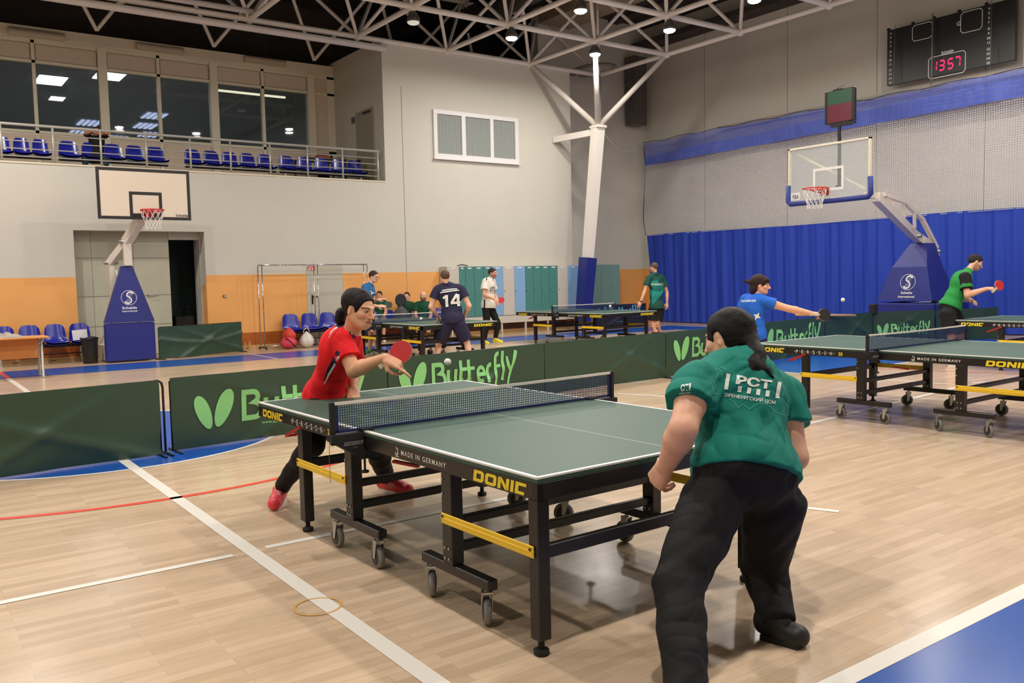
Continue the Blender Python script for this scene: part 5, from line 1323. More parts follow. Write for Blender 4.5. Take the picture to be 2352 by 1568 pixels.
def head_parts(S, C, f, u, s, ear=True, fine=True, skull=1.0):
    "C: head centre, f forward, u up, s = head height/0.22"
    f = nrm(f); u = nrm(V3(u) - f * (V3(u) @ f)); r = np.cross(f, u)
    R = np.stack([r, f, u]); L = lambda x, y, z: C + (r * x + f * y + u * z) * s
    S.ell(L(0, -0.016, 0.026), V3((0.073, 0.094, 0.083)) * s * skull, R, 0.02)
    S.ell(L(0, 0.022, -0.03), V3((0.058, 0.066, 0.075)) * s, R, 0.03)
    S.ell(L(0, 0.05, -0.078), V3((0.03, 0.032, 0.026)) * s, R, 0.03)
    for sx in (-1, 1):
        S.cone(L(sx * 0.052, -0.01, -0.045), L(sx * 0.02, 0.05, -0.083), 0.018 * s, 0.018 * s, 0.025)
        S.ell(L(sx * 0.036, 0.052, -0.022), V3((0.024, 0.024, 0.02)) * s, R, 0.02)
        S.cone(L(sx * 0.012, 0.083, 0.022), L(sx * 0.045, 0.066, 0.024), 0.008 * s, 0.007 * s, 0.012)
        if ear:
            ca, sa = math.cos(0.35), math.sin(0.35); re = r * ca * 1.0 + f * (-sa) * sx
            Re = np.stack([nrm(re), nrm(np.cross(u, re)), u])
            S.ell(L(sx * 0.073, -0.014, -0.008), V3((0.007, 0.019, 0.031)) * s, Re, 0.006)
            S.ell(L(sx * 0.08, -0.008, -0.004), V3((0.004, 0.01, 0.018)) * s, Re, 0.003, -1)
    for sx in (-1, 1): S.ell(L(sx * 0.031, 0.094, 0.002), V3((0.017, 0.015, 0.011)) * s, R, 0.012, -1)
    for sx in (-1, 1): S.ell(L(sx * 0.031, 0.071, 0.002), V3((0.0135, 0.0125, 0.0105)) * s, R, 0.004)
    S.cone(L(0, 0.084, 0.012), L(0, 0.108, -0.028), 0.007 * s, 0.0105 * s, 0.01)
    for sx in (-1, 1): S.ell(L(sx * 0.011, 0.096, -0.031), V3((0.0085, 0.01, 0.0075)) * s, R, 0.006)
    S.cone(L(-0.018, 0.078, -0.053), L(0.018, 0.078, -0.053), 0.0065 * s, 0.0065 * s, 0.008); S.cone(L(-0.008, 0.086, -0.0515), L(0.008, 0.086, -0.0515), 0.006 * s, 0.006 * s, 0.007)
    S.cone(L(-0.014, 0.078, -0.0635), L(0.014, 0.078, -0.0635), 0.0075 * s, 0.0075 * s, 0.008)
    S.cone(L(-0.025, 0.092, -0.058), L(0.025, 0.092, -0.058), 0.0022 * s, 0.0022 * s, 0.004, -1)
    return R, L
def face_color(C, R, s, skin, brow=(40, 26, 22), lip=None, beard=None, stubble=0.0):
    skin_ = SKIN(skin); lipc = SKIN(lip) if lip else skin_ * np.array([0.85, 0.55, 0.55]); br = SKIN(brow)
    def f(P):
        q = ((P - C) @ R.T) / s; x, y, z = q[:, 0], q[:, 1], q[:, 2]; ax = np.abs(x); c = np.tile(skin_, (len(P), 1)); fr = y > 0.045
        n_ = (np.sin(P[:, 0] * 90) * np.sin(P[:, 1] * 80 + 1) * np.sin(P[:, 2] * 85)) * 0.04; c *= (1 + n_)[:, None]
        red = np.exp(-((ax - 0.038) / 0.018) ** 2 - ((z + 0.024) / 0.018) ** 2) * (y > 0); c[:, 1] *= 1 - 0.16 * red; c[:, 2] *= 1 - 0.16 * red
        sh = np.exp(-((ax - 0.031) / 0.018) ** 2 - ((z - 0.004) / 0.012) ** 2) * fr; c *= (1 - 0.25 * sh)[:, None]
        b = fr & (np.abs(z - 0.0245 - 0.12 * (ax - 0.02) * (ax < 0.035) + 0.25 * (ax - 0.035) * (ax > 0.035)) < 0.0042) & (ax > 0.012) & (ax < 0.053); c[b] = br * 0.8 + c[b] * 0.2
        ex = (ax - 0.031) / 0.0135; ez = (z - 0.0005) / 0.0058; e = fr & (ex ** 2 + ez ** 2 < 1); c[e] = (0.42, 0.38, 0.34)
        i_ = fr & (((ax - 0.031)) ** 2 + (z - 0.001) ** 2 < 0.0058 ** 2) & e; c[i_] = (0.035, 0.02, 0.015)
        l = fr & (np.abs(ez * 0.0058 - 0.0058 * np.sqrt(np.clip(1 - ex ** 2, 0, 1))) < 0.0018) & (np.abs(ex) < 1.05); c[l] = (0.03, 0.018, 0.015)
        m_ = fr & (np.abs(z + 0.058) < 0.0105 * np.sqrt(np.clip(1 - (x / 0.025) ** 2, 0, 1))); c[m_] = lipc
        ml = fr & (np.abs(z + 0.058) < 0.0016) & (ax < 0.024); c[ml] = lipc * 0.25
        nn = fr & (np.abs(z + 0.037) < 0.003) & (np.abs(ax - 0.008) < 0.004) & (y > 0.085); c[nn] *= 0.25
        if beard is not None:
            bc = SKIN(beard[0]); w_ = beard[1]; g = (z < -0.028) & (y > -0.02) & (z > -0.13) & ~m_ & ~((np.abs(x) < 0.012) & (z > -0.04)); c[g] = c[g] * (1 - w_) + bc * w_
        return c
    return f
def hair_cap(S, C, R, s, length=0.0, front=0.05, fullness=1.07):
    "hair volume: skull grown outwards, the face carved away"
    r, f, u = R; L = lambda x, y, z: C + (r * x + f * y + u * z) * s
    S.ell(L(0, -0.02, 0.03), V3((0.073, 0.094, 0.085)) * s * fullness + 0.004, R, 0.012)
    if length > 0: S.ell(L(0, -0.05, -0.03 - length * 0.3), V3((0.066, 0.05, 0.05 + length)) * s, R, 0.03)
    return L
def hand_parts(S, W, d, n, s, side=1, curl=(0.35, 0.4, 0.45, 0.5), thumb=0.5, spread=0.06, r0=1.0):
    "W wrist, d direction of the fingers, n back-of-hand normal, side: +1 thumb towards d x n"
    d = nrm(d); n = nrm(V3(n) - d * (V3(n) @ d)); t = np.cross(d, n) * side
    L = 0.185 * s; P = W + d * (0.012 * s)
    kn = []
    for i, off in enumerate((0.031, 0.0105, -0.0105, -0.029)):
        base = W + d * 0.018 * s + t * off * 0.62 * s; k_ = W + d * (0.092, 0.094, 0.088, 0.08)[i] * s + t * off * s + n * (0.0, 0.003, 0.002, -0.002)[i] * s
        S.cone(base, k_, 0.0155 * s, 0.0125 * s, 0.012); kn.append(k_)
    S.ell(W + d * 0.05 * s - n * 0.004 * s, V3((0.036, 0.045, 0.014)) * s, np.stack([t, d, n]), 0.015)
    for i, k_ in enumerate(kn):
        ls = V3(((0.044, 0.025, 0.02), (0.048, 0.029, 0.021), (0.045, 0.027, 0.02), (0.035, 0.02, 0.018))[i]) * s
        rr_ = V3((0.0098, 0.0088, 0.0078, 0.0068)) * s * r0 * (1, 1, 0.98, 0.88)[i]; a = 0.0; p = k_; dd = nrm(d + t * (1.2 - 0.8 * i) * spread)
        c_ = curl[i] if isinstance(curl, (tuple, list)) else curl
        for j in range(3):
            a += c_ * (1.0, 1.15, 0.8)[j]; v = dd * math.cos(a) - n * math.sin(a); q = p + v * ls[j]
            S.cone(p, q, rr_[j], rr_[j + 1], 0.004 if j else 0.006); p = q
    b = W + d * 0.022 * s + t * 0.024 * s - n * 0.006 * s; k1 = b + nrm(d * 0.62 + t * 0.75 - n * 0.3 * (1 + thumb)) * 0.042 * s
    k2 = k1 + nrm(d * 0.9 + t * (0.4 - 0.7 * thumb) - n * 0.6 * thumb) * 0.034 * s; k3 = k2 + nrm(d * 0.9 - t * 0.6 * thumb - n * 0.6 * thumb) * 0.027 * s
    S.cone(b, k1, 0.0165 * s, 0.012 * s, 0.012); S.cone(k1, k2, 0.0115 * s, 0.0105 * s, 0.006); S.cone(k2, k3, 0.0105 * s, 0.008 * s, 0.005)
def arm(S, sh, el, wr, s, r=(0.05, 0.043, 0.039, 0.026), k=0.015):
    sh, el, wr = V3(sh), V3(el), V3(wr); m_ = el + (wr - el) * 0.28
    S.cone(sh, sh + (el - sh) * 0.45, r[0] * s, r[0] * s * 0.93, k); S.cone(sh + (el - sh) * 0.45, el, r[0] * s * 0.93, r[1] * s * 0.92, k)
    S.cone(el, m_, r[1] * s * 0.95, r[2] * s * 1.08, k); S.cone(m_, wr, r[2] * s * 1.08, r[3] * s, k)
def leg(S, hp, kn, an, s, r=(0.085, 0.058, 0.055, 0.036), k=0.03):
    hp, kn, an = V3(hp), V3(kn), V3(an); c_ = kn + (an - kn) * 0.3
    S.cone(hp, kn, r[0] * s, r[1] * s, k); S.cone(kn, c_, r[1] * s * 0.95, r[2] * s, k); S.cone(c_, an, r[2] * s, r[3] * s, k)
def foot(S, an, toe, s, k=0.012, h=0.02):
    an, toe = V3(an), V3(toe); d = nrm((toe - an) * (1, 1, 0)); he = an.copy() - d * 0.045 * s; he[2] = toe[2]
    S.cone(he + (0, 0, 0.03 * s), an + (0, 0, 0.01), 0.034 * s, 0.036 * s, k); S.cone(he + (0, 0, 0.012 * s), toe, 0.034 * s, 0.036 * s, k)
    S.cone(an - (0, 0, 0.01), toe - d * 0.05 * s + (0, 0, 0.012), 0.036 * s, 0.036 * s, 0.02)
def folds(amp, seed=0, freq=1.0, dirs=None):
    r_ = np.random.default_rng(seed); K = r_.normal(size=(7, 3)) * np.array([14, 14, 22]) * freq; ph = r_.uniform(0, 6, 7); ws = np.array([1, .9, .8, .6, .5, .45, .4])
    K[3:] *= 1.9
    D_ = r_.normal(size=3); D_ /= np.linalg.norm(D_); E_ = nrm(np.array([D_[1], -D_[0], 0.0]) + 1e-3)
    def f(X):
        v = 0
        for i in range(7):
            t = np.sin(X @ K[i] + ph[i] + 1.6 * np.sin(X @ K[(i + 2) % 7] * 0.35)); v = v + ws[i] * t * 0.7
        for i in range(3):
            a = X @ (K[i] * 1.1) + ph[i + 2] + 2.2 * np.sin(X @ K[(i + 3) % 7] * 0.3 + ph[i]); v = v + 1.1 * ((1 - np.abs(np.sin(a))) ** 3 - 0.25) * (0.5 + 0.5 * np.sin(X @ K[(i + 1) % 3] * 0.45 + ph[i + 3]))
        return v * amp / 2.6
    return f
skin_m = mat('skin', (220, 170, 140), 0.5, spec=0.4, attr='Col', sub=0.08, bump=0.03, bscale=160)
def hair_mat(name, rgb):
    M = mat(name, rgb, 0.55, spec=0.18)
    if 'done' in M: return M
    M['done'] = 1; nt = M.node_tree; b = nt.nodes['Principled BSDF']; tc = nt.nodes.new('ShaderNodeTexCoord'); mp = nt.nodes.new('ShaderNodeMapping'); mp.inputs['Scale'].default_value = (35, 35, 260)
    mp.inputs['Rotation'].default_value = (1.2, 0.3, 0.5)
    n = nt.nodes.new('ShaderNodeTexNoise'); n.inputs['Scale'].default_value = 1.4; n.inputs['Detail'].default_value = 4; bp = nt.nodes.new('ShaderNodeBump'); bp.inputs['Strength'].default_value = 0.5; bp.inputs['Distance'].default_value = 0.006
    nt.links.new(tc.outputs['Object'], mp.inputs['Vector']); nt.links.new(mp.outputs['Vector'], n.inputs['Vector']); nt.links.new(n.outputs['Fac'], bp.inputs['Height']); nt.links.new(bp.outputs['Normal'], b.inputs['Normal'])
    return M
def paddle(loc, nrm_, hdir, lbl, face=(196, 34, 36), back=(30, 28, 28), s=0.92, wrist_gap=0.0, edge=(232, 214, 190)):
    "loc: blade centre, nrm_: normal of the shown face, hdir: from blade centre to handle end"
    z = Vector(nrm_).normalized(); y = -Vector(hdir); y = (y - z * y.dot(z)).normalized(); x = y.cross(z)
    r = empty('table_tennis_paddle', (0, 0, 0), 0, lbl, 'paddle'); M = Matrix((x, y, z)).transposed().to_4x4(); M.translation = Vector(loc); r.matrix_world = M
    def out(k=1.0):
        pts = []
        for i in range(40):
            a = 2 * PI * i / 40; u, v = 0.075 * math.cos(a) * k, 0.079 * math.sin(a) * k
            pts.append((u * s, v * s))
        return pts
    fn = lambda u, v, t: (u, v, t)
    MB().prism(out(), fn, -0.003 * s, 0.003 * s).build('blade', mat('paddle_wood_%d' % edge[2], edge, 0.5), r)
    MB().prism(out(0.985), fn, 0.003 * s, 0.0065 * s).build('rubber', mat('rubber_%d_%d' % (face[0], face[1]), face, 0.42), r)
    MB().prism(out(0.985), fn, -0.0065 * s, -0.003 * s).build('rubber', mat('rubber_%d_%d' % (back[0], back[1]), back, 0.42), r)
    MB().prism([(-0.013 * s, -0.06 * s), (0.013 * s, -0.06 * s), (0.0125 * s, -0.12 * s), (0.017 * s, -0.175 * s), (-0.017 * s, -0.175 * s), (-0.0125 * s, -0.12 * s)], fn, -0.011 * s, 0.011 * s).build('handle', mat('paddle_handle', (196, 176, 150), 0.5, noise=0.2, nscale=30), r)
    return r
# ================================================================== PEOPLE
RTn, UPn, FWn = V3(RT), V3(UP), V3(FW)
def dirv(a, b, c): return nrm(RTn * a + UPn * b + FWn * c)
def J(x, y, D): return V3(at(x, y, D))
def torso_frame(j):
    up = nrm(j['chest'] - j['pelvis']); rt = nrm(j['shR'] - j['shL']); rt = nrm(rt - up * (rt @ up)); fw = np.cross(up, rt)
    return np.stack([rt, fw, up])
def torso(S, j, s, g=0.0, w=1.0, dp=1.0, k=0.04, low=True):
    R = torso_frame(j); c, p = j['chest'], j['pelvis']; wa = c * 0.42 + p * 0.58
    S.ell(c, V3((0.15 * w, 0.108 * dp, 0.17)) * s + g, R, k); S.ell(wa, V3((0.138 * w, 0.1 * dp, 0.15)) * s + g, R, k)
    up = R[2]
    if low: S.ell(p, V3((0.158 * w, 0.115 * dp, 0.12)) * s + g, R, k)
    for a in ('shL', 'shR'):
        q = j[a] * 0.8 + (j['nb']) * 0.2; S.cone(c + up * 0.06 * s, q, 0.1 * s + g, 0.05 * s + g, k); S.cone(q, j['nb'], 0.045 * s + g, 0.045 * s + g * 0.5, k * 0.7)
def person(lbl, j, s, skin, top, bottom, shoe, hair, vox=0.006, w=1.0, dp=1.0, slv=0.55, leg_end=1.0, hems=0.0, hands=None, face=None, hairfn=None, vest_fold=0.004, arms=(1, 1), lw=1.0, aw=1.0, head_s=None, sock=None, shirt_low=0.0, legs=True, seed=1, loose=0.014, torso_only_color=None, cuffs=None, tfold=1.0):
    """j: joints. builds body, shirt, trousers or shorts, shoes, hair."""
    hs = s if head_s is None else head_s
    root = empty('person', tuple(j['root']), 0, lbl, 'person'); inv = -V3(j['root'])
    jj = {k: (v + inv if isinstance(v, np.ndarray) and k not in ('f', 'u') else v) for k, v in j.items()}
    j = jj; S = SDF(0.02)
    torso(S, j, s, -0.012, w * 0.97, dp, low=True)
    C = j['head']; up = nrm(j['u']); f = nrm(j['f'])
    S.cone(j['nb'], C - up * 0.05 * hs - f * 0.02 * hs, 0.052 * s, 0.05 * hs, 0.03)
    for a in ('L', 'R'):
        if not arms[a == 'R']: continue
        arm(S, j['sh' + a], j['el' + a], j['wr' + a], s * aw)
        h = (hands or {}).get(a)
        if h is None: h = dict(d=nrm(j['wr' + a] - j['el' + a]), n=dirv(0.3, 0.5, -0.8), curl=0.4, thumb=0.4)
        hand_parts(S, j['wr' + a], h['d'], h['n'], s, h.get('side', 1), h.get('curl', 0.4), h.get('thumb', 0.4))
    if legs:
        for a in ('L', 'R'):
            leg(S, j['hip' + a], j['kn' + a], j['an' + a], s * 0.93)
            foot(S, j['an' + a], j['toe' + a], s * 0.9)
    R, L = head_parts(S, C, f, up, hs, ear=True)
    fa = dict(brow=hair, lip=None, beard=None); fa.update(face or {})
    fc = face_color(C, R, hs, skin, **fa)
    body = sdf_obj('body', S, vox, skin_m, root, color=fc)
    # shirt
    T = SDF(0.02); torso(T, j, s, loose, w, dp, low=True); Rf = torso_frame(j)
    hem = j['pelvis'] - Rf[2] * (0.02 + shirt_low) * s
    T.cone(j['pelvis'], j['pelvis'] - Rf[2] * 0.1 * s, 0.13 * s * w + loose, 0.135 * s * w + loose, 0.05)
    for a in ('L', 'R'):
        if not arms[a == 'R']: continue
        e = j['sh' + a] + (j['el' + a] - j['sh' + a]) * slv; T.flat(j['sh' + a], e, 0.057 * s * aw + loose * 0.6, 0.062 * s * aw + loose, 0.025)
    nb = j['nb'] + nrm(C - j['nb']) * 0.045 * s
    shirt = sdf_obj('shirt', T, vox, top, root, cuts=[(hem, -Rf[2]), (nb, nrm(C - j['nb']))], disp=folds(vest_fold, seed))
    if legs:
        B = SDF(0.02); B.ell(j['pelvis'], V3((0.16 * w, 0.118 * dp, 0.12)) * s + loose * 0.5, Rf, 0.03)
        for a in ('L', 'R'):
            hp, kn, an = j['hip' + a], j['kn' + a], j['an' + a]; q = lw
            if leg_end >= 1.0:
                B.cone(hp, kn, 0.095 * s * q, 0.068 * s * q, 0.03); e = kn + (an - kn) * (leg_end - 0.05 if leg_end > 1 else 0.93); c_ = kn + (an - kn) * 0.3
                B.cone(kn, c_, 0.068 * s * q, 0.062 * s * q, 0.02); B.flat(c_, e, 0.062 * s * q, 0.05 * s * q, 0.02)
            else:
                t = leg_end / 0.5
                if t <= 1: B.flat(hp, hp + (kn - hp) * t, 0.1 * s * q, 0.1 * s * q, 0.03)
        top_c = j['pelvis'] + Rf[2] * 0.09 * s
        sdf_obj('trousers' if leg_end >= 1 else 'shorts', B, vox, bottom, root, cuts=[(top_c, Rf[2])], disp=folds(vest_fold * tfold, seed + 5))
        for a in ('L', 'R'):
            F_ = SDF(0.012); foot(F_, j['an' + a], j['toe' + a], s * 1.08)
            so = sdf_obj('shoe', F_, vox * 0.8, shoe, root, cuts=[(j['an' + a] + (0, 0, 0.02), (0, 0, 1)), (j['toe' + a] - (0, 0, 0.034 * s), (0, 0, -1))])
            he = V3(j['an' + a]).copy(); d = nrm((j['toe' + a] - he) * (1, 1, 0)); he = he - d * 0.05 * s; he[2] = j['toe' + a][2] - 0.026 * s; te = V3(j['toe' + a]) + d * 0.015 * s; te[2] = he[2]
            MB().beam(he, te, 0.066 * s, 0.02 * s).build('sole', shoe if shoe is shoe_black else white_paint, so)
    if hairfn:
        Hh = SDF(0.012); cuts = hairfn(Hh, C, R, hs, L) or []
        sdf_obj('hair', Hh, vox * 0.8, hair_mat('hair_%d_%d_%d' % tuple(hair), hair), root, cuts=cuts, disp=folds(0.0035, seed, 2.5))
    return root, j, body, shirt, Rf, R, L, inv
def short_hair(S, C, R, s, L):
    r, f, u = R; hair_cap(S, C, R, s, 0, fullness=1.04)
    return [(L(0, 0.055, 0.045), nrm(f * 0.8 - u * 0.6)), (L(0, -0.03, -0.045), nrm(-u + f * 0.25))]
def bob(S, C, R, s, L):
    hair_cap(S, C, R, s, 0.02, fullness=1.1); r, f, u = R
    return [(L(0, 0.06, 0.025), nrm(f * 0.75 - u * 0.65))]
def cloth(name, rgb, rough=0.75, noise=0.05): return mat(name, rgb, rough, spec=0.25, noise=noise, nscale=6, bump=0.05, bscale=300)
trouser_black = cloth('trouser_black', (24, 23, 24)); navy_cl = cloth('shirt_navy', (40, 38, 64)); white_cl = cloth('shirt_white', (226, 218, 208)); teal_cl = cloth('shirt_teal_dark', (30, 76, 66)); blue_cl = cloth('shirt_blue', (34, 96, 196)); green_cl = cloth('vest_green', (40, 138, 66)); gblue = cloth('shirt_mid_blue', (48, 100, 150)); polo = cloth('polo_green', (24, 72, 50)); red_cl = cloth('shirt_red', (222, 26, 34)); emerald = cloth('shirt_emerald', (18, 120, 106))
shoe_red = mat('shoe_red', (226, 62, 74), 0.45, noise=0.06); shoe_black = mat('shoe_black', (22, 22, 24), 0.5); shoe_yellow = mat('shoe_yellow', (226, 214, 56), 0.5); shoe_green = mat('shoe_green', (70, 150, 80), 0.5); shoe_white = mat('shoe_white', (220, 206, 202), 0.5)

_ribbon = ribbon
def ribbon(mb, pts, wd, fn, closed=False):
    if closed or len(pts) > 8: return _ribbon(mb, pts, wd, fn, closed)
    P = []; W_ = []
    for i in range(len(pts) - 1):
        for k in range(5):
            t = k / 5; P.append((pts[i][0] + (pts[i + 1][0] - pts[i][0]) * t, pts[i][1] + (pts[i + 1][1] - pts[i][1]) * t)); W_.append(wd[i] + (wd[i + 1] - wd[i]) * t if isinstance(wd, (list, tuple)) else wd)
    P.append(pts[-1]); W_.append(wd[-1] if isinstance(wd, (list, tuple)) else wd)
    _ribbon(mb, P, W_, fn)

# ------------------------------------------------------------------ 1. woman in red
dR, dL = dep(fl(632, 1160)), dep(fl(912, 1130)); D = 5.45
j = dict(root=V3(fl(760, 1145)),
    head=J(826, 711, 5.22), f=dirv(0.84, -0.22, -0.5), u=dirv(0.2, 0.95, -0.1), nb=J(806, 769, 5.3),
    chest=J(777, 812, 5.38), pelvis=J(745, 912, 5.52), shR=J(784, 782, 5.24), shL=J(806, 778, 5.5),
    elR=J(812, 851, 5.16), wrR=J(884, 822, 5.0), elL=J(812, 850, 5.62), wrL=J(812, 893, 5.5),
    hipR=J(735, 935, 5.45), hipL=J(765, 940, 5.6), knR=J(716, 1022, 5.22), knL=J(864, 1030, 5.28),
    anR=J(643, 1126, dR + 0.06), anL=J(889, 1098, dL + 0.02), toeR=J(630, 1152, dR - 0.12), toeL=J(936, 1120, dL - 0.1))
for a in ('R', 'L'): j['toe' + a][2] = 0.038; j['an' + a][2] = max(j['an' + a][2], 0.085)
hx = nrm(j['wrR'] - j['elR'])
def hair_red(S, C, R, s, L):
    hair_cap(S, C, R, s, 0, fullness=1.06); r, f, u = R
    S.ell(L(0, -0.07, 0.05), V3((0.066, 0.05, 0.06)) * s, R, 0.03)
    for p in ((0.052, -0.02, -0.02), (-0.052, -0.02, -0.02)): S.ell(L(*p), V3((0.02, 0.03, 0.035)) * s, R, 0.02)
    S.ell(L(0.079, -0.0, -0.016), V3((0.03, 0.026, 0.038)) * s, R, 0.008, -1)
    S.cone(L(0, -0.1, -0.02), L(0.0, -0.13, -0.045), 0.02 * s, 0.03 * s, 0.015); S.ell(L(0, -0.135, -0.075), V3((0.036, 0.03, 0.05)) * s, R, 0.02)
    S.ell(L(0, 0.108, -0.005), V3((0.1, 0.072, 0.085)) * s, R, 0.012, -1)
    return []
HS = 1.03
root, jr, body, shirt, Rf, Rh, Lh, inv = person('woman in a red shirt reaching with a red paddle over the nearest table', j, 1.06, (224, 168, 134), red_cl, trouser_black, shoe_red, (26, 18, 18), vox=0.0042, w=0.86, dp=0.92, slv=0.62, head_s=HS, hairfn=hair_red, lw=0.98, loose=0.012, shirt_low=0.0, vest_fold=0.006,
    hands={'R': dict(d=nrm(RTn * 0.9 - UPn * 0.35 - FWn * 0.2), n=dirv(0.4, 0.6, -0.75), side=1, curl=(0.15, 1.0, 1.25, 1.35), thumb=0.8)}, face=dict(lip=(196, 116, 106), brow=(60, 40, 34)), seed=3)
bv = bvh_of(shirt); iv = Vector(inv)
def sloc(x, y, D): return Vector(at(x, y, D)) + iv
def wrapped(parent, bv, pts_groups, name, material, off=0.0025, N_=None, D=5.3):
    mb = MB(); N_ = -FW if N_ is None else Vector(N_)
    def pr(p):
        P = sloc2(p[0], p[1]); h = bv.ray_cast(P, -N_, 3.0); return (h[0] + N_ * off) if h[0] is not None else None
    return mb
def px_wrap(bv, iv, D, off=0.003, span=0.6):
    "photo point -> point on the garment under that sight line (garment local coordinates)"
    def f(x, y):
        d = ray(x, y).normalized(); P = Vector(CAM) + ray(x, y) * ((D - span) / FPX) + iv; h = bv.ray_cast(P, d, 2 * span + 0.6)
        return (h[0] - d * off) if h[0] is not None else (Vector(at(x, y, D)) + iv)
    return f
def stripe(name, parent, fn, pts, wd, material, sub=6):
    P = []; W_ = []
    for i in range(len(pts) - 1):
        for k in range(sub):
            t = k / sub; P.append((pts[i][0] + (pts[i + 1][0] - pts[i][0]) * t, pts[i][1] + (pts[i + 1][1] - pts[i][1]) * t)); W_.append((wd[i] + (wd[i + 1] - wd[i]) * t) if isinstance(wd, (list, tuple)) else wd)
    P.append(pts[-1]); W_.append(wd[-1] if isinstance(wd, (list, tuple)) else wd)
    mb = MB(); ribbon(mb, P, W_, fn); return mb.build(name, material, parent)
fr = px_wrap(bv, iv, 5.3)
navy_s = cloth('stripe_navy', (34, 28, 60)); white_s = cloth('stripe_white', (226, 216, 214))
fr2 = px_wrap(bv, iv, 5.3, 0.004)
stripe('navy_stripe', shirt, fr, [(758, 772), (766, 762), (777, 749), (790, 742), (800, 744)], [7, 8, 9, 8, 6], navy_s); stripe('white_stripe', shirt, fr2, [(756, 775), (761, 762), (772, 752), (785, 745), (797, 749), (806, 759), (809, 769)], [3.2, 3.6, 4, 4, 3.6, 3, 2.5], white_s)
stripe('navy_stripe', shirt, fr, [(776, 806), (768, 830), (756, 852), (746, 876)], [8, 12, 12, 5], navy_s); stripe('white_stripe', shirt, fr2, [(778, 818), (766, 842), (755, 860), (745, 882)], [5, 5, 4.5, 2], white_s)
stripe('white_stripe', shirt, fr2, [(826, 764), (829, 772), (832, 778)], 3, white_s)
stripe('navy_stripe', shirt, fr, [(799, 748), (806, 764), (815, 778)], [4, 6, 4], navy_s)
for a, k in (('R', 0), ('L', 1)):
    sh = [c for c in root.children if c.name.startswith('shoe')][1 - k]
    b2 = bvh_of(sh); g = px_wrap(b2, iv, 5.2 if a == 'R' else 5.0, 0.003, 0.8)
    if a == 'L':
        for q in ([(886, 1104), (897, 1112), (906, 1114)], [(893, 1118), (899, 1106)], [(898, 1119), (905, 1108)]): stripe('shoe_stripe', [c for c in root.children if c.name.startswith('shoe')][0], px_wrap(bvh_of([c for c in root.children if c.name.startswith('shoe')][0]), iv, 5.0, 0.003, 0.8), q, 1.8, white_s, 3)
    else:
        tgt = [c for c in root.children if c.name.startswith('shoe')][1]; g = px_wrap(bvh_of(tgt), iv, 5.2, 0.003, 0.8)
        for q in ([(637, 1127), (646, 1128)], [(636, 1131), (645, 1132)], [(635, 1135), (644, 1136)]): stripe('shoelace', tgt, g, q, 1.6, white_s, 3)
wr = j['wrR']; pc = J(921, 808, 5.0)
paddle(pc, dirv(-0.15, 0.2, -0.95), dirv(-0.8, -0.6, 0.05), 'red paddle held by the woman in red', s=0.88)

# ------------------------------------------------------------------ 2. woman in emerald green, seen from behind
dF = dep(fl(1790, 1480)); dG = 2.5
j = dict(root=V3(fl(1720, 1530)),
    head=J(1671, 778, 3.50), f=dirv(-0.66, -0.22, 0.72), u=dirv(-0.12, 0.97, 0.2), nb=J(1690, 848, 3.43),
    chest=J(1700, 915, 3.38), pelvis=J(1712, 1085, 3.24), shL=J(1600, 880, 3.27), shR=J(1795, 905, 3.5),
    elL=J(1569, 985, 3.12), wrL=J(1530, 1070, 3.22), elR=J(1826, 1050, 3.42), wrR=J(1800, 1010, 3.68),
    hipL=J(1632, 1165, 3.16), hipR=J(1778, 1165, 3.34), knL=J(1558, 1345, 2.95), knR=J(1755, 1310, 3.46),
    anL=J(1580, 1640, dG + 0.12), anR=J(1787, 1440, dF + 0.03), toeL=J(1560, 1700, dG + 0.25), toeR=J(1832, 1480, dF - 0.02))
for a in ('R', 'L'): j['toe' + a][2] = 0.04; j['an' + a][2] = max(j['an' + a][2], 0.085)
def hair_green(S, C, R, s, L):
    hair_cap(S, C, R, s, 0, fullness=1.06); r, f, u = R
    S.ell(L(0, -0.045, -0.03), V3((0.062, 0.06, 0.06)) * s, R, 0.03)
    S.ell(L(-0.082, 0.0, -0.012), V3((0.024, 0.026, 0.04)) * s, R, 0.008, -1)
    tie = L(0.03, -0.11, -0.01)
    p = [J(1722, 782, 3.42) + np.array(jinv), J(1735, 812, 3.36) + np.array(jinv), J(1727, 842, 3.3) + np.array(jinv), J(1712, 862, 3.27) + np.array(jinv)]
    S.cone(L(0.01, -0.07, 0.02), p[0], 0.05 * s, 0.03 * s, 0.03); S.chain(p, [0.028, 0.036, 0.035, 0.014], 0.02)
    q = [J(1740, 820, 3.34) + np.array(jinv), J(1757, 850, 3.3) + np.array(jinv), J(1776, 866, 3.28) + np.array(jinv)]
    S.chain(q, [0.03, 0.016, 0.005], 0.02); S.cone(p[2], J(1690, 852, 3.3) + np.array(jinv), 0.025, 0.012, 0.02)
    S.ell(L(0, 0.125, -0.02), V3((0.1, 0.075, 0.088)) * s, R, 0.012, -1)
    return []
jinv = -V3(j['root'])
hd = nrm(J(1502, 1112, 3.3) - j['wrL'])
root, jg, body, shirt, Rf, Rh, Lh, inv = person('woman in an emerald shirt and black trousers seen from behind at the nearest table', j, 1.13, (226, 172, 144), emerald, trouser_black, shoe_black, (22, 17, 17), vox=0.0055, w=1.13, dp=1.15, slv=0.5, head_s=1.0, hairfn=hair_green, lw=1.12, aw=1.12, loose=0.018, shirt_low=0.0, leg_end=1.12, vest_fold=0.012,
    hands={'L': dict(d=hd, n=dirv(-0.35, 0.5, -0.8), side=1, curl=(0.7, 0.75, 0.8, 0.85), thumb=0.8)}, face=dict(lip=(190, 110, 100)), seed=9, tfold=0.62)
iv = Vector(inv); bvg = bvh_of(shirt); g = px_wrap(bvg, iv, 3.35, 0.004)
wp = cloth('print_white', (226, 230, 224), 0.6, 0.0)
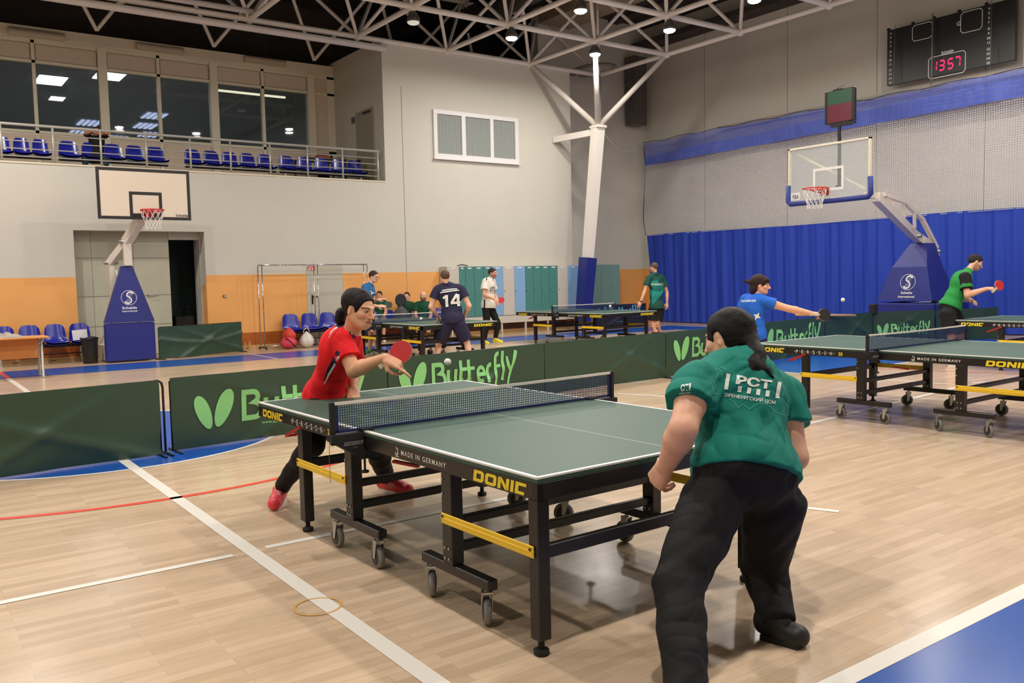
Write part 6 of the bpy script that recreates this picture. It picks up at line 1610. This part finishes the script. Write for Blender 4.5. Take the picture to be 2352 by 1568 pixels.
C5 = lambda x, y: g(1440 + x / 3.337, 680 + y / 3.337)
mb = MB()
def rt5(u, v): # text frame: u along the line of writing, v up, origin at the left end of the base line
    a = math.radians(9.0); return C5(745 + u * math.cos(a) + v * math.sin(a), 712 + u * math.sin(a) - v * math.cos(a))
def sub_text(s_, h, x0, y0, width, bold=0.0):
    text(mb, s_, rt5, h, x0, y0, width=width, bold=bold)
def bar(x, y0, y1, w_): ribbon(mb, [(x, y0 + (y1 - y0) * k / 6) for k in range(7)], w_, rt5)
bar(14, 0, 122, 30); bar(412, -4, 122, 30)
sub_text('РСТ', 62, 80, 58, 275, 0.045)
for x in (118, 190, 262, 334): bar(x, -4, 42, 30)
sub_text('ОРЕНБУРГСКИЙ ЦСМ', 25, 10, -52, 395, 0.02)
mb.build('shirt_lettering', wp, shirt)
mb = MB(); ol = cloth('print_mint', (84, 170, 150), 0.6, 0.0)
def oline(pts):
    P = []; r_ = random.Random(4)
    for i in range(len(pts) - 1):
        for k in range(5):
            t = k / 5; P.append((pts[i][0] + (pts[i + 1][0] - pts[i][0]) * t + r_.uniform(-5, 5), pts[i][1] + (pts[i + 1][1] - pts[i][1]) * t + r_.uniform(-5, 5)))
    ribbon(mb, P + [pts[-1]], 3.5, C5)
oline([(765, 565), (730, 545), (680, 560), (690, 600), (675, 650), (655, 700), (665, 745), (700, 750), (720, 770)])
oline([(790, 790), (830, 815), (850, 850), (890, 830), (940, 865), (1010, 820), (1090, 835), (1120, 870), (1180, 905), (1245, 915), (1240, 860), (1200, 790), (1190, 750)])
mb.build('map_outline_print', ol, shirt)
mb = MB()
def sl(u, v): a = math.radians(-6); return C5(398 + u * math.cos(a) + v * 0.05, 740 + u * math.sin(a) - v)
text(mb, 'СТ', sl, 48, 12, 12, width=62, bold=0.04); ribbon(mb, [(82, 10), (84, 66)], 12, sl); text(mb, 'КИЙ ЦСМ', sl, 12, 5, -14, width=82, bold=0.02)
mb.build('sleeve_print', wp, shirt)

# ------------------------------------------------------------------ 3. man with number 14
def mk(D, root, **kw):
    j = {}
    for k, v in kw.items():
        j[k] = J(v[0], v[1], D + (v[2] if len(v) > 2 else 0)) if k not in ('f', 'u') else dirv(*v)
    j['root'] = V3(fl(*root))
    for a in ('L', 'R'):
        if 'toe' + a in j and 'seat' not in kw: j['toe' + a][2] = max(0.035, min(j['toe' + a][2], 0.3))
    return j
D14 = 14.4
j = mk(D14, (1040, 835), head=(1022, 636), f=(-0.25, -0.1, 0.95), u=(-0.08, 0.98, 0.1), nb=(1025, 652), chest=(1034, 684), pelvis=(1040, 733), shL=(1003, 667), shR=(1059, 664), elL=(990, 704), wrL=(1006, 727, 0.15), elR=(1077, 702), wrR=(1068, 722, 0.18),
    hipL=(1026, 746), hipR=(1054, 746), knL=(1007, 790, 0.1), knR=(1072, 786, 0.1), anL=(1006, 828), anR=(1082, 826), toeL=(1004, 836, 0.15), toeR=(1084, 834, 0.15))
root, *_r = person('man in a navy shirt with white number 14 seen from behind', j, 0.96, (226, 178, 152), navy_cl, navy_cl, shoe_black, (92, 70, 56), vox=0.0075, w=1.18, dp=1.1, slv=0.5, leg_end=0.42, hairfn=short_hair, lw=1.25, loose=0.02, shirt_low=0.05, seed=14, aw=1.1)
iv = Vector(_r[-1]); sh = _r[2]; g = px_wrap(bvh_of(sh), iv, D14, 0.022); mb = MB()
def n14(u, v): a = math.radians(-4); return g(1018 + u * math.cos(a) + v * 0.03, 704 + u * math.sin(a) - v)
ribbon(mb, [(9, -1), (7.5, 12), (7, 26)], 6.5, n14); ribbon(mb, [(7, 25), (-1, 19)], 5, n14)
ribbon(mb, [(36, -1), (34, 12), (33, 26)], 6.5, n14); ribbon(mb, [(31, 27), (19, 8)], 6, n14); ribbon(mb, [(17, 7), (28, 7), (40, 7)], 5.5, n14)
ribbon(mb, [(-4, 37), (8, 38.5), (20, 39), (31, 39)], 2.0, n14); ribbon(mb, [(-8, 32.5), (8, 34), (20, 35), (36, 35.5)], 2.4, n14)
mb.build('number_print', wp, sh)

# ------------------------------------------------------------------ 4. man in white shirt
DW = 18.6
j = mk(DW, (1135, 790), head=(1132, 627), f=(0.9, -0.12, -0.4), u=(0.0, 1, 0), nb=(1126, 641), chest=(1122, 662), pelvis=(1122, 698), shR=(1114, 648, -0.12), shL=(1131, 648, 0.16), elR=(1112, 677, -0.2), wrR=(1136, 687, -0.32), elL=(1136, 676, 0.2), wrL=(1142, 690, 0.05),
    hipR=(1117, 708, -0.06), hipL=(1127, 708, 0.08), knR=(1118, 744, -0.1), knL=(1143, 741, 0.06), anR=(1112, 783, -0.05), anL=(1138, 778, 0.1), toeR=(1121, 790, -0.12), toeL=(1152, 785, 0.0))
root, *_r = person('man in white shirt and yellow shoes holding a red paddle by the lockers', j, 0.93, (214, 158, 128), white_cl, trouser_black, shoe_yellow, (58, 44, 38), vox=0.008, w=1.0, dp=1.05, slv=0.6, leg_end=1.0, hairfn=short_hair, face=dict(beard=((90, 62, 50), 0.6)), loose=0.03, shirt_low=0.08, seed=21, lw=1.05)
iv = Vector(_r[-1]); sh = _r[2]; g = px_wrap(bvh_of(sh), iv, DW, 0.01); mb = MB(); bk = cloth('print_black', (24, 24, 26))
text(mb, 'РСТ', lambda u, v: g(1129 + u, 663 - v), 4.4, 0, 0, width=9, bold=0.03); ribbon(mb, [(1126.5, 660), (1126.5, 670)], 1.2, g)
for x in (1129.5, 1132, 1136): ribbon(mb, [(x, 665.5), (x, 668.5)], 1.2, g)
ribbon(mb, [(1124, 672.5), (1138, 672.5)], 0.6, g)
ribbon(mb, [(1112.5, 705), (1113, 697), (1112.5, 688)], 3.2, g); ribbon(mb, [(1105.5, 666.5), (1111, 667), (1116, 668)], 2.2, g); ribbon(mb, [(1117, 643), (1119, 637.5)], 2.5, g)
mb.build('black_trim', bk, sh)
paddle(J(1151.5, 689, DW - 0.5), dirv(0.1, 0.1, -1), dirv(-0.9, -0.2, 0.1), 'red paddle held by the man in white before the lockers', s=0.86)

# ------------------------------------------------------------------ 5. man with glasses in blue
DB = 16.9
j = mk(DB, (850, 812), head=(859, 635), f=(0.88, -0.2, -0.4), u=(0.12, 0.98, 0), nb=(850, 653), chest=(844, 675), pelvis=(836, 722), shR=(838, 661, -0.12), shL=(852, 662, 0.15), elR=(846, 700, -0.2), wrR=(868, 703, -0.25), elL=(858, 692, 0.1), wrL=(868, 688, -0.1),
    hipR=(832, 735, -0.05), hipL=(842, 735, 0.08), knR=(853, 765, -0.1), knL=(862, 765, 0.1), anR=(849, 803, -0.05), anL=(866, 800, 0.15), toeR=(841, 811, -0.2), toeL=(872, 810, 0.0))
root, *_r = person('man with glasses in a blue shirt behind the woman in red', j, 0.98, (222, 172, 142), gblue, cloth('shorts_blue', (40, 60, 110)), shoe_green, (60, 46, 40), vox=0.008, slv=0.55, leg_end=0.4, hairfn=short_hair, loose=0.02, seed=31, lw=1.1,
    hands={'L': dict(d=dirv(0.95, 0.15, 0), n=dirv(0, 0.9, -0.3), curl=0.15, thumb=0.3), 'R': dict(d=dirv(0.95, 0.05, 0), n=dirv(0, 0.6, -0.7), curl=0.35, thumb=0.5)})
Lh = _r[5]; mb = MB()
for sx in (-1, 1): mb.tube([Vector(Lh(sx * 0.031 + 0.02 * math.cos(t), 0.105, 0.0 + 0.015 * math.sin(t))) for t in [2 * PI * k / 14 for k in range(14)]], 0.0022, 6, closed=True).tube([Vector(Lh(sx * 0.051, 0.1, 0.004)), Vector(Lh(sx * 0.078, 0.0, 0.004))], 0.002, 6)
mb.tube([Vector(Lh(-0.011, 0.108, 0.003)), Vector(Lh(0.011, 0.108, 0.003))], 0.002, 6).build('glasses', black, root)
g = px_wrap(bvh_of(_r[2]), Vector(_r[-1]), DB, 0.01); mb = MB(); ribbon(mb, [(851, 667), (855, 673), (861, 672)], [1, 3, 1], g); ribbon(mb, [(855, 672), (852, 677)], 2.5, g); mb.build('shirt_print', wp, _r[2])
paddle(J(893, 700, DB - 0.2), dirv(0.2, 0.2, -0.95), dirv(-0.9, -0.3, 0), 'dark paddle held by the man with glasses', face=(30, 32, 32), s=0.9)

# ------------------------------------------------------------------ 6-8. spectators on the bench
def seated(lbl, cx_, hy, D, s, skin, top, bot, shoe, hair, hairfn, seed, fx=-0.1, face=None, leg_end=1.0, feet_y=None, w=1.0, turn=0.0):
    q = FPX / D * s; X = cx_; U = lambda dx, dy, dz=0: (X + dx * q, hy + dy * q, dz)
    j = mk(D, (X, hy + 1.18 * q), head=U(0, 0, -0.02), f=(fx, -0.08, -0.98), u=(0.02, 1, 0.0), nb=U(0.0, 0.15), chest=U(0, 0.3), pelvis=U(0, 0.6, 0.0), shR=U(-0.155, 0.2), shL=U(0.155, 0.2), elR=U(-0.18, 0.46, -0.08), elL=U(0.18, 0.46, -0.08), wrR=U(-0.1, 0.62, -0.34), wrL=U(0.1, 0.64, -0.34),
        hipR=U(-0.09, 0.66, -0.05), hipL=U(0.09, 0.66, -0.05), knR=U(-0.13, 0.68, -0.46), knL=U(0.13, 0.68, -0.46), anR=U(-0.1, 1.08, -0.42), anL=U(0.12, 1.08, -0.4), toeR=U(-0.12, 1.16, -0.58), toeL=U(0.14, 1.16, -0.56))
    if feet_y:
        for a in ('L', 'R'): j['an' + a][2] = 0.08; j['toe' + a][2] = 0.035
    h = dict(d=dirv(0.3, -0.3, -0.9), n=dirv(0, 0.8, -0.6), curl=0.5, thumb=0.4)
    return person(lbl, j, s, skin, top, bot, shoe, hair, vox=0.0085, slv=0.6, leg_end=leg_end, hairfn=hairfn, loose=0.012, seed=seed, hands={'L': h, 'R': h}, face=face, w=w)
def long_back(S, C, R, s, L):
    hair_cap(S, C, R, s, 0, fullness=1.03); r, f, u = R; S.cone(L(0.0, -0.07, -0.02), L(0.05, -0.04, -0.12), 0.04 * s, 0.02 * s, 0.03)
    return [(L(0, 0.05, 0.05), nrm(f * 0.8 - u * 0.6))]
seated('boy in a green and white shirt sitting behind the man with glasses', 871, 678, 20.3, 0.86, (214, 162, 132), polo, cloth('shorts_grey', (120, 120, 120)), shoe_white, (60, 40, 32), short_hair, 41, leg_end=0.4, feet_y=1)
seated('woman in a dark green polo shirt sitting on the bench by the orange wall', 934, 681, 20.5, 0.94, (222, 170, 142), polo, cloth('trouser_dark', (40, 38, 44)), shoe_black, (74, 42, 34), long_back, 42, feet_y=1)
seated('bald bearded man in a dark green polo shirt sitting on the bench', 972, 680, 20.3, 1.0, (224, 174, 148), polo, cloth('trouser_dark', (40, 38, 44)), shoe_black, (70, 48, 38), None, 43, face=dict(beard=((60, 42, 36), 0.8)), leg_end=0.45, feet_y=1, w=1.15)

# ------------------------------------------------------------------ 9. man in teal by the curtain
DT = 20.9
j = mk(DT, (1507, 768), head=(1502, 614), f=(-0.75, -0.12, 0.65), u=(0, 1, 0), nb=(1505, 629), chest=(1506, 653), pelvis=(1508, 703), shL=(1489, 640, -0.12), shR=(1522, 640, 0.12), elL=(1481, 668, -0.15), wrL=(1472, 692, -0.2), elR=(1532, 672, 0.15), wrR=(1532, 696, 0.1),
    hipL=(1500, 712), hipR=(1515, 712, 0.05), knL=(1500, 742), knR=(1510, 742), anL=(1506, 764), anR=(1516, 764, 0.15), toeL=(1500, 768, 0.1), toeR=(1512, 768, 0.25))
root, *_r = person('man in a teal and dark green shirt standing at the edge of the blue curtain', j, 0.98, (218, 164, 134), teal_cl, trouser_black, shoe_black, (96, 78, 66), vox=0.008, w=1.12, slv=0.55, leg_end=0.4, hairfn=short_hair, loose=0.025, shirt_low=0.05, seed=51, lw=1.2)
iv = Vector(_r[-1]); g = px_wrap(bvh_of(_r[2]), iv, DT, 0.012); mb = MB()
P = [(1496, 645), (1504, 643.5), (1512, 643.5), (1521, 645), (1524, 652), (1524, 668), (1518, 678), (1510, 688), (1502, 697), (1496, 705), (1493, 695), (1492, 680), (1492, 665), (1494, 652)]
cxm, cym = 1508, 668; n = len(P); V_ = [g(cxm, cym)]; F_ = []
for k in range(1, 5):
    for p in P: V_.append(g(cxm + (p[0] - cxm) * k / 4, cym + (p[1] - cym) * k / 4))
for i in range(n): F_.append((0, 1 + i, 1 + (i + 1) % n))
for k in range(3):
    for i in range(n): F_.append((1 + k * n + i, 1 + (k + 1) * n + i, 1 + (k + 1) * n + (i + 1) % n, 1 + k * n + (i + 1) % n))
mb.add(V_, F_); mb.build('teal_panel', cloth('panel_teal', (36, 132, 122)), _r[2])
mb = MB(); g = px_wrap(bvh_of(_r[2]), iv, DT, 0.02); text(mb, 'ФБУ ТОМСКИЙ ЦСМ', lambda u, v: g(1496 + u, 655 - v), 4.2, 0, 0, width=28, bold=0.03); mb.build('shirt_lettering', wp, _r[2])
w_ = MB().lathe([(0.036, -0.012), (0.038, 0), (0.036, 0.012)], n=14); o = w_.build('wristwatch', black_matte, root); o.location = Vector(_r[0]['wrL'])

# ------------------------------------------------------------------ 10. woman in blue
DBW = 11.9
j = mk(DBW, (1735, 868), head=(1747, 655), f=(0.88, -0.08, -0.3), u=(-0.05, 1, 0.05), nb=(1740, 680), chest=(1732, 710), pelvis=(1733, 770), shR=(1754, 692, -0.12), shL=(1712, 688, 0.16), elR=(1812, 709, -0.2), wrR=(1862, 719, -0.25), elL=(1702, 730, 0.2), wrL=(1710, 765, 0.1),
    hipR=(1745, 785, -0.05), hipL=(1722, 785, 0.08), knR=(1760, 820, -0.1), knL=(1715, 822, 0.05), anR=(1752, 856, -0.05), anL=(1706, 860, 0.1), toeR=(1768, 866, -0.1), toeL=(1720, 870, 0.0))
def hair_blue(S, C, R, s, L):
    hair_cap(S, C, R, s, 0.02, fullness=1.12); r, f, u = R; S.ell(L(0, 0.07, 0.06), V3((0.065, 0.025, 0.03)) * s, R, 0.02)
    S.cone(L(0, -0.1, 0.02), L(0.0, -0.2, 0.045), 0.03 * s, 0.008 * s, 0.02); S.ell(L(0, -0.07, -0.05), V3((0.06, 0.05, 0.07)) * s, R, 0.03)
    S.ell(L(0, 0.12, -0.04), V3((0.1, 0.085, 0.08)) * s, R, 0.012, -1); S.ell(L(0.08, 0.005, -0.02), V3((0.025, 0.022, 0.03)) * s, R, 0.008, -1); return []
root, *_r = person('woman in a blue shirt with white stars reaching right with a black paddle', j, 1.08, (224, 166, 132), blue_cl, cloth('trouser_navy', (30, 30, 60)), shoe_black, (46, 30, 28), vox=0.007, w=0.95, slv=0.45, hairfn=hair_blue, head_s=1.2, loose=0.016, shirt_low=0.05, seed=61, aw=1.1,
    hands={'R': dict(d=dirv(0.95, -0.15, -0.1), n=dirv(0.1, 0.8, -0.5), side=-1, curl=(0.5, 0.9, 1.0, 1.0), thumb=0.7)})
iv = Vector(_r[-1]); g = px_wrap(bvh_of(_r[2]), iv, DBW, 0.006); mb = MB()
def star(cx_, cy_, r, rot=0.0, n=4, q=0.4):
    P = [(cx_, cy_)] + [(cx_ + (r if k % 2 == 0 else r * q) * math.cos(rot + PI * k / n), cy_ + (r if k % 2 == 0 else r * q) * math.sin(rot + PI * k / n)) for k in range(2 * n)]
    mb.add([g(*p) for p in P], [(0, 1 + k, 1 + (k + 1) % (2 * n)) for k in range(2 * n)])
star(1739, 726, 10, 0.5); star(1734, 749, 9, 0.7, 3); star(1722, 735, 5, 0.2, 3); star(1731, 772, 7, 1.2, 3)
text(mb, 'ОМСКИЙ ЦСМ', lambda u, v: g(1702 + u, 693.5 - u * 0.03 - v), 4.6, 0, 0, width=34, bold=0.03)
mb.build('shirt_print', wp, _r[2])
mb = MB().sphere(tuple(_r[5](0.084, -0.012, -0.045)), 0.007, 8, 6); mb.build('earring', chrome, root)
paddle(J(1893, 723, DBW - 0.35), dirv(0.15, 0.1, -0.97), dirv(-0.97, 0.02, 0.1), 'black paddle held by the woman in blue', face=(26, 24, 26), back=(190, 40, 40), s=1.12)

# ------------------------------------------------------------------ 11. man in the green vest
DGV = 12.5
j = mk(DGV, (2195, 840), head=(2241, 603), f=(0.86, -0.48, -0.15), u=(0.35, 0.92, 0.1), nb=(2223, 623), chest=(2206, 650), pelvis=(2182, 704), shR=(2217, 640, -0.15), shL=(2212, 634, 0.2), elR=(2222, 677, -0.22), wrR=(2266, 663, -0.3), elL=(2216, 685, 0.2), wrL=(2232, 690, 0.0),
    hipR=(2178, 722, -0.08), hipL=(2190, 722, 0.1), knR=(2186, 772, -0.12), knL=(2208, 770, 0.08), anR=(2186, 826, -0.05), anL=(2200, 815, 0.15), toeR=(2208, 838, -0.1), toeL=(2222, 826, 0.1))
root, *_r = person('man in a bright green vest with black sleeves looking down at a red paddle', j, 0.98, (226, 172, 146), green_cl, trouser_black, shoe_white, (44, 34, 32), vox=0.007, w=1.02, dp=1.1, slv=0.6, leg_end=0.45, hairfn=short_hair, loose=0.02, shirt_low=0.0, seed=71, lw=1.15, aw=1.08,
    hands={'R': dict(d=dirv(0.97, 0.02, -0.1), n=dirv(0, 0.8, -0.5), side=-1, curl=(0.4, 0.9, 1, 1), thumb=0.6)}, face=dict(beard=((60, 40, 34), 0.4)))
jl = _r[0]; slv_ = SDF(0.02); e = jl['shR'] + (jl['elR'] - jl['shR']) * 0.66; slv_.flat(jl['shR'] - nrm(jl['elR'] - jl['shR']) * 0.02, e, 0.082, 0.084)
sdf_obj('black_sleeve', slv_, 0.007, trouser_black, root, disp=folds(0.004, 3))
paddle(J(2295, 655, DGV - 0.35), dirv(0.2, 0.15, -0.95), dirv(-0.75, -0.6, 0.1), 'red paddle held by the man in the green vest', s=0.95)

# ------------------------------------------------------------------ 12. person on the balcony
DP_ = dep(wx(223, 330, -15.5))
j = mk(DP_, (222, 385), head=(223, 303), f=(0.1, 0.1, -0.98), u=(0, 0.95, 0.3), nb=(222, 317), chest=(222, 330), pelvis=(220, 362), shR=(208, 315), shL=(236, 315), elR=(198, 305, -0.12), elL=(247, 305, -0.12), wrR=(214, 300, -0.2), wrL=(230, 300, -0.2),
    hipR=(213, 366), hipL=(227, 366), knR=(196, 365, -0.4), knL=(244, 367, -0.4), anR=(197, 398, -0.36), anL=(245, 400, -0.36), toeR=(195, 404, -0.5), toeL=(247, 404, -0.5))
for a in ('L', 'R'): j['toe' + a][2] = 3.76; j['an' + a][2] = 3.81
j['root'] = V3((j['pelvis'][0], j['pelvis'][1], 3.72))
hb = dict(d=dirv(0.9, -0.05, -0.1), n=dirv(0, 0.2, -1), curl=0.3, thumb=0.3); hb2 = dict(d=dirv(-0.9, -0.05, -0.1), n=dirv(0, 0.2, -1), side=-1, curl=0.3, thumb=0.3)
person('person in black jacket sitting on the balcony with both hands raised', j, 0.95, (206, 138, 100), cloth('jacket_black', (30, 26, 26)), cloth('jeans', (52, 72, 84)), shoe_black, (60, 36, 32), vox=0.0095, slv=0.95, hairfn=short_hair, seed=81, hands={'R': hb, 'L': hb2}, w=1.05)
